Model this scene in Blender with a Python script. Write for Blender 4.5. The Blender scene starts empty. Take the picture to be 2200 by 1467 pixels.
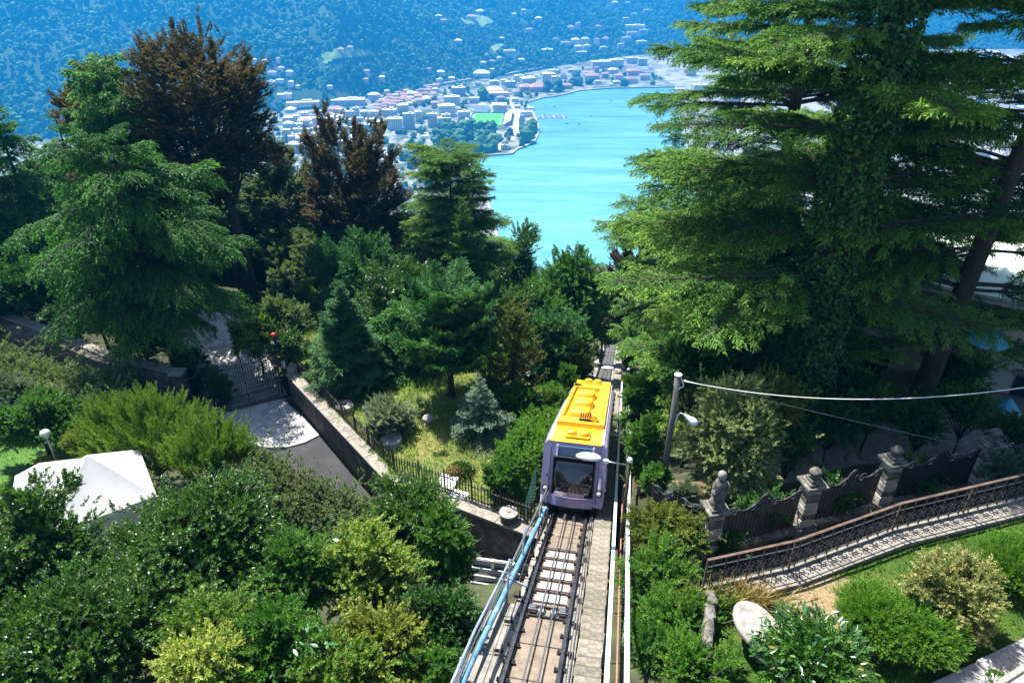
import bpy, math, random
import numpy as np
from mathutils import Vector, Matrix

SC = bpy.context.scene
COL = SC.collection
R = math.radians

# ------------------------------------------------------------------ camera
PITCH = R(29.7)
FPX, UC, VC = 1467.0, 1100.0, 733.5          # photograph pixels
cam_data = bpy.data.cameras.new('camera')
cam_data.sensor_width = 36.0
cam_data.lens = 24.0
cam_data.clip_start = 0.1
cam_data.clip_end = 9000.0
cam = bpy.data.objects.new('camera', cam_data)
COL.objects.link(cam)
cam.location = (0, 0, 0)
cam.rotation_euler = (R(90) - PITCH, 0, 0)
SC.camera = cam

# ------------------------------------------------------------------ world, sun, exposure
SUN_AZ, SUN_EL = R(-38), R(60)               # clockwise from +Y, above the horizon
world = bpy.data.worlds.new('World')
SC.world = world
world.use_nodes = True
wt = world.node_tree
wt.nodes.clear()
sky = wt.nodes.new('ShaderNodeTexSky')
sky.sky_type = 'NISHITA'
sky.sun_disc = False
sky.sun_elevation = SUN_EL
sky.sun_rotation = SUN_AZ % (2 * math.pi)
sky.altitude = 700
bg = wt.nodes.new('ShaderNodeBackground')
bg.inputs['Strength'].default_value = 0.10
wo = wt.nodes.new('ShaderNodeOutputWorld')
wt.links.new(sky.outputs[0], bg.inputs[0])
wt.links.new(bg.outputs[0], wo.inputs[0])

sun_data = bpy.data.lights.new('sun', 'SUN')
sun_data.energy = 5.0
sun_data.angle = R(0.5)
sun_data.color = (1.0, 0.955, 0.87)
sun = bpy.data.objects.new('sun', sun_data)
COL.objects.link(sun)
SUN_DIR = Vector((math.sin(SUN_AZ) * math.cos(SUN_EL), math.cos(SUN_AZ) * math.cos(SUN_EL), math.sin(SUN_EL)))
sun.rotation_euler = SUN_DIR.to_track_quat('Z', 'Y').to_euler()
sun.location = (-40, 40, 60)

SC.view_settings.view_transform = 'Standard'
SC.view_settings.look = 'None'
SC.view_settings.gamma = 1.0
SC.view_settings.use_curve_mapping = False
SC.view_settings.exposure = 1.45
SC.render.engine = 'CYCLES'
SC.cycles.max_bounces = 6
SC.cycles.diffuse_bounces = 4
SC.cycles.glossy_bounces = 2
SC.cycles.transmission_bounces = 3
SC.cycles.volume_bounces = 0
SC.cycles.caustics_reflective = False
SC.cycles.caustics_refractive = False

HAZE_DENSITY = 0.00040
HAZE_COLOR = (0.012, 0.30, 0.76)
HAZE_ANISO = 0.3

# ------------------------------------------------------------------ picture geometry -> places
def ray(u, v):
    a, b = (u - UC) / FPX, (VC - v) / FPX
    return np.array([a, math.cos(PITCH) + math.sin(PITCH) * b, -math.sin(PITCH) + math.cos(PITCH) * b])
def at_z(u, v, z):
    d = ray(u, v); return d * (z / d[2])
def at_y(u, v, y):
    d = ray(u, v); return d * (y / d[1])
def at_t(u, v, t):
    return ray(u, v) * t

def norm(a):
    a = np.asarray(a, float)
    return a / np.maximum(np.linalg.norm(a, axis=-1, keepdims=True), 1e-9)

# track frame: origin, downhill A, right RT, up N
A = norm(ray(1348, 594))
RT = norm(np.cross(A, (0, 0, 1)))
N = np.cross(RT, A)
P0 = at_t(1137.5, 1467, 12.33)
HD = norm(np.array([A[0], A[1], 0]))
def TP(l, h, s):
    return P0 + RT * l + N * h + A * s
def s_of_v(v):
    return (FPX / (0.1363 * (v - 594)) - 12.33) / 0.982
def track_z(y):
    return P0[2] + (A[2] / A[1]) * (y - P0[1])
def track_x(y):
    return P0[0] + (A[0] / A[1]) * (y - P0[1])

# ------------------------------------------------------------------ numpy noise
def _hash(ix, iy, seed):
    n = (ix.astype(np.int64) * 374761393 + iy.astype(np.int64) * 668265263 + seed * 974634777) & 0x7fffffff
    n = ((n ^ (n >> 13)) * 1274126177) & 0x7fffffff
    return ((n ^ (n >> 16)) & 0xffff) / 65535.0
def vnoise(x, y, seed=0):
    x, y = np.asarray(x, float), np.asarray(y, float)
    ix, iy = np.floor(x), np.floor(y)
    fx, fy = x - ix, y - iy
    fx, fy = fx * fx * (3 - 2 * fx), fy * fy * (3 - 2 * fy)
    a, b = _hash(ix, iy, seed), _hash(ix + 1, iy, seed)
    c, d = _hash(ix, iy + 1, seed), _hash(ix + 1, iy + 1, seed)
    return (a * (1 - fx) + b * fx) * (1 - fy) + (c * (1 - fx) + d * fx) * fy
def fbm(x, y, seed=0, octs=4):
    r, amp, tot = 0, 1.0, 0
    for k in range(octs):
        r = r + amp * vnoise(np.asarray(x) * 2 ** k, np.asarray(y) * 2 ** k, seed + k * 17); tot += amp; amp *= .5
    return r / tot

# ------------------------------------------------------------------ object helpers
def tag(o, label=None, cat=None, group=None, kind=None):
    if label: o['label'] = label
    if cat: o['category'] = cat
    if group: o['group'] = group
    if kind: o['kind'] = kind
    return o
def empty(name, loc, label=None, cat=None, group=None, kind=None, rot=None):
    o = bpy.data.objects.new(name, None)
    COL.objects.link(o)
    o.location = Vector([float(x) for x in loc])
    if rot is not None: o.rotation_euler = rot
    o.empty_display_size = .2
    return tag(o, label, cat, group, kind)
def add_obj(name, me, parent=None, kind=None):
    o = bpy.data.objects.new(name, me)
    COL.objects.link(o)
    if parent is not None: o.parent = parent
    if kind: o['kind'] = kind
    return o
def dup(root, loc, rotz=None, scale=None, label=None, group=None):
    r = root.copy(); COL.objects.link(r); r.location = Vector([float(x) for x in loc])
    if rotz is not None: r.rotation_euler[2] = rotz
    if scale is not None: r.scale = (scale,) * 3 if not hasattr(scale, '__len__') else scale
    if label: r['label'] = label
    if group: r['group'] = group
    for ch in list(root.children):
        c = ch.copy(); COL.objects.link(c); c.parent = r
        for g in list(ch.children):
            d = g.copy(); COL.objects.link(d); d.parent = c
    return r

def mesh_np(name, V, F, mat=None, smooth=False, tint=None):
    """V (n,3), F (m,k) all the same k; tint per face"""
    V = np.ascontiguousarray(V, np.float32); F = np.ascontiguousarray(F, np.int32)
    me = bpy.data.meshes.new(name)
    m, k = F.shape
    me.vertices.add(len(V)); me.vertices.foreach_set('co', V.ravel())
    me.loops.add(m * k); me.loops.foreach_set('vertex_index', F.ravel())
    me.polygons.add(m)
    me.polygons.foreach_set('loop_start', np.arange(0, m * k, k, dtype=np.int32))
    me.polygons.foreach_set('loop_total', np.full(m, k, np.int32))
    me.polygons.foreach_set('use_smooth', np.full(m, bool(smooth)))
    if tint is not None:
        at = me.attributes.new('tint', 'FLOAT', 'FACE')
        at.data.foreach_set('value', np.ascontiguousarray(tint, np.float32))
    me.update(calc_edges=True)
    if mat: me.materials.append(mat)
    return me

def frame_of(d, up=(0, 0, 1)):
    d = norm(d); up = np.asarray(up, float)
    if abs(np.dot(d, up)) > .98: up = np.array([1., 0, 0]) if abs(d[0]) < .9 else np.array([0, 1., 0])
    s = norm(np.cross(d, up)); n = np.cross(s, d)
    return s, d, n

def world_loc(o):
    p = Vector((0, 0, 0))
    while o is not None: p = p + o.location; o = o.parent
    return p

class MB:
    def __init__(self): self.v = []; self.f = []
    def add(self, vs, fs):
        b = len(self.v)
        self.v += [tuple(float(c) for c in p) for p in vs]
        self.f += [tuple(b + i for i in q) for q in fs]
        return self
    def box(self, c, size, M=None):
        hx, hy, hz = size[0] / 2, size[1] / 2, size[2] / 2
        c = np.asarray(c, float)
        P = [np.array([x * hx, y * hy, z * hz]) for z in (-1, 1) for y in (-1, 1) for x in (-1, 1)]
        if M is not None: P = [M @ p for p in P]
        return self.add([c + p for p in P], [(0, 2, 3, 1), (4, 5, 7, 6), (0, 1, 5, 4), (2, 6, 7, 3), (0, 4, 6, 2), (1, 3, 7, 5)])
    def bar(self, p, q, w, h, up=(0, 0, 1)):
        p, q = np.asarray(p, float), np.asarray(q, float)
        s, d, n = frame_of(q - p, up)
        vs = [b + s * x * w / 2 + n * z * h / 2 for b in (p, q) for (x, z) in ((-1, -1), (1, -1), (1, 1), (-1, 1))]
        return self.add(vs, [(0, 1, 2, 3), (7, 6, 5, 4), (0, 4, 5, 1), (1, 5, 6, 2), (2, 6, 7, 3), (3, 7, 4, 0)])
    def tube(self, pts, r, n=6, up=(0, 0, 1), cap=True):
        pts = [np.asarray(p, float) for p in pts]
        rs = r if hasattr(r, '__len__') else [r] * len(pts)
        vs, fs = [], []
        k = len(pts)
        prev = None
        for i, p in enumerate(pts):
            d = norm(pts[min(i + 1, k - 1)] - pts[max(i - 1, 0)])
            if prev is None: s, _, nn = frame_of(d, up)
            else:
                s = norm(prev - d * np.dot(prev, d)); nn = np.cross(s, d)
            prev = s
            for j in range(n):
                a = 2 * math.pi * j / n
                vs.append(p + (s * math.cos(a) + nn * math.sin(a)) * rs[i])
        for i in range(k - 1):
            for j in range(n):
                fs.append((i * n + j, i * n + (j + 1) % n, (i + 1) * n + (j + 1) % n, (i + 1) * n + j))
        if cap:
            fs.append(tuple(range(n))[::-1]); fs.append(tuple((k - 1) * n + j for j in range(n)))
        return self.add(vs, fs)
    def lathe(self, prof, n=16, o=(0, 0, 0), M=None):
        o = np.asarray(o, float)
        vs, fs = [], []
        for (r, z) in prof:
            for j in range(n):
                a = 2 * math.pi * j / n
                p = np.array([r * math.cos(a), r * math.sin(a), z])
                if M is not None: p = M @ p
                vs.append(o + p)
        k = len(prof)
        for i in range(k - 1):
            for j in range(n):
                fs.append((i * n + j, i * n + (j + 1) % n, (i + 1) * n + (j + 1) % n, (i + 1) * n + j))
        fs.append(tuple(range(n))[::-1]); fs.append(tuple((k - 1) * n + j for j in range(n)))
        return self.add(vs, fs)
    def prism(self, poly, z0, z1, M=None, o=(0, 0, 0)):
        """poly of 2d points (counter-clockwise), extruded along z"""
        o = np.asarray(o, float)
        n = len(poly)
        vs = [np.array([p[0], p[1], z]) for z in (z0, z1) for p in poly]
        if M is not None: vs = [M @ p for p in vs]
        vs = [o + p for p in vs]
        fs = [tuple(range(n))[::-1], tuple(range(n, 2 * n))] + [(i, (i + 1) % n, n + (i + 1) % n, n + i) for i in range(n)]
        return self.add(vs, fs)
    def mesh(self, name, mat, smooth=False, off=None):
        me = bpy.data.meshes.new(name)
        v = self.v
        if off is not None: v = [(a - off[0], b - off[1], c - off[2]) for a, b, c in v]
        me.from_pydata(v, [], self.f)
        me.update()
        if mat: me.materials.append(mat)
        if smooth:
            me.polygons.foreach_set('use_smooth', [True] * len(me.polygons))
        return me
    def build(self, name, mat, parent=None, world=True, smooth=False, bevel=0, kind=None, autosmooth=False):
        off = tuple(world_loc(parent)) if (parent is not None and world) else None
        o = add_obj(name, self.mesh(name, mat, smooth, off), parent, kind)
        if autosmooth:
            o.data.polygons.foreach_set('use_smooth', [True] * len(o.data.polygons))
            try: o.data.set_sharp_from_angle(angle=R(35))
            except Exception: pass
        if bevel:
            m = o.modifiers.new('bevel', 'BEVEL'); m.width = bevel; m.segments = 2; m.limit_method = 'ANGLE'
        return o

# ------------------------------------------------------------------ materials
def new_mat(name):
    m = bpy.data.materials.new(name); m.use_nodes = True
    nt = m.node_tree; nt.nodes.clear()
    out = nt.nodes.new('ShaderNodeOutputMaterial')
    return m, nt, out
def c4(c): return (c[0], c[1], c[2], 1.0)
def ramp(nt, fac, stops):
    r = nt.nodes.new('ShaderNodeValToRGB')
    els = r.color_ramp.elements
    els[0].position = stops[0][0]; els[0].color = c4(stops[0][1])
    els[1].position = stops[-1][0]; els[1].color = c4(stops[-1][1])
    for p, c in stops[1:-1]:
        e = els.new(p); e.color = c4(c)
    nt.links.new(fac, r.inputs[0])
    return r.outputs[0]
def noise(nt, scale, detail=4, rough=.6, coord='Object', stretch=None):
    tc = nt.nodes.new('ShaderNodeTexCoord')
    src = tc.outputs[coord]
    if stretch:
        mp = nt.nodes.new('ShaderNodeMapping'); mp.inputs['Scale'].default_value = stretch
        nt.links.new(src, mp.inputs[0]); src = mp.outputs[0]
    n = nt.nodes.new('ShaderNodeTexNoise')
    n.inputs['Scale'].default_value = scale; n.inputs['Detail'].default_value = detail; n.inputs['Roughness'].default_value = rough
    nt.links.new(src, n.inputs['Vector'])
    return n.outputs['Fac']
def mat_noise(name, stops, scale=4, rough=.8, bump=.0, bscale=None, metal=0, spec=.5, coord='Object', stretch=None, detail=6, vary=0):
    """colour from a noise through a ramp, optional bump, optional per object variation"""
    m, nt, out = new_mat(name)
    b = nt.nodes.new('ShaderNodeBsdfPrincipled')
    f = noise(nt, scale, detail, .65, coord, stretch)
    col = ramp(nt, f, stops)
    if vary:
        oi = nt.nodes.new('ShaderNodeObjectInfo')
        mr = nt.nodes.new('ShaderNodeMapRange'); mr.inputs['To Min'].default_value = 1 - vary; mr.inputs['To Max'].default_value = 1 + vary
        nt.links.new(oi.outputs['Random'], mr.inputs[0])
        hs = nt.nodes.new('ShaderNodeHueSaturation')
        nt.links.new(mr.outputs[0], hs.inputs['Value']); nt.links.new(col, hs.inputs['Color']); col = hs.outputs[0]
    nt.links.new(col, b.inputs['Base Color'])
    b.inputs['Roughness'].default_value = rough; b.inputs['Metallic'].default_value = metal
    b.inputs['Specular IOR Level'].default_value = spec
    if bump:
        f2 = noise(nt, bscale or scale * 4, 5, .7, coord, stretch)
        bp = nt.nodes.new('ShaderNodeBump'); bp.inputs['Strength'].default_value = bump; bp.inputs['Distance'].default_value = .05
        nt.links.new(f2, bp.inputs['Height']); nt.links.new(bp.outputs[0], b.inputs['Normal'])
    nt.links.new(b.outputs[0], out.inputs['Surface'])
    return m
def leaf_mat(name, stops, trans=.35, rough=.45, spec=.4, tcol=(1.25, 1.35, .6)):
    """two sided leaf: glossy front, light coming through; colour by the per leaf attribute"""
    m, nt, out = new_mat(name)
    def sat(c):
        g = .3 * c[0] + .6 * c[1] + .1 * c[2]
        return tuple(max(.002, (g + (x - g) * 1.08) * 1.7 * k) for x, k in zip(c, (1.16, 1.0, .80)))
    stops = [(p, sat(c)) for p, c in stops]; spec *= .55; rough = min(.75, rough + .12)
    at = nt.nodes.new('ShaderNodeAttribute'); at.attribute_name = 'tint'
    oi = nt.nodes.new('ShaderNodeObjectInfo'); mr = nt.nodes.new('ShaderNodeMapRange'); mr.inputs['To Min'].default_value = -.15; mr.inputs['To Max'].default_value = .15
    nt.links.new(oi.outputs['Random'], mr.inputs[0]); ad = nt.nodes.new('ShaderNodeMath'); ad.operation = 'ADD'
    nt.links.new(at.outputs['Fac'], ad.inputs[0]); nt.links.new(mr.outputs[0], ad.inputs[1])
    col = ramp(nt, ad.outputs[0], stops)
    b = nt.nodes.new('ShaderNodeBsdfPrincipled')
    nt.links.new(col, b.inputs['Base Color'])
    b.inputs['Roughness'].default_value = rough; b.inputs['Specular IOR Level'].default_value = spec
    t = nt.nodes.new('ShaderNodeBsdfTranslucent')
    mu = nt.nodes.new('ShaderNodeMix'); mu.data_type = 'RGBA'; mu.blend_type = 'MULTIPLY'; mu.inputs[0].default_value = 1
    nt.links.new(col, mu.inputs[6]); mu.inputs[7].default_value = c4(tcol)
    nt.links.new(mu.outputs[2], t.inputs['Color'])
    mx = nt.nodes.new('ShaderNodeMixShader'); mx.inputs[0].default_value = trans
    nt.links.new(b.outputs[0], mx.inputs[1]); nt.links.new(t.outputs[0], mx.inputs[2])
    nt.links.new(mx.outputs[0], out.inputs['Surface'])
    return m

def greens(d, m, l, y=None):
    s = [(0.0, d), (.45, m), (.85, l)]
    if y: s.append((1.0, y))
    return s
M = {}
M['bark'] = mat_noise('bark', [(.3, (.02, .016, .012)), (.7, (.075, .058, .042))], 6, .95, .8, 14, stretch=(1, 1, .25))
M['bark_pale'] = mat_noise('bark_pale', [(.3, (.09, .075, .06)), (.7, (.22, .19, .15))], 6, .95, .6, 14, stretch=(1, 1, .3))
M['twig'] = mat_noise('twig', [(.3, (.06, .045, .03)), (.7, (.16, .12, .085))], 5, .9)
M['concrete'] = mat_noise('concrete', [(.25, (.10, .095, .085)), (.5, (.24, .225, .2)), (.8, (.36, .34, .30))], 2.2, .95, .6, 30)
M['concrete_step'] = mat_noise('concrete_step', [(.25, (.08, .072, .055)), (.5, (.24, .215, .165)), (.8, (.44, .40, .32))], 9, .95, .9, 40, vary=.22)
M['slab_brown'] = mat_noise('slab_brown', [(.25, (.11, .085, .062)), (.5, (.20, .158, .118)), (.8, (.29, .235, .18))], 5, .95, .5, 40, vary=.1)
M['slab_white'] = mat_noise('slab_white', [(.25, (.17, .165, .155)), (.5, (.33, .32, .30)), (.8, (.46, .45, .43))], 4, .9, .3, 30, vary=.08)
M['slab_dark'] = mat_noise('slab_dark', [(.3, (.05, .047, .045)), (.7, (.13, .12, .11))], 4, .95, .5, 30, vary=.2)
M['asphalt'] = mat_noise('asphalt', [(.3, (.022, .023, .026)), (.6, (.036, .037, .041)), (.8, (.058, .057, .056))], 1.4, .92, .4, 60)
M['wall_stone'] = mat_noise('wall_stone', [(.25, (.022, .020, .018)), (.5, (.07, .064, .056)), (.78, (.19, .175, .15))], 2.4, .95, 1.0, 9)
M['coping'] = mat_noise('coping', [(.25, (.10, .09, .075)), (.5, (.235, .215, .18)), (.8, (.34, .315, .265))], 3.5, .95, .7, 25)
M['paving'] = mat_noise('paving', [(.25, (.27, .265, .255)), (.5, (.42, .41, .385)), (.8, (.56, .54, .50))], 3, .85, .5, 18, vary=.16)
M['joint'] = mat_noise('joint', [(.3, (.07, .065, .055)), (.7, (.15, .14, .12))], 6, 1)
M['steel'] = mat_noise('steel', [(.3, (.22, .22, .22)), (.7, (.40, .40, .41))], 8, .35, metal=.9)
M['rail'] = mat_noise('rail', [(.3, (.05, .045, .042)), (.7, (.16, .155, .16))], 5, .38, metal=.8, stretch=(1, 1, 1))
M['rust'] = mat_noise('rust', [(.3, (.045, .028, .020)), (.7, (.15, .095, .068))], 6, .85, .3)
M['iron'] = mat_noise('iron', [(.3, (.010, .010, .011)), (.7, (.035, .033, .032))], 8, .55, .2)
M['pipe_grey'] = mat_noise('pipe_grey', [(.3, (.13, .17, .23)), (.7, (.30, .36, .44))], 3, .5)
M['pale_blue'] = mat_noise('pale_blue', [(.3, (.50, .58, .64)), (.7, (.72, .78, .82))], 3, .55)
M['pipe_blue'] = mat_noise('pipe_blue', [(.25, (.04, .11, .24)), (.55, (.11, .27, .46)), (.8, (.36, .52, .64))], 3.5, .5, .2)
M['white_paint'] = mat_noise('white_paint', [(.3, (.62, .62, .62)), (.7, (.82, .82, .81))], 4, .5)
M['red_pipe'] = mat_noise('red_pipe', [(.3, (.28, .09, .055)), (.7, (.42, .20, .145))], 4, .6)
M['dark'] = mat_noise('dark', [(.3, (.008, .008, .009)), (.7, (.025, .024, .023))], 6, .7)
M['rubber'] = mat_noise('rubber', [(.3, (.012, .012, .013)), (.7, (.03, .03, .03))], 6, .6)
M['canvas_'] = mat_noise('canvas', [(.3, (.78, .76, .70)), (.7, (.86, .85, .81))], 1.2, .9, .15, 5)
M['stone_white'] = mat_noise('stone_white', [(.25, (.13, .125, .11)), (.5, (.26, .25, .225)), (.8, (.36, .345, .315))], 7, .9, .5, 30)
M['stone_pillar'] = mat_noise('stone_pillar', [(.25, (.20, .18, .15)), (.5, (.44, .41, .36)), (.8, (.60, .57, .50))], 5, .95, .8, 20, vary=.12)
M['stone_mossy'] = mat_noise('stone_mossy', [(.28, (.035, .034, .028)), (.5, (.13, .12, .10)), (.78, (.38, .36, .31))], 6, .95, .9, 18)
M['soil'] = mat_noise('soil', [(.3, (.09, .05, .028)), (.6, (.22, .125, .07)), (.85, (.33, .21, .13))], 2.5, 1, .8, 20)
M['cream'] = mat_noise('cream', [(.3, (.55, .47, .34)), (.7, (.70, .62, .48))], 6, .9, .3, 60)
M['grey_granite'] = mat_noise('grey_granite', [(.3, (.12, .12, .125)), (.5, (.27, .27, .275)), (.75, (.48, .48, .47))], 14, .9, .5, 50)

m, nt, out = new_mat('canvas')
d_ = nt.nodes.new('ShaderNodeBsdfDiffuse'); t_ = nt.nodes.new('ShaderNodeBsdfTranslucent'); mx_ = nt.nodes.new('ShaderNodeMixShader'); mx_.inputs[0].default_value = .35
cc_ = ramp(nt, noise(nt, 1.5, 5), [(.3, (.84, .83, .80)), (.7, (.92, .91, .89))])
nt.links.new(cc_, d_.inputs[0]); nt.links.new(cc_, t_.inputs[0]); nt.links.new(d_.outputs[0], mx_.inputs[1]); nt.links.new(t_.outputs[0], mx_.inputs[2]); nt.links.new(mx_.outputs[0], out.inputs['Surface'])
M['canvas'] = m
# ------------------------------------------------------------------ terrain near the track
ctrl = np.array([
 # left foreground garden
 (-1.9,5,-13.2),(-6,5,-14.6),(-15,5,-15.0),(-25,8,-15.6),(-3,10,-16.2),(-8,11,-16.2),(-13,13,-16.3),(-20,17,-16.4),(-26,22,-16.5),
 # lower road
 (1.0,15.8,-17.75),(-3,17.6,-17.75),(-7.3,20.9,-17.75),(-11,24.6,-17.75),(-13.5,28,-17.75),(-16.4,31.3,-17.75),(-19.5,36,-18.0),(-15,24,-17.75),(-20,27.6,-17.75),(-27,31,-17.75),(4,14.5,-17.75),(-33,34,-17.9),
 # behind the left wall, left woods
 (-22,33,-16.8),(-30,38,-17.5),(-40,34,-17),(-50,45,-21),(-30,50,-22.5),(-26,36,-17),
 # garden beyond the wall is a patch of its own; base under it
 (-7,26,-17.9),(-3,22,-17.9),(0.5,19,-18.4),(-12,34,-18.6),(-15,40,-20.2),(-8,33,-19.3),(-4,31,-19.8),(0,30,-20.4),
 (-10,46,-23.6),(-20,52,-24.5),(0,42,-26),(-8,55,-28),
 # right
 (3.2,3,-9.6),(3.0,8,-12.0),(10,0,-12.4),(20,4,-12.4),(9,8,-12.4),(15,9,-12.4),(4.6,10.2,-13.4),(5,12.9,-14.1),(8,12.6,-14.1),(10.5,13.2,-14.1),(14,14,-14.1),(22,15,-14.2),
 (4.6,16,-14.7),(8,16.5,-15.2),(12,19,-15.7),(17,21,-16.2),(24,23,-16.6),(30,16,-15.5),(6.5,21,-17.6),(9,25,-19.0),(14,29,-19.6),(22,32,-20.5),(30,35,-22),(10,38,-24),(20,45,-27),(34,50,-29),
 (45,20,-18),(45,0,-13),(0,-6,-7.6),(-20,-6,-13),(20,-6,-12),
] + [(track_x(y), y, track_z(y) - .55) for y in (5, 8, 22, 26, 30, 36, 42, 50, 58, 66)]
  + [(track_x(y) + 1.6, y, track_z(y) - .45) for y in (5, 8, 10, 12, 14, 16, 18, 22, 26, 30, 36, 42, 50, 58, 66)]
  + [(track_x(y) - 1.6, y, track_z(y) - .2) for y in (24, 27, 30, 36, 42, 50, 58, 66)]
  + [(x, y, track_z(y) + dz) for y in (75, 95, 115) for (x, dz) in ((-60, 3.5), (-30, 2), (0, 1), (30, 0), (60, 0))], float)
def _rbf_fit(P, Z):
    n = len(P)
    D = np.linalg.norm(P[:, None] - P[None], axis=-1)
    Aa = np.zeros((n + 3, n + 3)); Aa[:n, :n] = -D - np.eye(n) * 1e-6 * 0
    Aa[:n, n] = 1; Aa[:n, n + 1:] = P; Aa[n, :n] = 1; Aa[n + 1:, :n] = P.T
    return np.linalg.solve(Aa, np.concatenate([Z, np.zeros(3)]))
_W = _rbf_fit(ctrl[:, :2], ctrl[:, 2])
def T(x, y):
    """height of the near hillside"""
    x, y = np.atleast_1d(np.asarray(x, float)), np.atleast_1d(np.asarray(y, float))
    sh = x.shape; x, y = x.ravel(), y.ravel()
    P = np.stack([x, y], -1)
    D = np.sqrt(((P[:, None] - ctrl[None, :, :2]) ** 2).sum(-1))
    zn = -D @ _W[:len(ctrl)] + _W[len(ctrl)] + P @ _W[len(ctrl) + 1:]
    zf = P0[2] - .4512 * (y - P0[1]) + 6 * (fbm(x / 60, y / 60, 5) - .5) * np.clip((y - 80) / 60, 0, 1)
    edge = np.maximum(np.clip((y - 85) / 30, 0, 1), np.clip((np.abs(x) - 42) / 20, 0, 1) * np.clip((y - 30) / 30, 0, 1))
    z = zn * (1 - edge) + zf * edge
    return np.maximum(z, -284).reshape(sh)
def Tz(x, y): return float(T(x, y)[0])
def on_ground(u, v, zfun=None, t0=5, t1=120):
    d = ray(u, v); ts = np.linspace(t0, t1, 2400); P = ts[:, None] * d
    zz = T(P[:, 0], P[:, 1]); k = np.argmax(P[:, 2] < zz)
    return P[k]

# ------------------------------------------------------------------ far terrain
LAKE = -280.0
FOOT_X = np.array([-2500, -1100, -700, -528, -381, -305, -116, 63, 223, 444, 1000, 1800, 3200])
FOOT_Y = np.array([800, 980, 1250, 1420, 1448, 1600, 1790, 1960, 2160, 2330, 2420, 2440, 2300])
def H(x, y):
    """height of the land across the lake"""
    x, y = np.asarray(x, float), np.asarray(y, float)
    foot = np.interp(x, FOOT_X, FOOT_Y)
    d = y - foot
    slope = np.interp(x, [-2500, -900, -300, 200, 600, 2500], [.46, .46, .36, .30, .27, .27])
    ridge = (fbm(x / 420 + y / 800, y / 700, 3) - .5) * 300 + (fbm(x / 130, y / 130, 9) - .5) * 95
    spur = 46 * np.exp(-((x + 330) / 210) ** 2) * np.clip(d / 260, 0, 1) * np.clip(1 - (d - 260) / 300, 0, 1)
    h = np.where(d > 0, d * slope + ridge * np.clip(d / 420, 0, 1) + spur, d * .25)
    h = np.where(h > 200, 200 + (h - 200) * .35, h)
    return np.clip(-277.2 + h, -283.5, 22)
def on_far(u, v):
    d = ray(u, v); ts = np.linspace(500, 3600, 3101); P = ts[:, None] * d
    zz = np.maximum(H(P[:, 0], P[:, 1]), -278.5)
    k = int(np.argmax(P[:, 2] < zz))
    if k == 0: k = len(ts) - 1
    return P[k], ts[k]

# ------------------------------------------------------------------ lake and land
m, nt, out = new_mat('lake_water')
b = nt.nodes.new('ShaderNodeBsdfPrincipled')
nf = noise(nt, .011, 9, .72, 'Object', (.45, 2.4, 1))
nt.links.new(ramp(nt, nf, [(.34, (.09, .30, .35)), (.5, (.14, .41, .43)), (.66, (.21, .50, .50))]), b.inputs['Base Color'])
b.inputs['Roughness'].default_value = .16; b.inputs['IOR'].default_value = 1.33
w1 = noise(nt, .06, 7, .7, 'Object', (.5, 1.7, 1))
bp = nt.nodes.new('ShaderNodeBump'); bp.inputs['Strength'].default_value = .8; bp.inputs['Distance'].default_value = 3.0
nt.links.new(w1, bp.inputs['Height']); nt.links.new(bp.outputs[0], b.inputs['Normal'])
nt.links.new(b.outputs[0], out.inputs['Surface'])
M['lake'] = m
me = mesh_np('lake', [(-1600, 450, LAKE), (3000, 450, LAKE), (3000, 2600, LAKE), (-1600, 2600, LAKE)], [(0, 1, 2, 3)], M['lake'])
tag(add_obj('lake', me), 'turquoise lake filling the valley below the town', None, None, 'structure')

# shoreline (photograph -> place on the quay level)
SHORE_PX = [(1075, 545), (1062, 480), (1040, 410), (1022, 375), (1004, 347), (1010, 337), (1054, 333), (1100, 330), (1111, 320), (1131, 313), (1149, 303),
            (1155, 290), (1157, 269), (1147, 245), (1139, 233), (1129, 221), (1162, 211), (1191, 207), (1214, 203), (1243, 195), (1279, 192),
            (1313, 189), (1390, 188), (1470, 186), (1600, 180)]
QUAY = -278.6
shore = [at_z(u, v, QUAY) for u, v in SHORE_PX]
poly = [(p[0], p[1]) for p in shore] + [(1700, 1950), (2600, 2300), (2600, 2700), (1000, 2600), (444, 2500), (63, 2150), (-305, 1800), (-381, 1650), (-700, 1400), (-1100, 1150), (-1500, 1000), (-1500, 450), (shore[0][0], 450)]
import bmesh
M['town_ground'] = mat_noise('town_ground', [(.35, (.035, .07, .03)), (.47, (.09, .12, .06)), (.55, (.30, .30, .29)), (.8, (.42, .41, .39))], .045, .95, detail=5)
bm = bmesh.new()
top = [bm.verts.new((x, y, QUAY)) for x, y in poly]
bot = [bm.verts.new((x, y, -282.0)) for x, y in poly]
f = bm.faces.new(top)
for i in range(len(poly)):
    j = (i + 1) % len(poly)
    bm.faces.new((top[i], bot[i], bot[j], top[j]))
bmesh.ops.triangulate(bm, faces=[f])
bmesh.ops.recalc_face_normals(bm, faces=bm.faces)
me = bpy.data.meshes.new('town_ground'); bm.to_mesh(me); bm.free()
me.materials.append(M['town_ground'])
tag(add_obj('town_ground', me), 'flat built-up shore of the town round the lake', None, None, 'structure')

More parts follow.
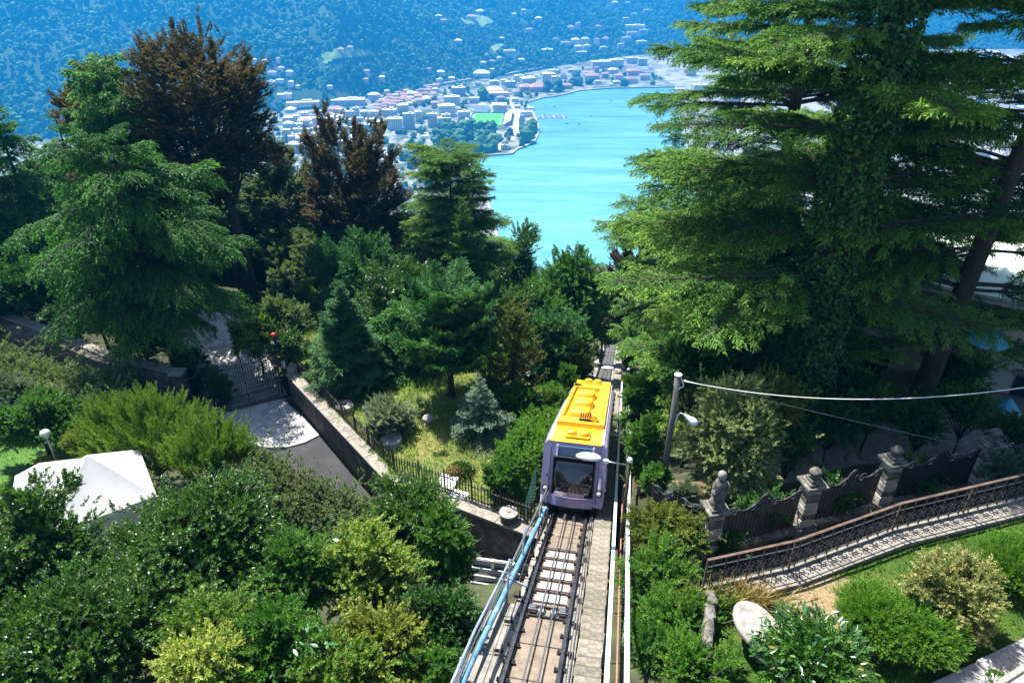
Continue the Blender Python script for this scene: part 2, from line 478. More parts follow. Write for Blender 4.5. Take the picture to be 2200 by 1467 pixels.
# land on the right, behind the cedars
RPX = [(1452, 188), (1462, 260), (1488, 350), (1500, 450), (1520, 560)]
rsh = [at_z(u, v, QUAY) for u, v in RPX]
rp = [(p[0], p[1]) for p in rsh] + [(rsh[-1][0] + 20, 420), (2800, 420), (2800, 2500), (1500, 2500), (rsh[0][0], rsh[0][1] + 500)]
bm = bmesh.new(); top = [bm.verts.new((x, y, QUAY + .03)) for x, y in rp]; bot = [bm.verts.new((x, y, -282.0)) for x, y in rp]
f = bm.faces.new(top)
for i in range(len(rp)): j = (i + 1) % len(rp); bm.faces.new((top[i], bot[i], bot[j], top[j]))
bmesh.ops.triangulate(bm, faces=[f]); bmesh.ops.recalc_face_normals(bm, faces=bm.faces)
me = bpy.data.meshes.new('city_ground'); bm.to_mesh(me); bm.free(); me.materials.append(mat_noise('city_ground', [(.35, (.10, .14, .09)), (.5, (.34, .34, .33)), (.75, (.50, .49, .47))], .03, .95, detail=6))
tag(add_obj('city_ground', me), 'pale city shore beyond the cedars on the right', None, None, 'structure')

# quay edge
mb = MB()
for a, c in list(zip(shore[:-1], shore[1:])) + list(zip(rsh[:-1], rsh[1:])):
    mb.bar(a + np.array([0, 0, .5]), c + np.array([0, 0, .5]), 3.2, 1.2)
mb.build('quay_wall', mat_noise('quay_stone', [(.3, (.38, .36, .33)), (.7, (.55, .53, .50))], .3, .9), kind='structure')['label'] = 'pale stone quay edge along the lake shore'

# hills
xs = np.arange(-2400, 2601, 26.0); ys = np.arange(760, 4201, 26.0)
X, Y = np.meshgrid(xs, ys)
Z = H(X, Y)
nx, ny = len(xs), len(ys)
idx = np.arange(nx * ny).reshape(ny, nx)
F = np.stack([idx[:-1, :-1], idx[:-1, 1:], idx[1:, 1:], idx[1:, :-1]], -1).reshape(-1, 4)
M['hill'] = mat_noise('hill', [(.3, (.022, .06, .02)), (.55, (.04, .09, .028)), (.75, (.075, .13, .04))], .012, 1, detail=8)
tag(add_obj('hills', mesh_np('hills', np.stack([X, Y, Z], -1).reshape(-1, 3), F, M['hill'], True)), 'wooded mountain side rising behind the town', None, None, 'structure')

# near hillside
xs = np.concatenate([np.linspace(-900, -62, 30), np.linspace(-60, -28, 33), np.linspace(-27.5, 27.5, 111), np.linspace(28, 60, 33), np.linspace(62, 900, 30)])
ys = np.concatenate([np.linspace(-30, -1, 10), np.linspace(0, 40, 81), np.linspace(41, 120, 50), np.linspace(124, 660, 46)])
X, Y = np.meshgrid(xs, ys)
Z = np.concatenate([T(X[i:i + 20], Y[i:i + 20]) for i in range(0, len(ys), 20)])
Z = Z + (fbm(X * .9, Y * .9, 21) - .5) * .12
nx, ny = len(xs), len(ys)
idx = np.arange(nx * ny).reshape(ny, nx)
F = np.stack([idx[:-1, :-1], idx[:-1, 1:], idx[1:, 1:], idx[1:, :-1]], -1).reshape(-1, 4)
M['forest_floor'] = mat_noise('forest_floor', [(.3, (.02, .022, .012)), (.5, (.045, .05, .02)), (.65, (.06, .085, .025)), (.8, (.11, .085, .05))], .9, 1, .7, 9, detail=9)
tag(add_obj('hillside', mesh_np('hillside', np.stack([X, Y, Z], -1).reshape(-1, 3), F, M['forest_floor'], True)), 'steep hillside under the gardens and the funicular', None, None, 'structure')

# ------------------------------------------------------------------ far wood, one mass
def crown_proto(seed, tall):
    rng = np.random.default_rng(seed)
    bm = bmesh.new(); bmesh.ops.create_icosphere(bm, subdivisions=2, radius=1)
    ph = rng.random(6) * 6
    for v in bm.verts:
        c = v.co
        k = 1 + .22 * math.sin(3.1 * c.x + ph[0]) * math.sin(3.7 * c.y + ph[1]) + .20 * math.sin(5 * c.z + ph[2] + 2 * c.x) + rng.normal(0, .07)
        c *= k; c.z = c.z * tall + tall * .75
    me = bpy.data.meshes.new('far_crown'); bm.to_mesh(me); bm.free()
    return me
m, nt, out = new_mat('far_leaves')
oi = nt.nodes.new('ShaderNodeObjectInfo')
b = nt.nodes.new('ShaderNodeBsdfPrincipled'); b.inputs['Roughness'].default_value = .8; b.inputs['Specular IOR Level'].default_value = .2
nt.links.new(ramp(nt, oi.outputs['Random'], [(0, (.015, .06, .02)), (.5, (.05, .14, .04)), (.85, (.09, .21, .055)), (1, (.15, .27, .08))]), b.inputs['Base Color'])
nt.links.new(b.outputs[0], out.inputs['Surface'])
M['far_leaves'] = m
proto_col = bpy.data.collections.new('far_crowns')
for k in range(6):
    me = crown_proto(k + 1, [1.0, 1.25, .9, 1.5, 1.1, 1.3][k]); me.materials.append(M['far_leaves'])
    proto_col.objects.link(bpy.data.objects.new('far_crown', me))
def scatter_group(proto_col, vec_rot=False):
    ng = bpy.data.node_groups.new('scatter', 'GeometryNodeTree')
    ng.interface.new_socket('Geometry', in_out='INPUT', socket_type='NodeSocketGeometry')
    ng.interface.new_socket('Geometry', in_out='OUTPUT', socket_type='NodeSocketGeometry')
    gi, go = ng.nodes.new('NodeGroupInput'), ng.nodes.new('NodeGroupOutput')
    ci = ng.nodes.new('GeometryNodeCollectionInfo'); ci.inputs[0].default_value = proto_col
    ci.inputs['Separate Children'].default_value = True; ci.inputs['Reset Children'].default_value = True
    ip = ng.nodes.new('GeometryNodeInstanceOnPoints'); ip.inputs['Pick Instance'].default_value = True
    def na(nm, dt):
        n = ng.nodes.new('GeometryNodeInputNamedAttribute'); n.data_type = dt; n.inputs[0].default_value = nm
        return [o for o in n.outputs if o.enabled and o.name == 'Attribute'][0]
    L = ng.links.new
    L(gi.outputs[0], ip.inputs['Points']); L(ci.outputs[0], ip.inputs['Instance'])
    L(na('idx', 'INT'), ip.inputs['Instance Index'])
    if vec_rot: L(na('rot', 'FLOAT_VECTOR'), ip.inputs['Rotation'])
    else:
        cx = ng.nodes.new('ShaderNodeCombineXYZ'); L(na('rotz', 'FLOAT'), cx.inputs[2])
        L(cx.outputs[0], ip.inputs['Rotation'])
    L(na('scl', 'FLOAT_VECTOR'), ip.inputs['Scale'])
    L(ip.outputs[0], go.inputs[0])
    return ng
WOOD_GN = scatter_group(proto_col)
def wood(name, P, size, label, seed):
    rng = np.random.default_rng(seed)
    n = len(P)
    me = bpy.data.meshes.new(name); me.vertices.add(n)
    me.vertices.foreach_set('co', np.ascontiguousarray(P, np.float32).ravel())
    at = me.attributes.new('idx', 'INT', 'POINT'); at.data.foreach_set('value', rng.integers(0, 6, n).astype(np.int32))
    at = me.attributes.new('rotz', 'FLOAT', 'POINT'); at.data.foreach_set('value', (rng.random(n) * 6.28).astype(np.float32))
    s = size * (.6 + .8 * rng.random(n) ** 1.4)
    at = me.attributes.new('scl', 'FLOAT_VECTOR', 'POINT')
    at.data.foreach_set('vector', np.stack([s, s, s * (.75 + .4 * rng.random(n))], -1).astype(np.float32).ravel())
    o = add_obj(name, me); tag(o, label, None, None, 'stuff')
    md = o.modifiers.new('scatter', 'NODES'); md.node_group = WOOD_GN
    return o
CLEAR = []     # (x, y, r) kept free of far trees
# ------------------------------------------------------------------ buildings
def flat_mat(name, c, rough=.85, vary=.08):
    return mat_noise(name, [(.3, tuple(x * .88 for x in c)), (.7, c)], .25, rough, vary=vary)
WALLS = {'white': flat_mat('wall_white', (.74, .73, .70)), 'cream': flat_mat('wall_cream', (.74, .68, .58)), 'pink': flat_mat('wall_pink', (.62, .44, .36)),
         'grey': flat_mat('wall_grey', (.42, .43, .44)), 'ochre': flat_mat('wall_ochre', (.58, .44, .26))}
ROOFS = {'red': flat_mat('roof_red', (.52, .30, .22)), 'brown': flat_mat('roof_brown', (.40, .28, .21)), 'pale': flat_mat('roof_pale', (.70, .68, .64)),
         'grey': flat_mat('roof_grey', (.32, .32, .33)), 'white': flat_mat('roof_white', (.82, .81, .80))}
M['window'] = flat_mat('window_dark', (.035, .045, .06), .25)
M['chimney'] = flat_mat('chimney', (.45, .36, .3))

def building(loc, yaw, w, d, h, wall, roof, rtype, label, group, cat='building', name='house', floors=None):
    loc = np.asarray(loc, float)
    root = empty(name, loc, label, cat, group, rot=(0, 0, yaw))
    CLEAR.append((loc[0], loc[1], max(w, d) * .62 + 3))
    mb = MB(); mb.box((0, 0, h / 2 - 1.5), (w, d, h + 3)); mb.build('wall', WALLS[wall], root, world=False)
    mb = MB()
    if rtype == 'hip':
        e, r = .7, min(w, d) * .26
        ix, iy = (w / 2 - d / 2 * .9, 0) if w > d else (0, d / 2 - w / 2 * .9)
        W2, D2 = w / 2 + e, d / 2 + e
        mb.add([(-W2, -D2, h), (W2, -D2, h), (W2, D2, h), (-W2, D2, h), (-ix, -iy, h + r), (ix, iy, h + r),
                (-W2, -D2, h - .25), (W2, -D2, h - .25), (W2, D2, h - .25), (-W2, D2, h - .25)],
               ([(0, 1, 5, 4), (1, 2, 5), (2, 3, 4, 5), (3, 0, 4)] if w > d else [(0, 1, 4), (1, 2, 5, 4), (2, 3, 5), (3, 0, 4, 5)])
               + [(6, 7, 1, 0), (7, 8, 2, 1), (8, 9, 3, 2), (9, 6, 0, 3), (9, 8, 7, 6)])
    elif rtype == 'gable':
        e, r = .6, min(w, d) * .30
        W2, D2 = w / 2 + e, d / 2 + e
        mb.add([(-W2, -D2, h), (W2, -D2, h), (W2, D2, h), (-W2, D2, h), (-W2, 0, h + r), (W2, 0, h + r)],
               [(0, 1, 5, 4), (2, 3, 4, 5), (0, 4, 3), (1, 2, 5), (3, 2, 1, 0)])
    else:
        mb.box((0, 0, h + .15), (w + .5, d + .5, .9))
        if w > 12 and h > 8: mb.box((w * .12, d * .1, h + 1.6), (w * .3, d * .4, 2.4))
    ro = mb.build('roof', ROOFS[roof], root, world=False)
    if rtype in ('hip', 'gable'):
        mb = MB(); mb.box((w * .18, d * .14, h + min(w, d) * .2), (.9, .9, 1.8)); mb.build('chimney', M['chimney'], ro, world=False)
    fl = floors or max(1, int(round(h / 3.2)))
    fh = h / fl
    for side, (L, D_, axis) in enumerate(((w, d, 0), (d, w, 1))):
        pass
    mb = MB()
    def face(length, depth, swap):
        n = max(1, int(length / 3.4))
        for sgn in (-1, 1):
            for k in range(n):
                x = (k + .5) / n * length - length / 2
                for f_ in range(fl):
                    z = (f_ + .5) * fh
                    c = (x, sgn * (depth / 2 + .02), z) if not swap else (sgn * (depth / 2 + .02), x, z)
                    sz = (1.25, .16, fh * .5) if not swap else (.16, 1.25, fh * .5)
                    mb.box(c, sz)
    face(w, d, False); face(d, w, True)
    mb.build('glazing', M['window'], root, world=False, kind='stuff')
    if rtype == 'flat' and h > 11:
        mb = MB()
        for f_ in range(1, fl):
            mb.box((0, -d / 2 - .55, f_ * fh), (w * .86, 1.1, .28))
        mb.build('balcony', WALLS['white'], root, world=False, kind='stuff')
    return root

ORD = ['first', 'second', 'third', 'fourth', 'fifth', 'sixth', 'seventh', 'eighth', 'ninth', 'tenth', 'eleventh', 'twelfth', 'thirteenth', 'fourteenth',
       'fifteenth', 'sixteenth', 'seventeenth', 'eighteenth', 'nineteenth', 'twentieth', 'twenty-first', 'twenty-second', 'twenty-third', 'twenty-fourth',
       'twenty-fifth', 'twenty-sixth', 'twenty-seventh', 'twenty-eighth', 'twenty-ninth', 'thirtieth']
def c2(x, y): return 500 + x / 3.86, y / 3.86
def c3(x, y): return 950 + x / 3.86, y / 3.86
V_, B_, G_ = 'hip', 'flat', 'gable'
rngT = random.Random(4)
ZONES = {
 'hamlet beside the tall copper beech': ('houses of the hillside hamlet', c2, [
   (180, 535, 34, 48, V_, 'white', 'pale'), (265, 532, 50, 36, V_, 'cream', 'pale'), (376, 528, 38, 50, V_, 'white', 'brown'), (205, 578, 50, 22, V_, 'cream', 'red'),
   (320, 630, 80, 34, V_, 'cream', 'brown'), (398, 592, 58, 34, V_, 'white', 'red'), (472, 640, 60, 54, V_, 'white', 'pale'), (390, 697, 68, 36, B_, 'white', 'white'),
   (485, 728, 44, 58, V_, 'white', 'pale'), (310, 720, 80, 44, B_, 'white', 'pale'), (540, 738, 38, 30, V_, 'white', 'pale')]),
 'wooded slope under the terraced meadow': ('villas scattered on the wooded slope', c2, [
   (1110, 628, 52, 48, V_, 'white', 'red'), (1098, 694, 52, 44, V_, 'pink', 'red'), (1235, 682, 54, 52, V_, 'white', 'pale'), (800, 732, 46, 20, V_, 'white', 'pale'),
   (965, 418, 66, 30, V_, 'cream', 'red'), (882, 430, 70, 24, V_, 'cream', 'brown'), (1628, 606, 38, 42, V_, 'pink', 'red'), (1720, 628, 70, 36, V_, 'cream', 'pale'),
   (1710, 712, 54, 58, B_, 'white', 'white'), (1815, 690, 50, 52, V_, 'white', 'pale')]),
 'long row at the wood foot': ('long buildings at the foot of the wood', c2, [
   (420, 828, 125, 46, B_, 'white', 'white'), (560, 896, 290, 48, B_, 'cream', 'pale'), (940, 880, 300, 52, B_, 'white', 'pale'), (1160, 830, 100, 50, V_, 'white', 'pale'), (1275, 782, 48, 34, V_, 'white', 'pale')]),
 'apartment blocks beside the stadium': ('apartment blocks by the stadium', c2, [
   (1340, 1078, 130, 100, B_, 'white', 'pale'), (1460, 1070, 100, 140, B_, 'white', 'white'), (1535, 1010, 60, 90, B_, 'white', 'pale'), (1300, 970, 120, 60, B_, 'white', 'white'), (1400, 935, 100, 66, B_, 'cream', 'white'),
   (1655, 1056, 80, 120, B_, 'white', 'white'), (1745, 1068, 120, 96, B_, 'white', 'pale'), (1760, 968, 150, 96, B_, 'white', 'white'), (1815, 876, 140, 76, B_, 'white', 'pale'), (1865, 800, 120, 76, B_, 'grey', 'pale'),
   (1675, 900, 80, 54, V_, 'pink', 'red'), (1560, 878, 76, 56, V_, 'cream', 'red')]),
 'quarter between the two copper beeches': ('buildings between the copper beeches', c2, [
   (600, 1046, 150, 56, V_, 'white', 'pale'), (700, 1078, 90, 110, B_, 'white', 'white'), (530, 1270, 140, 80, B_, 'white', 'white'), (640, 1190, 80, 60, B_, 'white', 'pale'), (690, 1130, 80, 44, V_, 'pink', 'red'),
   (560, 1170, 90, 60, B_, 'white', 'white'), (840, 944, 140, 44, V_, 'pink', 'red'), (760, 985, 120, 40, V_, 'cream', 'red'), (850, 1010, 110, 46, V_, 'cream', 'pale'), (470, 935, 90, 30, V_, 'white', 'white')]),
 'streets behind the stadium': ('buildings behind the stadium', c3, [
   (265, 856, 90, 44, B_, 'white', 'white'), (172, 992, 110, 70, B_, 'white', 'white'), (28, 1060, 80, 120, B_, 'white', 'pale'), (420, 786, 160, 40, V_, 'cream', 'white'), (425, 726, 80, 56, B_, 'white', 'white'),
   (510, 706, 50, 48, V_, 'white', 'pale'), (562, 728, 90, 52, B_, 'grey', 'pale'), (300, 716, 58, 34, V_, 'white', 'grey'), (460, 806, 170, 34, B_, 'cream', 'pale'), (700, 700, 130, 52, B_, 'white', 'white'),
   (640, 660, 90, 34, B_, 'white', 'white'), (690, 756, 120, 40, V_, 'pink', 'red'), (800, 764, 170, 48, V_, 'pink', 'red'), (855, 652, 64, 50, B_, 'white', 'white'), (880, 690, 120, 80, B_, 'white', 'white'),
   (942, 712, 80, 80, B_, 'white', 'pale'), (920, 622, 86, 40, B_, 'white', 'pale'), (1000, 655, 70, 36, B_, 'white', 'grey'), (1080, 604, 80, 26, B_, 'cream', 'white'), (1032, 738, 90, 36, V_, 'pink', 'red'), (890, 742, 70, 36, V_, 'pink', 'red'),
   (330, 905, 70, 40, V_, 'cream', 'pale'), (480, 845, 70, 40, V_, 'grey', 'grey'), (610, 800, 60, 46, V_, 'cream', 'red'), (600, 850, 60, 36, V_, 'white', 'pale')]),
 'slope above the railway embankment': ('houses along the railway embankment', c3, [
   (78, 690, 54, 52, V_, 'white', 'pale'), (320, 640, 150, 34, V_, 'cream', 'pale'), (556, 476, 106, 58, B_, 'white', 'pale'), (340, 545, 50, 30, V_, 'white', 'pale'), (366, 470, 34, 22, V_, 'cream', 'red'), (470, 510, 42, 36, V_, 'white', 'pale'),
   (412, 525, 54, 20, V_, 'pink', 'red'), (655, 515, 60, 22, V_, 'white', 'pale'), (415, 600, 38, 30, V_, 'white', 'pale')]),
 'villas on the slope above the far bay': ('villas above the far bay', c3, [
   (860, 440, 110, 28, B_, 'white', 'white'), (1158, 466, 90, 36, B_, 'white', 'white'), (1020, 392, 80, 42, B_, 'white', 'pale'), (1125, 424, 70, 44, V_, 'white', 'pale'), (1196, 418, 60, 46, V_, 'white', 'pale'), (1100, 374, 74, 50, V_, 'white', 'pale'),
   (1184, 364, 70, 48, V_, 'white', 'pale'), (1280, 386, 42, 70, V_, 'white', 'red'), (1356, 352, 60, 36, V_, 'cream', 'red'), (1332, 430, 64, 40, B_, 'white', 'white'), (940, 350, 50, 32, V_, 'white', 'grey'),
   (720, 278, 64, 40, V_, 'cream', 'red'), (1126, 246, 44, 56, B_, 'white', 'white'), (1066, 246, 62, 24, V_, 'cream', 'red'), (1292, 248, 50, 34, V_, 'cream', 'red')]),
 'farms high on the wooded mountain': ('farmhouses high on the wooded mountain', c3, [
   (595, 146, 44, 34, V_, 'white', 'pale'), (800, 180, 64, 32, V_, 'cream', 'pale'), (676, 110, 46, 30, V_, 'white', 'pale'), (310, 120, 80, 28, V_, 'cream', 'pale'), (240, 170, 90, 36, V_, 'cream', 'red'), (130, 362, 70, 28, V_, 'white', 'pale'),
   (-30, 160, 60, 30, V_, 'cream', 'pale'), (10, 190, 60, 24, V_, 'cream', 'red'), (490, 335, 50, 20, V_, 'cream', 'pale')]),
 'terraced flats by the cedar tips': ('terraced flats beside the cedar tips', c3, [
   (1600, 258, 170, 48, B_, 'white', 'white'), (1570, 306, 100, 38, B_, 'white', 'pale'), (1668, 296, 80, 48, B_, 'white', 'white'), (1522, 352, 80, 42, B_, 'white', 'pale'), (1476, 420, 60, 56, B_, 'white', 'white'), (1650, 378, 90, 36, B_, 'white', 'white'),
   (1510, 168, 80, 18, B_, 'white', 'white'), (1590, 140, 60, 26, B_, 'white', 'pale'), (1700, 112, 70, 30, B_, 'white', 'pale'), (1532, 46, 60, 26, B_, 'white', 'white'), (1432, 44, 58, 26, V_, 'white', 'pale'), (1404, 74, 80, 24, B_, 'white', 'grey')]),
 'lakeside quarter along the far bay': ('buildings along the far bay', c3, [
   (1308, 566, 170, 56, B_, 'white', 'white'), (1440, 560, 120, 66, B_, 'white', 'white'), (1580, 528, 120, 48, B_, 'white', 'pale'), (1662, 545, 80, 60, B_, 'white', 'white'), (1278, 600, 40, 46, V_, 'pink', 'red'), (1240, 668, 120, 44, V_, 'pink', 'red'),
   (1220, 628, 60, 30, V_, 'cream', 'red'), (1410, 616, 90, 42, V_, 'cream', 'pale'), (1350, 646, 62, 38, V_, 'pink', 'red'), (1462, 664, 80, 44, V_, 'cream', 'red'), (1560, 694, 110, 44, V_, 'cream', 'brown'), (1580, 628, 120, 44, V_, 'pink', 'red'),
   (1672, 664, 90, 44, V_, 'cream', 'red'), (1440, 700, 60, 26, V_, 'white', 'pale'), (1290, 700, 50, 30, V_, 'cream', 'pale')]),
 'waterfront beside the marina': ('low buildings by the marina', c3, [
   (700, 970, 90, 44, B_, 'white', 'white'), (725, 1020, 60, 26, V_, 'cream', 'pale'), (640, 1134, 60, 30, B_, 'grey', 'pale'), (362, 1146, 40, 18, V_, 'white', 'white'), (620, 900, 50, 26, V_, 'cream', 'pale'), (730, 915, 60, 20, B_, 'white', 'white')]),
}
# small roofs of the old town
old = []
for row in range(6):
    for k in range(8):
        x = 1190 + k * 66 + rngT.uniform(-12, 12) + row * 8
        y = 935 - k * 17 - row * 24 + rngT.uniform(-8, 8)
        if 1150 < x < 1745 and y < 960: old.append((x, y + 16, rngT.uniform(44, 80), rngT.uniform(24, 38), V_, rngT.choice(['cream', 'pink', 'white', 'cream']), rngT.choice(['red', 'red', 'brown', 'pale'])))
ZONES['old town behind the apartment blocks'] = ('tiled houses of the old town', c2, old[:44])
fill = []
for row in range(5):
    for k in range(11):
        x = 440 + k * 74 + rngT.uniform(-20, 20) + row * 14; y = 1010 + row * 62 - k * 4 + rngT.uniform(-14, 14)
        if x < 1270 - row * 30: fill.append((x, y, rngT.uniform(44, 90), rngT.uniform(40, 84), B_ if rngT.random() < .5 else V_, rngT.choice(['white', 'cream', 'white']), rngT.choice(['pale', 'white', 'pale', 'red'])))
ZONES['upper rows of the lower town'] = ('houses of the lower town', c2, fill[:25]); ZONES['lower rows of the lower town'] = ('houses of the lower town', c2, fill[25:])
fill = []
for row in range(5):
    for k in range(10):
        fill.append(((1500 + k * 74 + row * 10 + rngT.uniform(-24, 24) - 950) * 3.86, (150 + row * 62 + rngT.uniform(-16, 16)) * 3.86, rngT.uniform(90, 200) , rngT.uniform(70, 150), B_ if rngT.random() < .6 else V_, rngT.choice(['white', 'cream', 'white']), rngT.choice(['pale', 'white', 'pale', 'brown'])))
ZONES['city rows nearer the hills behind the cedars'] = ('city blocks glimpsed behind the cedars', c3, fill[:25]); ZONES['city rows nearer the lake behind the cedars'] = ('city blocks glimpsed behind the cedars', c3, fill[25:])
NAME_OF = {'hip': 'house', 'flat': 'apartment_block', 'gable': 'house'}
town_spots = []
for zone, (group, cv, items) in ZONES.items():
    items = sorted(items, key=lambda t: t[0])
    for i, (x, y, wpx, hpx, rt, wall, roof) in enumerate(items):
        u, v = cv(x, y)
        P, t = on_far(u, v)
        w = wpx / 3.86 * t / FPX * .92
        h = hpx / 3.86 * t / FPX * (.80 if rt == 'hip' else .86)
        d = min(max(9, w * rngT.uniform(.45, .7)), 30) if rt == 'flat' else max(8, w * rngT.uniform(.6, .85))
        yaw = rngT.uniform(-.12, .2) + .08
        shape = 'long' if w > 2.6 * h else ('tall' if h > w * 1.05 else ('wide' if w > 1.6 * h else 'square'))
        kind = {'hip': 'house with a hipped', 'flat': 'block with a flat'}[rt]
        zshort = zone
        o_ = ORD[i] if i < len(ORD) else 'next'
        if i >= len(ORD): lab = f"{shape} {wall} {kind} {roof} roof, {ORD[len(items) - 1 - i]} from the right in the {zshort}"
        else: lab = f"{shape} {wall} {kind} {roof} roof, {o_} from the left in the {zshort}"
        tail = lab.split(', ', 1)[1]; b_ = 'house' if rt == 'hip' else 'block'
        for cand in (lab, f"{shape} {wall} {b_} with {roof} roof, {tail}", f"{shape} {wall} {b_}, {tail}", f"{wall} {b_}, {tail}", f"{b_}, {tail}"):
            lab = cand
            if len(cand.split()) <= 16: break
        base = P + np.array([math.sin(-yaw) * -d / 2, d / 2, 0])
        building(base, yaw, w, d, h, wall, roof, rt, lab, group, 'house' if rt == 'hip' else 'apartment block', NAME_OF[rt])
        town_spots.append((base, w, h))

# ------------------------------------------------------------------ stadium
pc = [at_z(*c3(x, y), QUAY + .5) for x, y in ((232, 1038), (486, 1040), (513, 942), (268, 940))]
ctr = sum(pc) / 4
ex = norm((pc[1] - pc[0]) + (pc[2] - pc[3])); ey = norm(np.cross((0, 0, 1), ex))
pw = .5 * (np.linalg.norm(pc[1] - pc[0]) + np.linalg.norm(pc[2] - pc[3]))
pl = .5 * (np.dot(pc[3] - pc[0], ey) + np.dot(pc[2] - pc[1], ey))
yaw_s = math.atan2(ex[1], ex[0])
st = empty('stadium', ctr, 'lakeside stadium with bright green pitch and white stands', 'stadium', rot=(0, 0, yaw_s))
CLEAR.append((ctr[0], ctr[1], 95))
m, nt, out = new_mat('pitch_grass')
b = nt.nodes.new('ShaderNodeBsdfPrincipled'); b.inputs['Roughness'].default_value = .9
tc = nt.nodes.new('ShaderNodeTexCoord'); wv = nt.nodes.new('ShaderNodeTexWave'); wv.inputs['Scale'].default_value = .035
nt.links.new(tc.outputs['Object'], wv.inputs[0])
nt.links.new(ramp(nt, wv.outputs[1], [(.42, (.05, .40, .02)), (.58, (.09, .52, .03))]), b.inputs['Base Color'])
nt.links.new(b.outputs[0], out.inputs['Surface'])
me = mesh_np('pitch', [(-pw / 2, -pl / 2, .1), (pw / 2, -pl / 2, .1), (pw / 2, pl / 2, .1), (-pw / 2, pl / 2, .1)], [(0, 1, 2, 3)], m)
add_obj('pitch', me, st)
mb = MB()
for a_, b_ in (((-1, -1), (1, -1)), ((1, -1), (1, 1)), ((1, 1), (-1, 1)), ((-1, 1), (-1, -1)), ((-1, 0), (1, 0))):
    mb.bar((a_[0] * pw * .47, a_[1] * pl * .47, .16), (b_[0] * pw * .47, b_[1] * pl * .47, .16), .5, .06)
mb.build('line_marking', M['white_paint'], st, world=False)
def stand(x0, x1, y0, y1, rise, n, axis, sgn, mat, roof=False, label=None):
    mb = MB()
    for k in range(n):
        f0, f1 = k / n, 1
        z = .8 + rise * (k + 1) / n
        if axis == 'y':
            ya = y0 + (y1 - y0) * f0 if sgn > 0 else y1 - (y1 - y0) * f0
            yb = y1 if sgn > 0 else y0
            mb.box(((x0 + x1) / 2, (ya + yb) / 2, z / 2), (x1 - x0, abs(yb - ya), z))
        else:
            xa = x0 + (x1 - x0) * f0 if sgn > 0 else x1 - (x1 - x0) * f0
            xb = x1 if sgn > 0 else x0
            mb.box(((xa + xb) / 2, (y0 + y1) / 2, z / 2), (abs(xb - xa), y1 - y0, z))
    o = mb.build('stand', mat, st, world=False)
    if label: o['label'] = label
    if roof:
        r = MB(); r.box(((x0 + x1) / 2, (y0 + y1) / 2, rise + 6.2), (x1 - x0 + 2, abs(y1 - y0) + 1, .7))
        for xx in np.linspace(x0 + 1, x1 - 1, 5): r.box((xx, y1 - 1, (rise + 6) / 2), (.6, .6, rise + 6))
        r.build('stand_roof', M['white_paint'], o, world=False)
stand(-pw / 2 - 2, 0 - 2, pl / 2 + 6, pl / 2 + 30, 9, 9, 'y', 1, flat_mat('stand_blue', (.42, .50, .62)), label='bluish seating block left of the roofed stand')
stand(4, pw / 2 + 4, pl / 2 + 6, pl / 2 + 34, 8, 8, 'y', 1, WALLS['white'], True, 'main stand under a flat white roof')
stand(pw / 2 + 4, pw / 2 + 18, -pl / 2, pl / 2, 8, 8, 'x', 1, flat_mat('stand_pale', (.6, .62, .64)), label='pale open stand along the harbour road')
stand(-pw / 2 - 12, -pw / 2 - 4, -pl / 2, pl / 2, 4, 4, 'x', -1, flat_mat('stand_grey', (.5, .52, .54)), label='low grey stand beside the halls')

# memorial tower, temple, jetties and boats
P = at_z(*c3(660, 1092), QUAY); CLEAR.append((P[0], P[1], 14))
tw = empty('memorial_tower', P, 'plain grey memorial tower slab standing on the lakefront', 'tower')
mb = MB(); mb.box((0, 0, 12), (10, 5, 24)); mb.box((0, 0, 26.2), (7, 4, 4.4)); mb.build('shaft', WALLS['grey'], tw, world=False)
mb = MB(); mb.box((0, -1, .6), (20, 14, 1.2)); mb.build('plinth', WALLS['white'], tw, world=False)
P = at_z(*c3(522, 1232), QUAY); CLEAR.append((P[0], P[1], 20))
tp = empty('temple', P, 'small classical temple with grey dome and portico at the park tip', 'temple')
mb = MB(); mb.box((0, 0, 4), (14, 14, 8)); mb.build('wall', WALLS['cream'], tp, world=False)
mb = MB(); mb.lathe([(6, 8), (6, 10), (5.6, 11.2), (4.4, 12.8), (2.4, 14), (.5, 14.5), (.3, 15.4)], 16); mb.build('dome', ROOFS['grey'], tp, world=False, smooth=True)
pr = MB(); pr.prism([(-5, 0), (5, 0), (0, 2.6)], -10.5, -7, M=np.array([[1, 0, 0], [0, 0, 1], [0, 1, 0]]), o=(0, 0, 7)); pr.build('pediment', WALLS['cream'], tp, world=False)
for k in range(4):
    mb = MB(); mb.lathe([(.55, 0), (.5, 6.9)], 10, (-4 + k * 2.66, -9.6, 0)); mb.build('column', WALLS['cream'], tp, world=False)
P = at_z(*c3(900, 985), LAKE)
pt = empty('pontoon', P, 'floating marina pontoon reaching out from the harbour front', 'pontoon', rot=(0, 0, .05))
mb = MB(); mb.box((-8, 0, .35), (70, 2.4, .9)); mb.build('deck', WALLS['grey'], pt, world=False)
for xx in (-34, -14, 8, 26):
    mb = MB(); mb.box((xx, 16, .35), (1.6, 32, .8)); mb.build('finger', WALLS['grey'], pt, world=False)
M['hull'] = flat_mat('hull', (.78, .78, .77), .4)
M['cabin'] = flat_mat('cabin', (.60, .62, .66), .4)
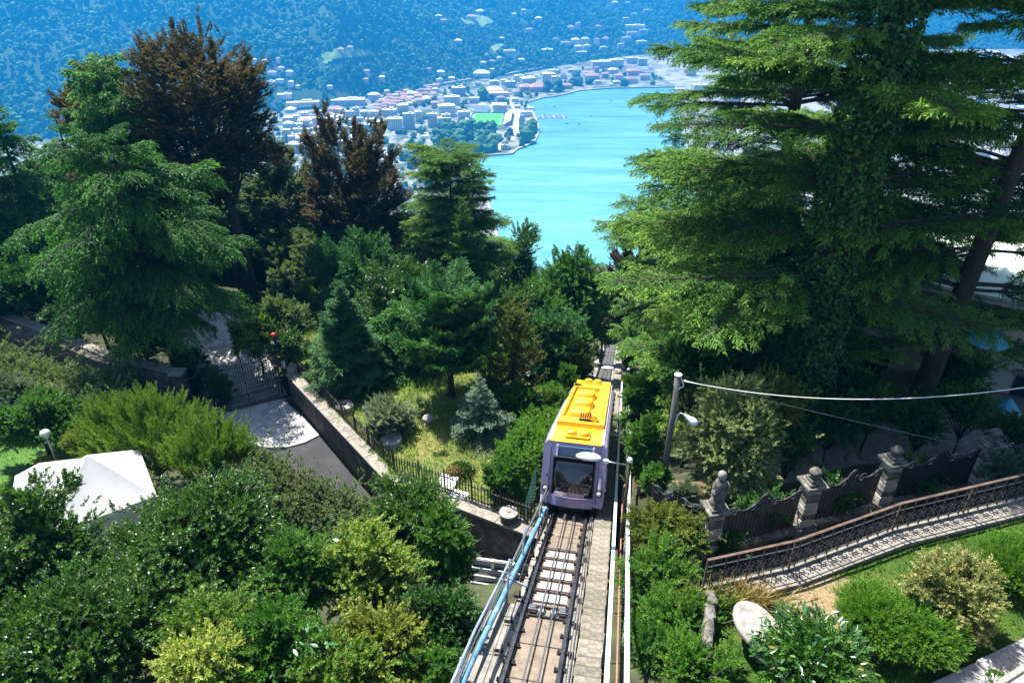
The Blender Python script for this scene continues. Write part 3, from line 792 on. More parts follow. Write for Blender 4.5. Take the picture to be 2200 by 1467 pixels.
def boat(loc, rz, s, label, group):
    r = empty('boat', loc, label, 'boat', group, rot=(0, 0, rz))
    mb = MB()
    st_ = [(-1, .62, 0), (-.4, .8, 0), (.2, .75, .05), (.7, .42, .15), (1, .04, .3)]
    vs = []
    for (x, w_, z) in st_: vs += [(x * s, -w_ * s * .36, .75 * s * .3 + z * s * .4), (x * s, w_ * s * .36, .75 * s * .3 + z * s * .4), (x * s * .9, -w_ * s * .2, -.2), (x * s * .9, w_ * s * .2, -.2)]
    fs = []
    for i in range(4):
        a_, b_ = i * 4, i * 4 + 4
        fs += [(a_, a_ + 1, b_ + 1, b_), (a_ + 2, b_ + 2, b_ + 3, a_ + 3), (a_, b_, b_ + 2, a_ + 2), (a_ + 1, a_ + 3, b_ + 3, b_ + 1)]
    fs += [(0, 2, 3, 1), (16, 17, 19, 18)]
    mb.add(vs, fs); mb.build('hull', M['hull'], r, world=False)
    mb = MB(); mb.box((-.1 * s, 0, .38 * s), (.8 * s, .36 * s, .3 * s)); mb.box((-.2 * s, 0, .62 * s), (.45 * s, .3 * s, .18 * s)); mb.build('cabin', M['cabin'], r, world=False)
    return r
b0 = None
for xx in (-34, -14, 8, 26):
    for k in range(4):
        for sg in (-1, 1):
            p = np.array([xx + sg * 5.2, 6 + k * 7.4, 0]); ca, sa = math.cos(.05), math.sin(.05)
            w_ = (P[0] + p[0] * ca - p[1] * sa, P[1] + p[0] * sa + p[1] * ca, LAKE + .2)
            if b0 is None: b0 = boat(w_, 0, 3.6, 'small white boat moored in the rows of the marina pontoon', 'boats moored at the marina pontoon')
            else: dup(b0, w_, rngT.choice([0, math.pi]) + .05, rngT.uniform(.85, 1.15))
for i, (x, y, rz, lab) in enumerate(((1230, 965, .4, 'lone little boat on the open water right of the marina'), (1400, 838, 1.0, 'small boat far out in the bay, farthest from the marina'), (1030, 1028, .1, 'boat at anchor just below the marina pontoon'),
                                     (1135, 1032, .2, 'larger boat passing below the marina pontoon'), (930, 888, -.3, 'small boat above the marina near the stone quay'))):
    dup(b0, at_z(*c3(x, y), LAKE + .2), rz, 1.2, lab, 'boats out on the open lake')

# road along the harbour, railway embankment, meadow
def strip(name, px, z, w, mat, label, zfun=None, h=.05):
    pts = []
    for u, v in px:
        p = at_z(u, v, z) if zfun is None else on_far(u, v)[0] + np.array([0, 0, z])
        pts.append(p)
    V, F = [], []
    for i, p in enumerate(pts):
        d = norm((pts[min(i + 1, len(pts) - 1)] - pts[max(i - 1, 0)]) * np.array([1, 1, 0]))
        s = np.array([-d[1], d[0], 0]) * w / 2
        V += [p + s, p - s]
        CLEAR.append((p[0], p[1], w * .7))
    for i in range(len(pts) - 1): F.append((2 * i, 2 * i + 1, 2 * i + 3, 2 * i + 2))
    return tag(add_obj(name, mesh_np(name, V, F, mat)), label, None, None, 'structure')
M['road_pale'] = flat_mat('road_pale', (.46, .45, .43))
strip('lakeside_road', [c3(570, 840), c3(615, 900), c3(612, 990), c3(590, 1080), c3(560, 1150), c3(470, 1200), c3(420, 1262)], QUAY + .12, 17, M['road_pale'], 'pale harbour road past the stadium')
strip('street', [c3(210, 1010), c3(90, 1050), c3(-60, 1090), c3(-160, 1130)], QUAY + .1, 12, M['road_pale'], 'pale street below the apartment blocks')
mb = MB()
q = [on_far(*c3(x, y))[0] + np.array([0, 0, 5]) for x, y in ((-150, 735), (0, 712), (120, 694), (240, 672))]
for a_, b_ in zip(q[:-1], q[1:]): mb.bar(a_, b_, 7, 3.0)
for a_ in q: mb.bar(a_, a_ - np.array([0, 0, 12.]), 4, 4)
tag(mb.build('railway_viaduct', M['road_pale']), 'pale railway viaduct crossing above the apartment blocks', 'viaduct')
mb = MB()
q = [on_far(*c3(x, y))[0] + np.array([0, 0, 3]) for x, y in ((525, 628), (620, 608), (720, 590), (825, 574))]
for a_, b_ in zip(q[:-1], q[1:]): mb.bar(a_, b_, 6, 3.0)
for a_ in q: mb.bar(a_, a_ - np.array([0, 0, 9.]), 4, 4)
tag(mb.build('railway_viaduct', M['road_pale']), 'pale raised railway line above the harbour streets', 'viaduct')

def hill_patch(name, px, mat, label, lift=2.2):
    """field lying on the hill: the polygon's points and a fan, draped"""
    pts = [on_far(u, v)[0] for u, v in px]
    xs_, ys_ = [p[0] for p in pts], [p[1] for p in pts]
    gx, gy = np.meshgrid(np.linspace(min(xs_), max(xs_), 26), np.linspace(min(ys_), max(ys_), 26))
    def inside(x, y):
        c = np.zeros(np.shape(x), bool); j = len(pts) - 1
        for i in range(len(pts)):
            xi, yi, xj, yj = xs_[i], ys_[i], xs_[j], ys_[j]
            c ^= ((yi > y) != (yj > y)) & (x < (xj - xi) * (y - yi) / (yj - yi + 1e-9) + xi); j = i
        return c
    z = H(gx, gy) + lift + .8 * np.floor((gy - min(ys_)) / 14) % 1
    idx = np.arange(26 * 26).reshape(26, 26)
    F = np.stack([idx[:-1, :-1], idx[:-1, 1:], idx[1:, 1:], idx[1:, :-1]], -1).reshape(-1, 4)
    cx = gx.ravel()[F].mean(1); cy = gy.ravel()[F].mean(1)
    F = F[inside(cx, cy)]
    for x, y in zip(cx[inside(cx, cy)], cy[inside(cx, cy)]): CLEAR.append((x, y, 9))
    if len(F): tag(add_obj(name, mesh_np(name, np.stack([gx, gy, z], -1).reshape(-1, 3), F, mat)), label, None, None, 'structure')
M['meadow'] = mat_noise('meadow', [(.3, (.13, .26, .06)), (.6, (.26, .38, .11)), (.8, (.42, .46, .22))], .05, 1)
hill_patch('meadow', [c2(690, 500), c2(760, 455), c2(880, 440), c2(1040, 420), c2(1110, 435), c2(1190, 470), c2(1080, 480), c2(930, 490), c2(860, 505), c2(760, 540)], M['meadow'], 'terraced pale green meadow on the wooded slope')
hill_patch('meadow', [c3(150, 170), c3(300, 130), c3(420, 180), c3(350, 230), c3(220, 215)], M['meadow'], 'high pale meadow among the farmhouses')
hill_patch('meadow', [c3(400, 400), c3(480, 370), c3(520, 380), c3(430, 450)], M['meadow'], 'small bright clearing above the long villa')

# ------------------------------------------------------------------ far trees
rng = np.random.default_rng(11)
def in_view(P, margin=60):
    c, s = math.cos(PITCH), math.sin(PITCH)
    z = P[:, 1] * c - P[:, 2] * s
    yy = P[:, 1] * s + P[:, 2] * c
    u = UC + FPX * P[:, 0] / z; v = VC - FPX * yy / z
    return (u > -margin) & (u < 2200 + margin) & (v > -260) & (v < 1467)
xs = rng.uniform(-1700, 1900, 120000); ys = rng.uniform(850, 2900, 120000)
P = np.stack([xs, ys, H(xs, ys)], -1)
foot = np.interp(xs, FOOT_X, FOOT_Y)
dens = np.clip(.55 + .9 * fbm(xs / 130, ys / 130, 31), 0, 1)
keep = (ys > foot - 5) & in_view(P) & (rng.random(len(xs)) < dens)
C = np.array(CLEAR)
def clear_of(P):
    ok = np.ones(len(P), bool)
    for x, y, r in C: ok &= (P[:, 0] - x) ** 2 + (P[:, 1] - y) ** 2 > r * r
    return ok
P = P[keep]; P = P[clear_of(P)]
P[:, 2] -= 1.0
wood('forest', P, 4.2, 'dense broadleaf forest covering the mountain side', 3)
# trees of the town streets, too many to count
n = 1500
us = rng.uniform(430, 1420, n); vs = rng.uniform(150, 420, n)
d = np.stack([ray(u, v) for u, v in zip(us, vs)]); P = d * (QUAY / d[:, 2])[:, None]
foot = np.interp(P[:, 0], FOOT_X, FOOT_Y)
sx = np.array([p[0] for p in poly]); sy = np.array([p[1] for p in poly])
c = np.zeros(n, bool); j = len(poly) - 1
for i in range(len(poly)):
    c ^= ((sy[i] > P[:, 1]) != (sy[j] > P[:, 1])) & (P[:, 0] < (sx[j] - sx[i]) * (P[:, 1] - sy[i]) / (sy[j] - sy[i] + 1e-9) + sx[i]); j = i
P = P[c & (P[:, 1] < foot + 4) & (rng.random(n) < .8)]
P = P[clear_of(P)]
wood('town_trees', P, 4.6, 'street and garden trees between the buildings of the town', 4)['kind'] = 'stuff'
# park trees on the point, each a tree
park_me = []
for k in range(3):
    me = crown_proto(20 + k, [1.0, 1.3, 1.15][k]); me.materials.append(M['far_leaves']); park_me.append(me)
tb = MB(); tb.tube([(0, 0, -.1), (0, 0, .9)], [.12, .07], 6); trunk_me = tb.mesh('trunk', M['bark'])
k = 0
PARK = [(x, y) for x in range(-40, 440, 46) for y in (1060, 1100, 1140, 1180, 1222, 1262)] + [(700, 1110), (715, 1150), (690, 1165), (745, 1085), (960, 770), (975, 740), (1090, 650), (1110, 690), (1080, 700), (1140, 700), (860, 750), (1500, 715), (1225, 690), (330, 835), (355, 815), (380, 835)]
for i, (x, y) in enumerate(PARK):
    x += rngT.uniform(-18, 18); y += rngT.uniform(-12, 12)
    if i < 66 and (y > 1265 - max(0, (150 - x)) * .2 and x < 120): pass
    Pq = at_z(*c3(x, y), QUAY)
    s = rngT.uniform(5.2, 9.5) if i < 66 else rngT.uniform(8, 13)
    near = 'in the lakeside park, ' + ['row nearest the pitch', 'second row from the pitch', 'third row from the pitch', 'third row from the shore', 'second row from the shore', 'row nearest the shore'][i % 6] if i < 66 else 'by the water along the bay, ' + ('near the tower' if i < 70 else 'beside the harbour roofs')
    r = empty('park_tree', Pq, f'round green broadleaf tree {near}', 'tree', 'trees of the lakeside park' if i < 66 else 'trees by the water along the bay', rot=(0, 0, rngT.uniform(0, 6)))
    r.scale = (s, s, s)
    add_obj('crown', park_me[i % 3], r); add_obj('trunk', trunk_me, r)
# lower wood on our own slope down to the shore
xs = rng.uniform(-760, 500, 9000); ys = rng.uniform(190, 640, 9000)
P = np.stack([xs, ys, T(xs, ys)], -1)
P = P[in_view(P, 100) & (P[:, 2] > -280)]
wood('lower_wood', P, 4.2, 'wood on the steep slope running down to the lake', 8)
# ------------------------------------------------------------------ funicular track
TM = np.stack([RT, A, N], -1)            # local (right, downhill, up) -> world
TROT = Matrix(TM.tolist()).to_euler()
S_END = 62.0
S_BR0, S_BR1 = s_of_v(1284), s_of_v(1172)      # open bridge deck over the lower road
S_SOLID0, S_SOLID1 = S_BR0 - .3, s_of_v(1095)

track = empty('railway_track', TP(0, 0, 0), 'single funicular track of two dark rails running down the slope', 'railway track', rot=TROT)
def tb(mb, name, mat, parent=track, **k): return mb.build(name, mat, parent, world=False, **k)
# local coordinates (l, s, h)
for sx in (-1, 1):
    mb = MB()
    for (w, h0, h1) in ((.065, -.03, 0.0), (.022, -.11, -.03), (.12, -.13, -.11)):
        mb.box((sx * .5, (S_END - 7) / 2, (h0 + h1) / 2), (w, S_END + 7, h1 - h0))
    tb(mb, 'rail', M['rail'])
# slabs between the rails
rs = random.Random(2)
def slab(s0, s1, mat, h=-.14, w=.9, th=.1):
    mb = MB(); mb.box((rs.uniform(-.008, .008), (s0 + s1) / 2, h - th / 2 + rs.uniform(-.008, .008)), (w, s1 - s0, th))
    return tb(mb, 'slab', mat, bevel=.012)
s = -7.0
while s < S_BR0 - .05:
    e = min(s + 1.22, S_BR0); slab(s, e - .025, M['slab_brown']); s = e
s = S_BR0 + .12
while s < S_BR1 - .3:
    slab(s, s + .40, M['slab_white'], -.15, .84, .07)
    mb = MB(); mb.box((0, s + .50, -.2), (1.5, .13, .14)); tb(mb, 'crossbeam', M['dark'])
    mb = MB(); mb.box((0, s + .415, -.13), (.86, .05, .06)); tb(mb, 'edge_strip', M['rust'])
    s += .62
s = S_BR1
while s < 9.6:
    slab(s, s + 1.0, M['slab_brown']); s += 1.03
s = 9.6
while s < S_END:
    slab(s, s + .62, M['slab_dark'], -.16)
    s += .78
# long girders of the bridge deck
for sx in (-1, 1):
    mb = MB(); mb.box((sx * .5, (S_SOLID0 + S_SOLID1) / 2, -.38), (.22, S_SOLID1 - S_SOLID0 + .6, .48)); tb(mb, 'girder', M['rust'])
# ledges beside the rails
for s0, s1, l0, l1, nm in ((-7, S_SOLID0, -1.02, -.57, 'ledge'), (S_SOLID0, S_SOLID1, -.74, -.58, 'ledge'), (S_SOLID1, S_END, -1.1, -.57, 'ledge'), (-7, S_END, .57, .74, 'ledge')):
    s = s0
    while s < s1 - .02:
        e = min(s + rs.uniform(1.3, 2.0), s1)
        mb = MB(); mb.box(((l0 + l1) / 2, (s + e) / 2, -.22 + rs.uniform(-.015, .015)), (l1 - l0, e - s - .02, .22)); tb(mb, 'ledge', M['concrete'], bevel=.02)
        s = e
# rail fastenings: dark clips each side of both rails
mb = MB()
for s in np.arange(-6.6, 34, .61):
    for sx in (-1, 1):
        for sd in (-1, 1):
            mb.box((sx * .5 + sd * .085, s, -.105), (.08, .10, .05)); mb.box((sx * .5 + sd * .1, s, -.08), (.03, .035, .06))
tb(mb, 'fastening', M['dark'], kind='stuff')
# rope sheaves between the rails
def sheave(s, l):
    mb = MB()
    MX = np.array([[0, 0, 1.], [0, 1, 0], [-1, 0, 0]])
    mb.lathe([(.02, -.05), (.15, -.05), (.15, -.035), (.11, -.012), (.11, .012), (.15, .035), (.15, .05), (.02, .05)], 18, (l, s, -.15), MX)
    mb.box((l - .075, s, -.17), (.02, .34, .12)); mb.box((l + .075, s, -.17), (.02, .34, .12))
    tb(mb, 'sheave', M['steel'])
for s in (s_of_v(1306), s_of_v(1106), 34, 46):
    for l in (-.13, .14): sheave(s, l)
s = s_of_v(1306)
for l in (-.33, .34):
    mb = MB(); mb.box((l, s + .02, -.06), (.19, .2, .09)); mb.box((l, s + .02, .0), (.15, .15, .035)); tb(mb, 'grease_box', M['steel'], bevel=.015)
for ds in (-.22, .22):
    mb = MB(); mb.box((0, s + ds, -.12), (.92, .05, .08)); tb(mb, 'bearer', M['dark'])
# haul ropes
for l in (-.13, .14):
    mb = MB(); ss = np.linspace(-7, 9.2, 12)
    mb.tube([TP(l, .0, s) for s in ss], .019, 6, up=N)
    o = mb.build('haul_rope', M['steel'])
    tag(o, 'steel haul rope, %s of the two between the rails, above the car' % ('left' if l < 0 else 'right'), 'rope', 'haul ropes between the rails')
    mb = MB(); mb.tube([TP(l + .02, .0, s) for s in (20.5, 40, S_END)], .019, 6, up=N)
    o = mb.build('haul_rope', M['steel'])
    tag(o, 'steel haul rope below the car, %s of the two on the lower track' % ('left' if l < 0 else 'right'), 'rope', 'haul ropes between the rails')

# concrete bed under the track
bed = MB()
for s0, s1 in ((-7, S_SOLID0), (S_SOLID1, S_END)):
    a = [TP(l, h, s) for s in (s0, s1) for (l, h) in ((-1.35, -.34), (1.42, -.34), (1.42, -5.5), (-1.35, -5.5))]
    bed.add(a, [(0, 1, 2, 3), (7, 6, 5, 4), (0, 4, 5, 1), (1, 5, 6, 2), (2, 6, 7, 3), (3, 7, 4, 0)])
tag(bed.build('track_bed', M['concrete']), 'concrete bed carrying the funicular track', None, None, 'structure')
mb = MB(); mb.box((1.02, (S_SOLID0 + S_SOLID1) / 2, -.5), (.8, S_SOLID1 - S_SOLID0 + .4, .2))
tag(mb.build('stair_bridge', M['concrete'], track, world=False), None)

# staircase on the right, each tread a block
stairs = empty('staircase', TP(1.02, 0, 0), 'narrow concrete staircase climbing along the right of the track', 'staircase', rot=(0, 0, math.atan2(HD[1], HD[0]) - math.pi / 2))
run = .30 / (A @ HD) * (A @ HD)
step_mes = []
for k in range(6):
    mb = MB()
    g = rs.uniform
    mb.box((0, 0, -.16), (.50 + g(-.02, .02), .238 + g(-.012, .012), .32))
    k0 = len(mb.f); mb.box((0, -.095, .001), (.46, .055, .012)); me = mb.mesh('step', M['concrete_step']); me.materials.append(M['slab_dark'])
    for p_ in me.polygons[k0:]: p_.material_index = 1
    for v in me.vertices:
        v.co.x += g(-.016, .016); v.co.y += g(-.012, .012); v.co.z += g(-.006, .006)
    step_mes.append(me)
yaw_st = math.atan2(HD[1], HD[0]) - math.pi / 2
for k in range(195):
    dy = -6.3 + k * .30
    dz = dy * (A[2] / (A @ HD))
    o = add_obj('step', step_mes[k % 6], stairs)
    o.location = (rs.uniform(-.01, .01), dy, dz - .02 + rs.uniform(-.006, .006))

# pipes and rails beside the track
def run_tube(name, pts, r, mat, label, cat, n=8, group=None):
    mb = MB(); mb.tube(pts, r, n, up=N)
    return tag(mb.build(name, mat, smooth=True), label, cat, group)
s_car = s_of_v(1080)
bp_ = [TP(-1.16, .12, -5.5), TP(-1.12, .12, s_of_v(1459)), TP(-.74, .1, s_of_v(1090)), TP(-.66, .05, 13)]
pipe = run_tube('water_pipe', bp_, .062, M['pipe_blue'], 'weathered blue pipe running beside the left rail', 'pipe', 12)
# handrail of pipes with sagging cables on the left
hr = empty('handrail', TP(-1.05, 0, 0), 'grey pipe handrail carrying old cables left of the track', 'handrail')
mb = MB(); mb.tube([TP(-1.1, .8, -5.5), TP(-1.08, .8, s_of_v(1467)), TP(-.97, .8, s_of_v(1292)), TP(-.97, .74, s_of_v(1282))], .028, 8, up=N); mb.build('pipe', M['pipe_grey'], hr, smooth=True)
for k, (dl, dh, r) in enumerate(((.06, -.05, .018), (.02, -.11, .022), (.09, -.13, .014))):
    mb = MB(); pts = []
    ss = np.linspace(-5.5, s_of_v(1060), 44)
    for i, s in enumerate(ss):
        l = np.interp(s, [-5.5, s_of_v(1467), s_of_v(1292), s_of_v(1060)], [-1.1, -1.08, -.97, -.74])
        sag = .02 * math.sin(i * .8 + k * 2) + (.07 * math.exp(-((s - s_of_v(1105)) / .25) ** 2) if k == 1 else 0)
        pts.append(TP(l + dl + sag * .5, .8 + dh + sag, s))
    mb.tube(pts, r, 6, up=N); mb.build('cable', M['slab_dark'] if k else M['steel'], hr)
for v in (1540, 1292, 1215, 1130):
    s = s_of_v(v); l = np.interp(s, [-5.5, s_of_v(1467), s_of_v(1292), s_of_v(1060)], [-1.1, -1.08, -.97, -.74])
    mb = MB(); mb.tube([TP(l, -.6, s), TP(l, .86, s)], .03, 8); mb.build('post', M['pipe_grey'], hr, smooth=True)
mb = MB(); s = s_of_v(1294); mb.tube([TP(-.98, .45, s), TP(-.52, .3, s)], .024, 8); mb.build('bracket', M['pipe_grey'], hr)
# signal wires left of the rail
for k, (l, h) in enumerate(((-.80, .05), (-.68, .12))):
    o = run_tube('signal_wire', [TP(l, h, s) for s in np.linspace(-6, 9.3, 8)], .008, M['rust'], 'thin rusty signal wire, %s of two beside the left rail' % ('outer', 'inner')[k], 'wire', 5, 'signal wires beside the rail')
    if k == 0:
        pass
mb = MB()
for s in np.arange(-6, 9, 1.15):
    mb.box((-.74, s, -.02), (.2, .05, .05)); mb.box((-.68, s, .05), (.04, .05, .14))
    mb.box((.66, s + .3, -.04), (.12, .06, .1))
tb(mb, 'wire_holder', M['dark'], kind='stuff')
# cables to the right of the right rail
for k, (l, h) in enumerate(((.635, .03), (.69, .05))):
    run_tube('conduit', [TP(l, h + .012 * math.sin(s * 3 + k), s) for s in np.linspace(-6, 30, 60)], .014, M['steel'], 'thin grey conduit, %s of two between right rail and steps' % ('inner', 'outer')[k], 'conduit', 5, 'conduits between rail and steps')
# pale cable duct between the steps and the wall
duct = empty('cable_duct', TP(1.34, .5, 0), 'long pale blue cable duct above the right edge of the steps', 'cable duct')
mb = MB(); mb.bar(TP(1.35, .52, -6), TP(1.35, .52, 34), .085, .06, up=N); mb.build('channel', M['pale_blue'], duct)
for s in np.arange(-5, 30, 2.2):
    mb = MB(); mb.bar(TP(1.38, -.3, s), TP(1.38, .5, s), .04, .04); mb.build('post', M['steel'], duct)
# white pipe rail and red hose at the far right
wr = empty('pipe_rail', TP(1.6, .9, 0), 'white double pipe rail along the right side of the steps', 'pipe rail')
for dl, dh in ((0, 0), (.05, -.02)):
    mb = MB(); mb.tube([TP(1.62 + dl, .92 + dh, -6), TP(1.66 + dl, .92 + dh, 6), TP(1.74 + dl, .95 + dh, 14), TP(1.74 + dl, .95 + dh, 40)], .024, 8, up=N); mb.build('pipe', M['white_paint'], wr, smooth=True)
for s in np.arange(-5, 38, 2.4):
    mb = MB(); mb.tube([TP(1.68, -.4, s), TP(1.68, .92, s)], .022, 6); mb.build('post', M['white_paint'], wr)
mb = MB(); s0 = s_of_v(1075)
mb.tube([TP(1.52, .45, -6), TP(1.53, .45, s_of_v(1300)), TP(1.55, .5, s0 - .9), TP(1.56, .7, s0 - .3), TP(1.6, .75, s0), TP(1.85, .75, s0 + .05), TP(2.3, .75, s0 + .1)], .018, 8, up=N)
tag(mb.build('red_pipe', M['red_pipe'], smooth=True), 'faded red pipe bending right near the lamp post', 'pipe')

# ------------------------------------------------------------------ the funicular car
CW, CL, CH = 1.96, 10.9, 2.38
S_CAR = s_of_v(1105)
car = empty('funicular_car', TP(0, 0, S_CAR), 'lavender funicular car with yellow roof going down the track', 'funicular car', rot=TROT)
def paint(name, c, rough=.32, coat=.3):
    m, nt, out = new_mat(name)
    b = nt.nodes.new('ShaderNodeBsdfPrincipled')
    f = noise(nt, 2.2, 5, .7)
    nt.links.new(ramp(nt, f, [(.3, tuple(x * .74 for x in c)), (.62, c)]), b.inputs['Base Color'])
    f2 = noise(nt, 9, 4, .7)
    nt.links.new(ramp(nt, f2, [(.3, (rough * .7,) * 3), (.7, (rough * 1.5,) * 3)]), b.inputs['Roughness'])
    b.inputs['Coat Weight'].default_value = coat
    nt.links.new(b.outputs[0], out.inputs['Surface']); return m
M['lavender'] = paint('lavender_paint', (.36, .30, .48))
M['car_yellow'] = paint('yellow_paint', (.80, .45, .015), .38)
M['car_white'] = paint('white_trim', (.70, .68, .76))
m, nt, out = new_mat('car_glass'); b = nt.nodes.new('ShaderNodeBsdfPrincipled')
b.inputs['Base Color'].default_value = (.012, .011, .012, 1); b.inputs['Roughness'].default_value = .06; b.inputs['IOR'].default_value = 1.6; b.inputs['Specular IOR Level'].default_value = .8
nt.links.new(b.outputs[0], out.inputs['Surface']); M['car_glass'] = m
m, nt, out = new_mat('blind_glass'); b = nt.nodes.new('ShaderNodeBsdfPrincipled')
b.inputs['Base Color'].default_value = (.07, .13, .22, 1); b.inputs['Roughness'].default_value = .12
nt.links.new(b.outputs[0], out.inputs['Surface']); M['blind_glass'] = m
def cb(mb, name, mat, parent=car, **k): return mb.build(name, mat, parent, world=False, **k)
# body: cross-section with rounded roof shoulders, extruded along the track; front dips at the roof end
Z0 = .30
def section(top, half=CW / 2, r=.20):
    pts = [(-half + .04, Z0), (half - .04, Z0), (half, Z0 + .25)]
    for k in range(6):
        a = k / 5 * math.pi / 2
        pts.append((half - r + r * math.cos(a), top - r + r * math.sin(a)))
    for k in range(6):
        a = math.pi / 2 + k / 5 * math.pi / 2
        pts.append((-half + r + r * math.cos(a), top - r + r * math.sin(a)))
    pts.append((-half, Z0 + .25))
    return pts
TOPF, TOPM = CH - .12, CH
stations = [(0.0, TOPF), (1.55, TOPM), (CL - 1.3, TOPM), (CL, TOPF)]
vs, fs = [], []
nsec = len(section(1))
for (y, top) in stations:
    for x, z in section(top): vs.append((x, y, z))
for i in range(len(stations) - 1):
    for j in range(nsec):
        k = (j + 1) % nsec
        fs.append((i * nsec + j, (i + 1) * nsec + j, (i + 1) * nsec + k, i * nsec + k))
fs.append(tuple(range(nsec))); fs.append(tuple((len(stations) - 1) * nsec + j for j in range(nsec))[::-1])
mb = MB(); mb.add(vs, fs); cb(mb, 'body', M['lavender'], autosmooth=True)
# yellow roof sheet, with a recess in the middle made of raised sides
RW = .78
mb = MB()
mb.add([(-RW, -.03, TOPF + .012), (RW, -.03, TOPF + .012), (RW, 1.55, TOPM + .02), (-RW, 1.55, TOPM + .02), (-RW, -.03, TOPF - .02), (RW, -.03, TOPF - .02), (RW, 1.55, TOPM - .03), (-RW, 1.55, TOPM - .03)],
       [(0, 1, 2, 3), (4, 7, 6, 5), (0, 4, 5, 1), (1, 5, 6, 2), (2, 6, 7, 3), (3, 7, 4, 0)])
r0, r1, rl, rr_ = 2.5, 8.7, -.66, .36
for (x0, x1, y0, y1) in ((-RW, RW, 1.55, r0), (-RW, RW, r1, CL - .02), (-RW, rl, r0, r1), (rr_, RW, r0, r1)):
    mb.box(((x0 + x1) / 2, (y0 + y1) / 2, TOPM + .07), (x1 - x0, y1 - y0, .17))
mb.box(((rl + rr_) / 2, (r0 + r1) / 2, TOPM + .008), (rr_ - rl, r1 - r0, .02))
cb(mb, 'roof', M['car_yellow'], bevel=.012)
RT_ = TOPM + .155
for k in range(3):
    yc = 3.5 + k * 1.85
    mb = MB()
    hw, hl, hh = .40, .62, .27
    prof = []
    for (f_, z) in ((1, 0), (1, .5), (.96, .72), (.88, .9), (.72, 1.0)): prof.append((f_, z))
    ring = 20
    for f_, z in prof:
        for j in range(ring):
            a = 2 * math.pi * j / ring
            ca, sa = math.cos(a), math.sin(a)
            sx_ = math.copysign(abs(ca) ** .45, ca); sy_ = math.copysign(abs(sa) ** .45, sa)
            mb.v.append((-.15 + sx_ * (hw - (1 - f_) * .28), yc + sy_ * (hl - (1 - f_) * .28), TOPM + .02 + z * hh))
    base = 0
    for i in range(len(prof) - 1):
        for j in range(ring):
            mb.f.append((i * ring + j, i * ring + (j + 1) % ring, (i + 1) * ring + (j + 1) % ring, (i + 1) * ring + j))
    mb.f.append(tuple((len(prof) - 1) * ring + j for j in range(ring)))
    o = cb(mb, 'roof_unit', M['car_yellow'], autosmooth=True)
    mb = MB(); mb.box((-.15, yc - .42, TOPM + .02 + hh - .02), (.5, .045, .06)); mb.box((-.15, yc + .42, TOPM + .02 + hh - .02), (.5, .045, .06)); cb(mb, 'slot', M['dark'], o)
# vents in pairs
for yc, top, tilt in ((.62, TOPF + .045, .12 / 1.55), (CL - .85, TOPM + .17, 0)):
    mb = MB(); zb = TOPF + .02 + (.62 * .12 / 1.55 if yc < 2 else .125)
    if yc > 2: zb = TOPM + .155
    mb.box((0, yc, zb + .03), (.78, .66, .05)); cb(mb, 'vent_plate', M['car_yellow'], bevel=.01)
    for x in (-.2, .2):
        mb = MB(); mb.lathe([(.14, 0), (.17, .02), (.18, .06), (.165, .10), (.12, .135), (.06, .15)], 20, (x, yc, zb + .055)); cb(mb, 'vent_dome', M['car_yellow'], autosmooth=True)
# resistor coils
mb = MB()
for k in range(5):
    pts = [(-.02 + .075 * k + .012 * math.sin(t), 2.05 + .13 * math.cos(t), RT_ + .15 + .13 * math.sin(t)) for t in np.linspace(0, 2 * math.pi, 12)]
    mb.tube(pts, .013, 5, cap=False)
mb.box((.13, 2.05, RT_ + .03), (.42, .2, .04)); cb(mb, 'resistor_coil', M['dark'])
mb = MB(); mb.box((.42, 2.12, RT_ + .12), (.2, .3, .2)); cb(mb, 'roof_box', M['car_yellow'], bevel=.02)
for y in (1.55, 2.5, 5.6, 8.7):
    mb = MB(); mb.box((0 if y < 3 or y > 8 else .57, y, RT_ + .003 if y > 1.6 else RT_ - .0), (1.5 if y < 3 or y > 8 else .4, .018, .012)); cb(mb, 'roof_seam', M['rust'])
for x in (-.74, .74):
    mb = MB(); mb.box((x, -.002, 1.2), (.014, .012, 1.75)); cb(mb, 'panel_seam', M['rubber'])
# white gutters and side rails
for sx in (-1, 1):
    mb = MB(); mb.bar((sx * (RW + .03), 0, TOPF + .0), (sx * (RW + .03), 1.55, TOPM + .01), .07, .06); mb.bar((sx * (RW + .03), 1.55, TOPM + .01), (sx * (RW + .03), CL, TOPM + .01), .07, .06); cb(mb, 'gutter', M['car_white'])
    for k in range(9):
        y = 1.0 + k * 1.2
        mb = MB(); mb.box((sx * (CW / 2 + .02), y + .55, 1.55), (.03, .98, .85)); w_ = cb(mb, 'side_window', M['car_glass'], bevel=.02)
        mb = MB(); mb.box((sx * (CW / 2 + .03), y, 2.02), (.06, .12, .09)); cb(mb, 'window_catch', M['dark'])
    mb = MB(); mb.box((sx * (CW / 2 + .02), CL / 2, .82), (.04, CL - .5, .07)); cb(mb, 'side_strip', M['car_white'])
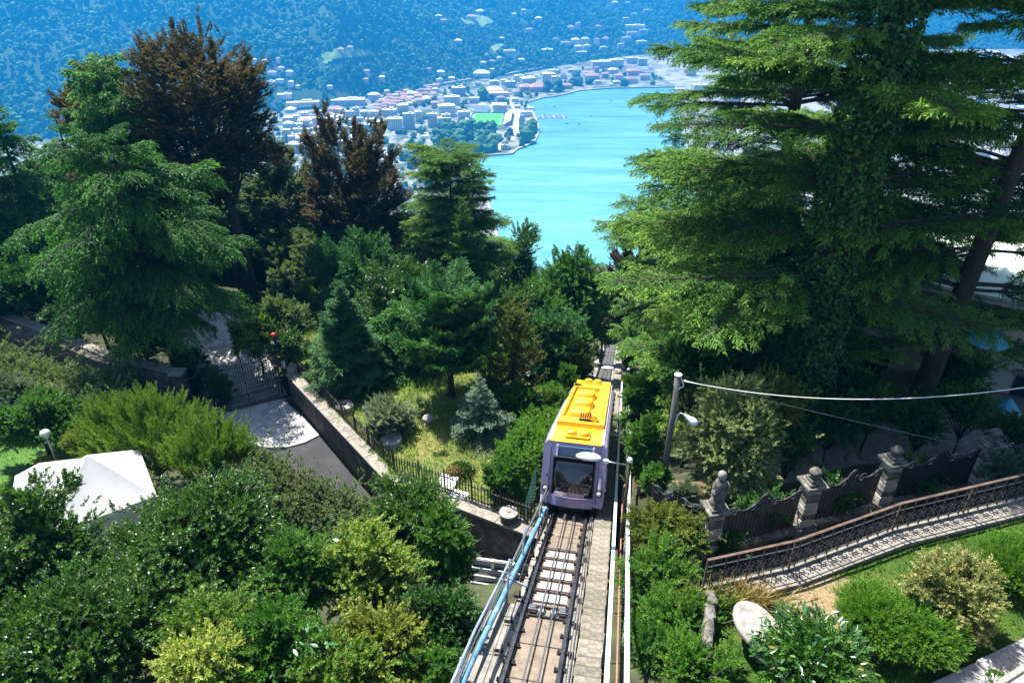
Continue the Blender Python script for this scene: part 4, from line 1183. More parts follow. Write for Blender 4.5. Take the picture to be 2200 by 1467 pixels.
# end walls: windscreen, blind window above, corner posts, bumper, lamps
def end(y, sg):
    mb = MB()
    n = 10
    for (z, bul) in ((Z0 + .32, .17), (Z0 + .75, .14), (1.30, .09), (1.78, .02)):
        for j in range(n + 1):
            x = -.62 + 1.24 * j / n
            mb.v.append((x, y - sg * (.02 + bul * (1 - (x / .66) ** 2) + .02), z))
    for i in range(3):
        for j in range(n):
            q = (i * (n + 1) + j, i * (n + 1) + j + 1, (i + 1) * (n + 1) + j + 1, (i + 1) * (n + 1) + j)
            mb.f.append(q if sg > 0 else q[::-1])
    for j in range(n + 1):
        pass
    ws = cb(mb, 'windscreen', M['car_glass'], smooth=True)
    sol = ws.modifiers.new('thickness', 'SOLIDIFY'); sol.thickness = .02; sol.offset = -1
    mb = MB(); mb.box((0, y - sg * .03, 1.985), (1.06, .06, .33)); cb(mb, 'blind_window', M['blind_glass'], bevel=.03)
    for x in (-.55, .55):
        mb = MB(); mb.box((x, y - sg * .035, 1.985), (.055, .075, .37)); cb(mb, 'window_pillar', M['car_white'], bevel=.012)
    mb = MB(); mb.box((0, y - sg * .06, 1.795), (1.3, .12, .055)); cb(mb, 'visor', M['rubber'], bevel=.015)
    for x in (-.635, .635):
        mb = MB(); mb.bar((x, y - sg * .03, Z0 + .3), (x, y - sg * .03, 1.8), .035, .07, up=(0, 1, 0)); cb(mb, 'seal', M['rubber'])
    # curved bumper
    mb = MB(); n = 12; vs = []
    for (z, bul) in ((Z0 - .03, .12), (Z0 + .3, .22)):
        for j in range(n + 1):
            x = -.64 + 1.28 * j / n
            vs.append((x, y - sg * (.03 + bul * (1 - (x / .68) ** 2)), z))
    for (z) in (Z0 - .03, Z0 + .3):
        for j in range(n + 1): vs.append((-.64 + 1.28 * j / n, y + sg * .05, z))
    m_ = n + 1
    fs = []
    for j in range(n):
        fs += [(j, j + 1, m_ + j + 1, m_ + j), (m_ + j, m_ + j + 1, 3 * m_ + j + 1, 3 * m_ + j), (j + 1, j, 2 * m_ + j, 2 * m_ + j + 1)]
    mb.add(vs, fs if sg > 0 else [q[::-1] for q in fs]); cb(mb, 'bumper', M['lavender'], autosmooth=True)
    for x in (-.82, .82):
        mb = MB(); mb.box((x, y - sg * .05, .78), (.17, .12, .2)); h_ = cb(mb, 'headlight', M['rubber'], bevel=.02)
        mb = MB(); mb.lathe([(.065, 0), (.06, .02), (.03, .03)], 14, (x, y - sg * .11, .78), np.array([[1., 0, 0], [0, 0, -sg], [0, 1, 0]])); cb(mb, 'lens', M['white_paint'], h_)
    mb = MB(); mb.box((.82, y - sg * .05, 1.08), (.09, .08, .36)); cb(mb, 'marker_lamp', M['white_paint'], bevel=.02)
    mb = MB(); mb.box((-.8, y - sg * .02, 1.18), (.05, .04, .05)); cb(mb, 'button_box', M['rubber'])
    # wiper
    mb = MB(); mb.bar((-.12, y - sg * .22, Z0 + .36), (-.36, y - sg * .16, 1.3), .015, .015); cb(mb, 'wiper', M['dark'])
end(0, 1)
end(CL, -1)
# things behind the screen are not seen; undercarriage and wheels
mb = MB(); mb.box((0, CL / 2, .22), (1.3, CL - .6, .2)); mb.box((0, .5, .15), (.8, .7, .16)); cb(mb, 'undercarriage', M['dark'])
for y in (1.0, 2.2, CL - 2.2, CL - 1.0):
    for x in (-.5, .5):
        mb = MB(); mb.lathe([(.06, -.06), (.24, -.06), (.24, .03), (.29, .035), (.29, .06), (.06, .06)], 20, (x, y, .24), np.array([[0, 0, 1.], [0, 1, 0], [-1, 0, 0]])); cb(mb, 'wheel', M['rail'])
for x in (-.13, .14):
    mb = MB(); mb.lathe([(.05, 0), (.075, .04), (.03, .22)], 12, (x, -.02, .0), np.array([[1., 0, 0], [0, 0, -1], [0, 1, 0]])); cb(mb, 'rope_clamp', M['steel'])

# ------------------------------------------------------------------ lamps along the track
def track_lamp(pt, head_px, label):
    """pt = (u, v, depth) of the arm's post end"""
    top = at_t(*pt)
    r = empty('street_lamp', (top[0], top[1], Tz(top[0], top[1])), label, 'street lamp', 'white lamps on arms over the track')
    post = MB(); post.tube([(top[0], top[1], Tz(top[0], top[1]) - .3), (top[0], top[1], top[2] + .12)], [.055, .045], 10); post.build('post', M['bark'], r, smooth=True)
    k = MB(); k.lathe([(.045, 0), (.07, .03), (.075, .07), (.05, .12), (.02, .14)], 12, (top[0], top[1], top[2] + .11)); k.build('finial', M['white_paint'], r, smooth=True)
    inw = -RT
    arm = MB(); arm.tube([top, top + inw * .35 + np.array([0, 0, .03]), top + inw * .72 + np.array([0, 0, .07])], .02, 8); arm.build('arm', M['steel'], r, smooth=True)
    jn = MB(); c = top + inw * .58 + np.array([0, 0, .05]); jn.box(c, (.12, .08, .1)); jn.build('junction_box', M['white_paint'], r, bevel=.01)
    hc = top + inw * 1.02 + np.array([0, 0, .10])
    hb = MB(); ring = 18
    prof = [(-1, .0), (-.93, .38), (-.75, .7), (-.4, .95), (0, 1.0), (.4, .92), (.75, .66), (.95, .3), (1, .0)]
    sx_ = frame_of(inw)[0]
    for (a, w) in prof:
        for j in range(ring):
            t = 2 * math.pi * j / ring
            z = math.sin(t); zz = z * .105 if z > 0 else z * .055
            hb.v.append(tuple(hc + inw * a * .32 + sx_ * math.cos(t) * w * .135 + np.array([0, 0, zz * w + .02])))
    for i in range(len(prof) - 1):
        for j in range(ring): hb.f.append((i * ring + j, i * ring + (j + 1) % ring, (i + 1) * ring + (j + 1) % ring, (i + 1) * ring + j))
    hd = hb.build('lamp_head', M['white_paint'], r, smooth=True)
    ln = MB(); ln.lathe([(.0, -.10), (.06, -.085), (.09, -.05), (.09, -.02)], 14, hc + inw * .08); ln.build('lens', M['blind_glass'], hd)
    return r
_l = track_lamp((1352, 1000, 17.0), 55, 'white oval lamp on a short arm in front of the funicular car')
_l2 = track_lamp((1350, 800, 33.6), 27, 'white oval lamp on an arm below the car, farther down the track')
# ------------------------------------------------------------------ plants toolkit
def unit_rand(rng, n):
    v = rng.normal(size=(n, 3)); return v / np.linalg.norm(v, axis=1, keepdims=True)
def leaf_quads(P, D, Nn, L, W, fold=.18):
    """one folded diamond leaf per row"""
    D = norm(D); S = norm(np.cross(D, Nn)); Nn = np.cross(S, D)
    L = np.broadcast_to(np.asarray(L, float), (len(P),))[:, None]; W = np.broadcast_to(np.asarray(W, float), (len(P),))[:, None]
    a = P; b = P + D * L * .5 + S * W * .5 + Nn * W * fold
    c = P + D * L - Nn * L * .08; d = P + D * L * .5 - S * W * .5 + Nn * W * fold
    return np.stack([a, b, c, d], 1).reshape(-1, 3)
class Leaves:
    def __init__(self): self.V = []; self.T = []
    def add(self, P, D, Nn, L, W, tint, fold=.18):
        self.V.append(leaf_quads(P, D, Nn, L, W, fold).astype(np.float32)); self.T.append(np.broadcast_to(np.asarray(tint, np.float32), (len(P),)))
    def mesh(self, name, mat, off=(0, 0, 0)):
        V = np.concatenate(self.V) - np.asarray(off, np.float32)
        F = np.arange(len(V), dtype=np.int32).reshape(-1, 4)
        return mesh_np(name, V, F, mat, False, np.clip(np.concatenate(self.T), 0, 1))
    def build(self, name, mat, parent, kind=None):
        return add_obj(name, self.mesh(name, mat, world_loc(parent)), parent, kind)
    def n(self): return sum(len(v) // 4 for v in self.V)

SPRIG_GN = {}
def sprig_group(mat, ratio, style):
    """node group that scatters five leafy twigs of one leaf kind; unit = one leaf length"""
    key = (mat.name, round(ratio, 1), style)
    if key in SPRIG_GN: return SPRIG_GN[key]
    rng = np.random.default_rng(len(SPRIG_GN) + 5)
    col = bpy.data.collections.new('twigs')
    for v in range(5):
        n = 20; ls = 3.0
        f = (np.arange(n) + .5) / n
        if style == 'flat':
            a = np.where(np.arange(n) % 2 == 0, 1, -1) * (1.25 - .5 * f) + rng.normal(0, .22, n)
            D = np.stack([np.cos(a), np.sin(a), rng.normal(0, .18, n) - .1], -1); Nn = np.array([0, 0, 1.]) + rng.normal(0, .3, (n, 3))
        elif style == 'spike':
            ph = np.arange(n) * 2.4; o = np.stack([0 * ph, np.cos(ph), np.sin(ph)], -1)
            D = o * .55 + np.array([.9, 0, 0]) + rng.normal(0, .12, (n, 3)); Nn = o * .8 - np.array([.3, 0, 0]) + np.array([0, 0, .4]); ls = 4.5
        else:
            ph = np.arange(n) * 2.4 + rng.normal(0, .3, n); o = np.stack([0 * ph, np.cos(ph), np.sin(ph)], -1)
            D = o * (1.0 - .4 * f)[:, None] + np.array([.55, 0, 0]) + np.array([.5, 0, 0]) * f[:, None] + rng.normal(0, .2, (n, 3)); Nn = np.array([.25, 0, .9]) + o * .3 + rng.normal(0, .3, (n, 3))
        P = np.stack([f * ls, .12 * np.sin(f * 3 + v), .1 * np.sin(f * 2.5 + v)], -1)
        s_ = (.7 + .5 * rng.random(n)) * (1.05 - .35 * f)
        lv = Leaves(); lv.add(P, D, Nn, s_, ratio * s_, .5 + .16 * rng.normal(size=n) + .18 * (f - .5))
        col.objects.link(bpy.data.objects.new('twig', lv.mesh('twig', mat)))
    SPRIG_GN[key] = scatter_group(col, True)
    return SPRIG_GN[key]
def sprigs(name, parent, P, D, Nn, scale, mat, ratio, style='spiral', seed=0):
    """one crown of leafy twigs standing at P, pointing along D"""
    rng = np.random.default_rng(seed); n = len(P)
    D = norm(D); S = norm(np.cross(Nn, D)); Nn = np.cross(D, S)
    ey = -np.arcsin(np.clip(D[:, 2], -1, 1)); ex = np.arctan2(S[:, 2], Nn[:, 2]); ez = np.arctan2(D[:, 1], D[:, 0])
    me = bpy.data.meshes.new(name); me.vertices.add(n)
    me.vertices.foreach_set('co', np.ascontiguousarray(P - np.array(world_loc(parent)), np.float32).ravel())
    at = me.attributes.new('idx', 'INT', 'POINT'); at.data.foreach_set('value', rng.integers(0, 5, n).astype(np.int32))
    at = me.attributes.new('rot', 'FLOAT_VECTOR', 'POINT'); at.data.foreach_set('vector', np.stack([ex, ey, ez], -1).astype(np.float32).ravel())
    sc = np.broadcast_to(np.asarray(scale, float), (n,)) * (.75 + .5 * rng.random(n))
    at = me.attributes.new('scl', 'FLOAT_VECTOR', 'POINT'); at.data.foreach_set('vector', np.repeat(sc, 3).astype(np.float32))
    o = add_obj(name, me, parent, 'stuff')
    md = o.modifiers.new('twigs', 'NODES'); md.node_group = sprig_group(mat, ratio, style)
    return o
TINTED = {}
def tinted(mat, shift):
    """same leaf colours, read a little lighter or darker along their ramp"""
    k = (mat.name, round(shift / .08))
    if k[1] == 0: return mat
    if k not in TINTED:
        m = mat.copy(); m.name = mat.name + ('_lighter' if shift > 0 else '_darker')
        for nd in m.node_tree.nodes:
            if nd.type == 'MAP_RANGE': nd.inputs['To Min'].default_value += k[1] * .08; nd.inputs['To Max'].default_value += k[1] * .08
        TINTED[k] = m
    return TINTED[k]

LEAF = {}
def lm(name, stops, **k):
    LEAF[name] = leaf_mat(name, stops, **k); return LEAF[name]
lm('cedar', greens((.010, .035, .010), (.030, .095, .020), (.088, .178, .034), (.175, .265, .06)), trans=.24, rough=.5)
lm('hemlock', greens((.009, .036, .010), (.028, .095, .020), (.070, .18, .035), (.13, .26, .06)), trans=.36)
lm('copper', [(0, (.010, .010, .006)), (.4, (.030, .029, .014)), (.72, (.060, .054, .020)), (.9, (.100, .078, .022)), (1, (.14, .098, .026))], trans=.22, rough=.5, spec=.25)
lm('copper_grey', [(0, (.012, .012, .014)), (.5, (.035, .026, .026)), (1, (.085, .06, .05))], trans=.22, rough=.38, spec=.5)
lm('dark_green', greens((.008, .027, .007), (.024, .066, .014), (.056, .124, .022), (.11, .20, .04)), trans=.3, rough=.24, spec=1.0)
lm('mid_green', greens((.012, .040, .010), (.032, .095, .020), (.075, .16, .028), (.14, .24, .045)), trans=.35, rough=.38, spec=.5)
lm('bright_green', greens((.013, .048, .010), (.034, .100, .017), (.075, .165, .028), (.14, .23, .045)), trans=.38, rough=.36, spec=.5)
lm('yellow_green', greens((.020, .062, .014), (.065, .130, .028), (.175, .235, .075), (.34, .36, .17)), trans=.35, rough=.42)
lm('variegated', [(0, (.025, .065, .02)), (.3, (.06, .105, .035)), (.62, (.19, .205, .10)), (1, (.36, .36, .22))], trans=.28, rough=.45)
lm('juniper', greens((.016, .048, .010), (.050, .105, .018), (.105, .17, .026), (.19, .25, .045)), trans=.25, rough=.5)
lm('spruce', greens((.008, .034, .014), (.021, .076, .028), (.050, .130, .045), (.09, .18, .07)), trans=.2)
lm('blue_spruce', greens((.020, .045, .036), (.055, .100, .080), (.11, .165, .135), (.18, .235, .20)), trans=.2)
lm('silver', greens((.022, .045, .028), (.065, .105, .072), (.17, .215, .17), (.33, .37, .33)), trans=.25, rough=.35)
lm('grey_green', greens((.022, .045, .020), (.060, .100, .048), (.125, .175, .09), (.22, .27, .15)), trans=.3)
lm('olive', greens((.024, .045, .010), (.066, .100, .022), (.13, .165, .04), (.23, .25, .09)), trans=.3)
lm('ivy', greens((.007, .028, .007), (.020, .066, .014), (.045, .12, .024), (.09, .19, .045)), trans=.25, rough=.3, spec=.6)
lm('laurel', greens((.010, .036, .008), (.028, .085, .015), (.058, .14, .024), (.11, .20, .04)), trans=.25, rough=.2, spec=.8)
lm('grass', [(0, (.028, .075, .016)), (.35, (.060, .14, .026)), (.6, (.115, .185, .05)), (.8, (.20, .225, .10)), (1, (.29, .27, .165))], trans=.4, rough=.6, spec=.2)
lm('lawn', [(0, (.022, .065, .010)), (.5, (.055, .135, .018)), (.85, (.12, .18, .035)), (1, (.30, .25, .11))], trans=.35, rough=.6, spec=.2)
lm('dry', [(0, (.06, .05, .028)), (.5, (.14, .12, .06)), (1, (.26, .23, .13))], trans=.3, rough=.7)

def plant_root(name, base, label, cat, group=None):
    return empty(name, base, label, cat, group)

LS = .72
def broad(name, label, cat, c, rad, nleaf, L, W, mat, rng, group=None, clumps=60, stems=True, base=None, shell=.35, up=.5, tint=(.5, .25), trunk_r=None, bark='bark',
          crown='crown', squash=.75, inner=.12, topbias=.0, clump_r=.30, spiky=0., stem_from=None, style='spiral', cover=4.6):
    """broadleaf crown: clumps of leafy twigs spread through an ellipsoid; c = crown centre, rad = (rx, ry, rz)"""
    L *= LS; W *= LS
    c = np.asarray(c, float); rad = np.asarray(rad, float)
    if base is None: base = np.array([c[0], c[1], Tz(c[0], c[1])])
    root = plant_root(name, base, label, cat, group)
    area = 4 * math.pi * ((rad[0] * rad[1]) ** 1.6 / 3 + 2 * (rad[0] * rad[2]) ** 1.6 / 3) ** (1 / 1.6)
    n = int(min(16000, max(60, cover * area / (L * W * .5 * 20))))
    clumps = max(10, int(clumps * 1.25))
    ds = unit_rand(rng, clumps); ds[:, 2] = ds[:, 2] * .9 + topbias
    ds = norm(ds)
    ph = rng.random(3) * 6
    lob = 1 + .18 * np.sin(ds[:, 0] * 4 + ph[0]) + .16 * np.sin(ds[:, 1] * 5 + ph[1]) + .14 * np.sin(ds[:, 2] * 5 + ph[2]) + rng.normal(0, .10, clumps)
    rr = (shell + (1 - shell) * rng.random(clumps) ** .5) * np.clip(lob, .5, 1.25)
    cc = c + ds * rad * rr[:, None] * .84
    if stem_from is None: cc[:, 2] = np.maximum(cc[:, 2], base[2] + .1)
    cr = rad.mean() * clump_r * (.35 + .95 * rng.random(clumps) ** 1.6)
    w = cr ** 1.7; k = rng.choice(clumps, n, p=w / w.sum())
    off = unit_rand(rng, n) * (rng.random(n) ** .5)[:, None]
    if spiky: off *= (1 + 1.5 * spiky * np.abs(rng.normal(size=n)) ** 2)[:, None]
    P = cc[k] + off * cr[k][:, None] * np.array([1, 1, squash])
    outw = norm((P - c) / rad)
    D = norm(off * .6 + outw * .6 + unit_rand(rng, n) * .45 + np.array([0, 0, up - .2]))
    Nn = np.array([0, 0, 1.0]) + outw * .5 + unit_rand(rng, n) * .3
    P = P - D * (1.5 * L)
    sprigs(crown, root, P, D, Nn, L, tinted(mat, tint[0] - .5), W / L, style, int(rng.integers(1000)))
    if stems:
        mb = MB(); tr = trunk_r or max(.03, rad.mean() * .045)
        fork = base + (c - base) * .45 + np.array([0, 0, -.05])
        b0 = base - np.array([0, 0, .4])
        mb.tube([b0, base + (fork - base) * .5 + rng.normal(size=3) * .05, fork], [tr * 1.25, tr, tr * .8], 8)
        for i in rng.choice(clumps, min(clumps, 30), replace=False):
            m_ = fork + (cc[i] - fork) * .5 + rng.normal(size=3) * rad * .06 + np.array([0, 0, .05])
            mb.tube([fork, m_, cc[i]], [tr * .5, tr * .28, tr * .1], 5, cap=False)
        mb.build('trunk', M[bark], root, smooth=True)
        if L < .1 and rad.mean() > .6:
            mb = MB()
            for i in rng.choice(len(P), 70):
                d = norm(D[i] + unit_rand(rng, 1)[0] * .6); a_ = P[i] - d * .1; e_ = a_ + d * rng.uniform(.25, .6)
                mb.tube([a_, (a_ + e_) / 2 + rng.normal(0, .03, 3), e_], [.008, .006, .003], 3, cap=False)
            mb.build('dead_wood', M['twig'], root, kind='stuff')
    return root

BRANCHES = {}
def branch_set(key, L, mat, rng, blen=.28, bspace=.2, tspace=.11, tlen=.2, nlen=.10, nwid=.034, droop=.18, bdroop=.35, tdroop=.6, tip_up=0., variants=3, bare=.12, nq=5, fwd=.7, tint=.5, up=.25):
    """shared branch meshes about L long, along +X: a limb, side branchlets, twigs and needle tufts"""
    if key in BRANCHES: return BRANCHES[key]
    res = []
    for v in range(variants):
        lv = Leaves(); mb = MB()
        bend = rng.normal(0, .05)
        ax = lambda s: np.stack([s * L, bend * L * np.sin(s * 3), L * (-droop * s ** 2 + tip_up * s ** 3)], -1)
        nb_ = max(6, int(L * (1 - bare) / bspace))
        sb = np.linspace(bare, 1, nb_) + rng.normal(0, .4 / nb_, nb_)
        S_, P_, D_, ln_ = [], [], [], []
        for side in (-1, 1):
            s = np.clip(sb + side * .25 / nb_, 0, 1)
            p = ax(s); tg = norm(ax(np.minimum(s + .02, 1.02)) - ax(s - .02))
            lat = norm(np.cross(tg, (0, 0, 1.))) * -side
            a = fwd + rng.normal(0, .14, nb_)
            d = norm(tg * a[:, None] + lat * (1 - .35 * a)[:, None] + np.array([0, 0, 1.]) * rng.normal(.02, .13, (nb_, 1)))
            ln = blen * L * np.sin(np.pi * np.clip(.14 + .78 * s, 0, 1)) ** .8 * (.55 + .7 * rng.random(nb_))
            P_.append(p); D_.append(d); ln_.append(np.maximum(ln, tlen * .8))
        # the tip itself
        P_.append(ax(np.array([.9]))); D_.append(norm(ax(np.array([1.0])) - ax(np.array([.9])))); ln_.append(np.array([L * .12 + tlen]))
        Pb, Db, Lb = np.concatenate(P_), np.concatenate(D_), np.concatenate(ln_)
        bd = bdroop * (.5 + rng.random(len(Lb)))
        # twigs along every branchlet
        q = np.maximum(2, (Lb / tspace).astype(int)); ib = np.repeat(np.arange(len(Lb)), q)
        f = np.concatenate([(np.arange(k) + .6) / k for k in q])
        P = Pb[ib] + Db[ib] * (f * Lb[ib])[:, None] - np.array([0, 0, 1.]) * (bd[ib] * f ** 2 * Lb[ib])[:, None]
        tg = norm(Db[ib] - np.array([0, 0, 2.]) * (bd[ib] * f)[:, None])
        for side in (-1, 0, 1):
            lat = norm(np.cross(tg, (0, 0, 1.))) * side
            d = norm(tg * (.75 if side else 1) + lat * .7 + np.array([0, 0, -.06]) + rng.normal(0, .16, P.shape))
            tl = tlen * (.55 + .75 * rng.random(len(P))) * (1 - .35 * f) * (1 if side else .8)
            td = tdroop * (.3 + rng.random(len(P)))
            for k in range(nq):
                g = (k + .35) / nq
                pp = P + d * (tl * g)[:, None] - np.array([0, 0, 1.]) * (td * tl * g ** 2)[:, None]
                dd = norm(d - np.array([0, 0, 2.]) * (td * g)[:, None] + rng.normal(0, .38, P.shape) + np.array([0, 0, up]))
                nn = np.array([0, 0, 1.]) + rng.normal(0, .35, P.shape)
                s_ = .7 + .6 * rng.random(len(P))
                lv.add(pp, dd, nn, nlen * s_, nwid * s_, tint + .13 * rng.normal(size=len(P)) + .20 * (f - .5) + .12 * (g - .5), fold=.05)
        me = lv.mesh('branch', mat)
        # limb and branchlets as thin tubes, second material
        lm_ = MB(); r0 = .011 * L + .006
        lm_.tube([ax(np.array([x]))[0] for x in np.linspace(-.02, 1, 8)], [r0 * (1 - .9 * x) for x in np.linspace(0, 1, 8)], 5, cap=False)
        for k in range(0, len(Lb), 1):
            e = Pb[k] + Db[k] * Lb[k] - np.array([0, 0, bd[k] * Lb[k]]); m_ = Pb[k] + Db[k] * Lb[k] * .5 - np.array([0, 0, bd[k] * Lb[k] * .25])
            lm_.tube([Pb[k], m_, e], [r0 * .3, r0 * .2, r0 * .06], 3, cap=False)
        nv, nf = len(me.vertices), len(me.polygons)
        bm = bmesh.new(); bm.from_mesh(me)
        vv = [bm.verts.new(p) for p in lm_.v]
        for q_ in lm_.f:
            try: fc = bm.faces.new([vv[a] for a in q_]); fc.material_index = 1
            except ValueError: pass
        bm.to_mesh(me); bm.free(); me.materials.append(M['bark'])
        res.append(me)
    BRANCHES[key] = res
    return res
def conifer(name, label, cat, base, height, rmax, kind, rng, group=None, nb=90, prof=None, elev=(.25, -.1), t0=.12, bark='bark', trunk_r=None, lean=(0, 0), dirs=None, tpow=.95, irr=(.70, .42), enoise=.10, tiers=0):
    """tree of one trunk and many branches; the branches share a few meshes of their kind"""
    base = np.asarray(base, float)
    root = plant_root(name, base, label, cat, group)
    if prof is None: prof = lambda t: (1 - t) ** .8 + .04
    t = np.sort(t0 + (1 - t0) * rng.random(nb) ** tpow); t[-1] = .985
    if tiers: t = np.clip((np.floor(t * tiers) + .5) / tiers + rng.normal(0, .11 / tiers, nb), t0 * .8, .985)
    az = np.arange(nb) * 2.39996 + rng.normal(0, .35, nb)
    if dirs is not None: az = dirs(rng, nb, t)
    Lb = rmax * np.array([float(prof(x)) for x in t]) * (irr[0] + irr[1] * rng.random(nb))
    e = elev[0] + (elev[1] - elev[0]) * (1 - t) + rng.normal(0, enoise, nb)
    sizes = KINDS_BR[kind]
    for i in range(nb):
        k = int(np.argmin([abs(math.log(Lb[i] / L)) for L in sizes['L']]))
        L = sizes['L'][k]; ms = branch_set((kind, k), L, LEAF[sizes['mat']], RG(900 + k + len(kind) * 7), **{a: (b[k] if isinstance(b, tuple) else b) for a, b in sizes['kw'].items()})
        o = add_obj('branch', ms[rng.integers(len(ms))], root)
        o.location = Vector((lean[0] * t[i], lean[1] * t[i], height * t[i]))
        o.rotation_euler = (rng.normal(0, .10), -e[i], az[i]); s_ = Lb[i] / L
        o.scale = (s_, s_ * rng.uniform(.85, 1.15) * (-1 if rng.random() < .5 else 1), s_)
    tr = trunk_r or max(.05, height * .018)
    mb = MB(); zs = np.linspace(-.04, 1, 9)
    mb.tube([base + np.array([lean[0] * max(z, 0), lean[1] * max(z, 0), height * z]) for z in zs], [tr * (1.4 if z < 0 else 1 - .93 * z) for z in zs], 10)
    mb.build('trunk', M[bark], root, smooth=True)
    return root
KINDS_BR = {
 'cedar': dict(mat='cedar', L=(6.0, 3.6, 2.0, 1.0), kw=dict(blen=(.28, .32, .36, .42), bspace=(.21, .18, .15, .12), tspace=.11, tlen=(.24, .22, .2, .16), nlen=.11, nwid=.034, droop=(.06, .06, .05, .05), bdroop=.12, tdroop=.42, bare=(.16, .12, .08, .05), variants=(4, 3, 3, 2), tint=.52)),
 'young_cedar': dict(mat='cedar', L=(4.6, 2.6, 1.4), kw=dict(blen=(.28, .30, .36), bspace=(.2, .17, .14), tspace=.11, tlen=(.25, .22, .18), nlen=.11, nwid=.034, droop=(.12, .11, .1), bdroop=.24, tdroop=.7, bare=.08, tint=.72)),  # cedar needles again, sunlit look put into the brighter tint
 'hemlock': dict(mat='hemlock', L=(4.4, 2.6, 1.3), kw=dict(blen=(.30, .32, .36), bspace=(.19, .16, .13), tspace=.13, tlen=(.30, .26, .2), nlen=.135, nwid=.052, droop=(.42, .38, .25), bdroop=.6, tdroop=.8, bare=.10, nq=4, tint=.37)),
 'spruce': dict(mat='hemlock', L=(3.6, 2.2, 1.1), kw=dict(blen=(.30, .32, .36), bspace=(.22, .18, .14), tspace=.15, tlen=(.28, .24, .18), nlen=.15, nwid=.065, droop=(.30, .25, .15), bdroop=.45, tdroop=.6, bare=.06, nq=3, tint=.48, variants=2)),
 'fir': dict(mat='spruce', L=(2.1, 1.2, .6), kw=dict(blen=(.28, .34, .4), bspace=(.12, .1, .08), tspace=.09, tlen=(.16, .14, .1), nlen=.085, nwid=.034, droop=(.16, .12, .1), bdroop=.2, tdroop=.25, tip_up=.08, bare=.05, nq=3, tint=.45, variants=2)),
 'pine': dict(mat='spruce', L=(3.0, 1.8), kw=dict(blen=.30, bspace=(.2, .16), tspace=.12, tlen=.22, nlen=.17, nwid=.045, droop=.05, bdroop=.0, tdroop=.0, tip_up=.15, bare=.2, nq=4, tint=.58, up=.5, variants=2)),
 'cypress': dict(mat='mid_green', L=(2.3, 1.2), kw=dict(blen=.34, bspace=(.15, .12), tspace=.12, tlen=.2, nlen=.13, nwid=.06, droop=.1, bdroop=.1, tdroop=.2, bare=.1, nq=3, tint=.52, up=.4, variants=2)),
 'blue': dict(mat='blue_spruce', L=(1.3, .7), kw=dict(blen=(.30, .36), bspace=(.10, .08), tspace=.075, tlen=.10, nlen=.07, nwid=.026, droop=.08, bdroop=.1, tdroop=.1, bare=.08, nq=3, tint=.55, variants=2)),
}

def hedge(name, label, cat, path, hw, hh, n, L, W, mat, rng, group=None, tint=(.5, .25), rough=.12, z_of=None, crown='foliage', inner=.15, spray=.15):
    """row of clipped or creeping growth along a path; path points are the base line"""
    L *= LS; W *= LS
    path = [np.asarray(p, float) for p in path]
    root = plant_root(name, path[len(path) // 2], label, cat, group)
    seg = np.array([np.linalg.norm(b - a) for a, b in zip(path[:-1], path[1:])]); cum = np.concatenate([[0], np.cumsum(seg)])
    n = int(5.2 * cum[-1] * (hw * 2 + hh * 2) / (L * W * .5 * 20))
    s = rng.random(n) * cum[-1]
    k = np.clip(np.searchsorted(cum, s) - 1, 0, len(seg) - 1)
    f = ((s - cum[k]) / seg[k])[:, None]
    Aa = np.array(path)
    base = Aa[k] * (1 - f) + Aa[k + 1] * f
    d = norm(Aa[k + 1] - Aa[k]); lat = norm(np.cross(d, (0, 0, 1.)))
    a = rng.random(n) * math.pi * 1.24 - math.pi * .12
    ca, sa = np.cos(a), np.sin(a)
    ex = .6
    cx, cz = np.sign(ca) * np.abs(ca) ** ex, np.sign(sa) * np.abs(sa) ** ex
    lump = 1 + rough * 2 * (fbm(s * 1.1, a * 1.3, 3) - .5) + rough * 2.2 * (fbm(s * 3.5, a * 3, 8) - .5)
    rr = lump * (1 - .22 * rng.random(n) ** 2)
    hwv, hhv = hw, hh
    endt = np.clip(np.minimum(s, cum[-1] - s) / (hw * .8), 0, 1) ** .5
    P = base + lat * (cx * hwv * rr * (.4 + .6 * endt))[:, None] + np.array([0, 0, 1.]) * (np.maximum(cz, -.15) * hhv * rr * (.5 + .5 * endt))[:, None]
    outw = norm(lat * ca[:, None] + np.array([0, 0, 1.]) * sa[:, None])
    D = norm(outw * .7 + unit_rand(rng, n) * .7 + np.array([0, 0, .2]))
    Nn = outw * .7 + np.array([0, 0, .7]) + unit_rand(rng, n) * .3
    P = P + outw * (np.abs(rng.normal(size=n)) ** 2 * L * spray * 4)[:, None] - D * 1.5 * L
    sprigs(crown, root, P, D, Nn, L, tinted(mat, tint[0] - .5), W / L, 'spiral', int(rng.integers(1000)))
    mb = MB()
    for i in range(len(path) * 3):
        b_ = base[i]; mb.tube([b_ - np.array([0, 0, .2]), b_ + np.array([0, 0, hh * .7])], [.03, .012], 5)
    mb.build('stem', M['bark'], root)
    return root

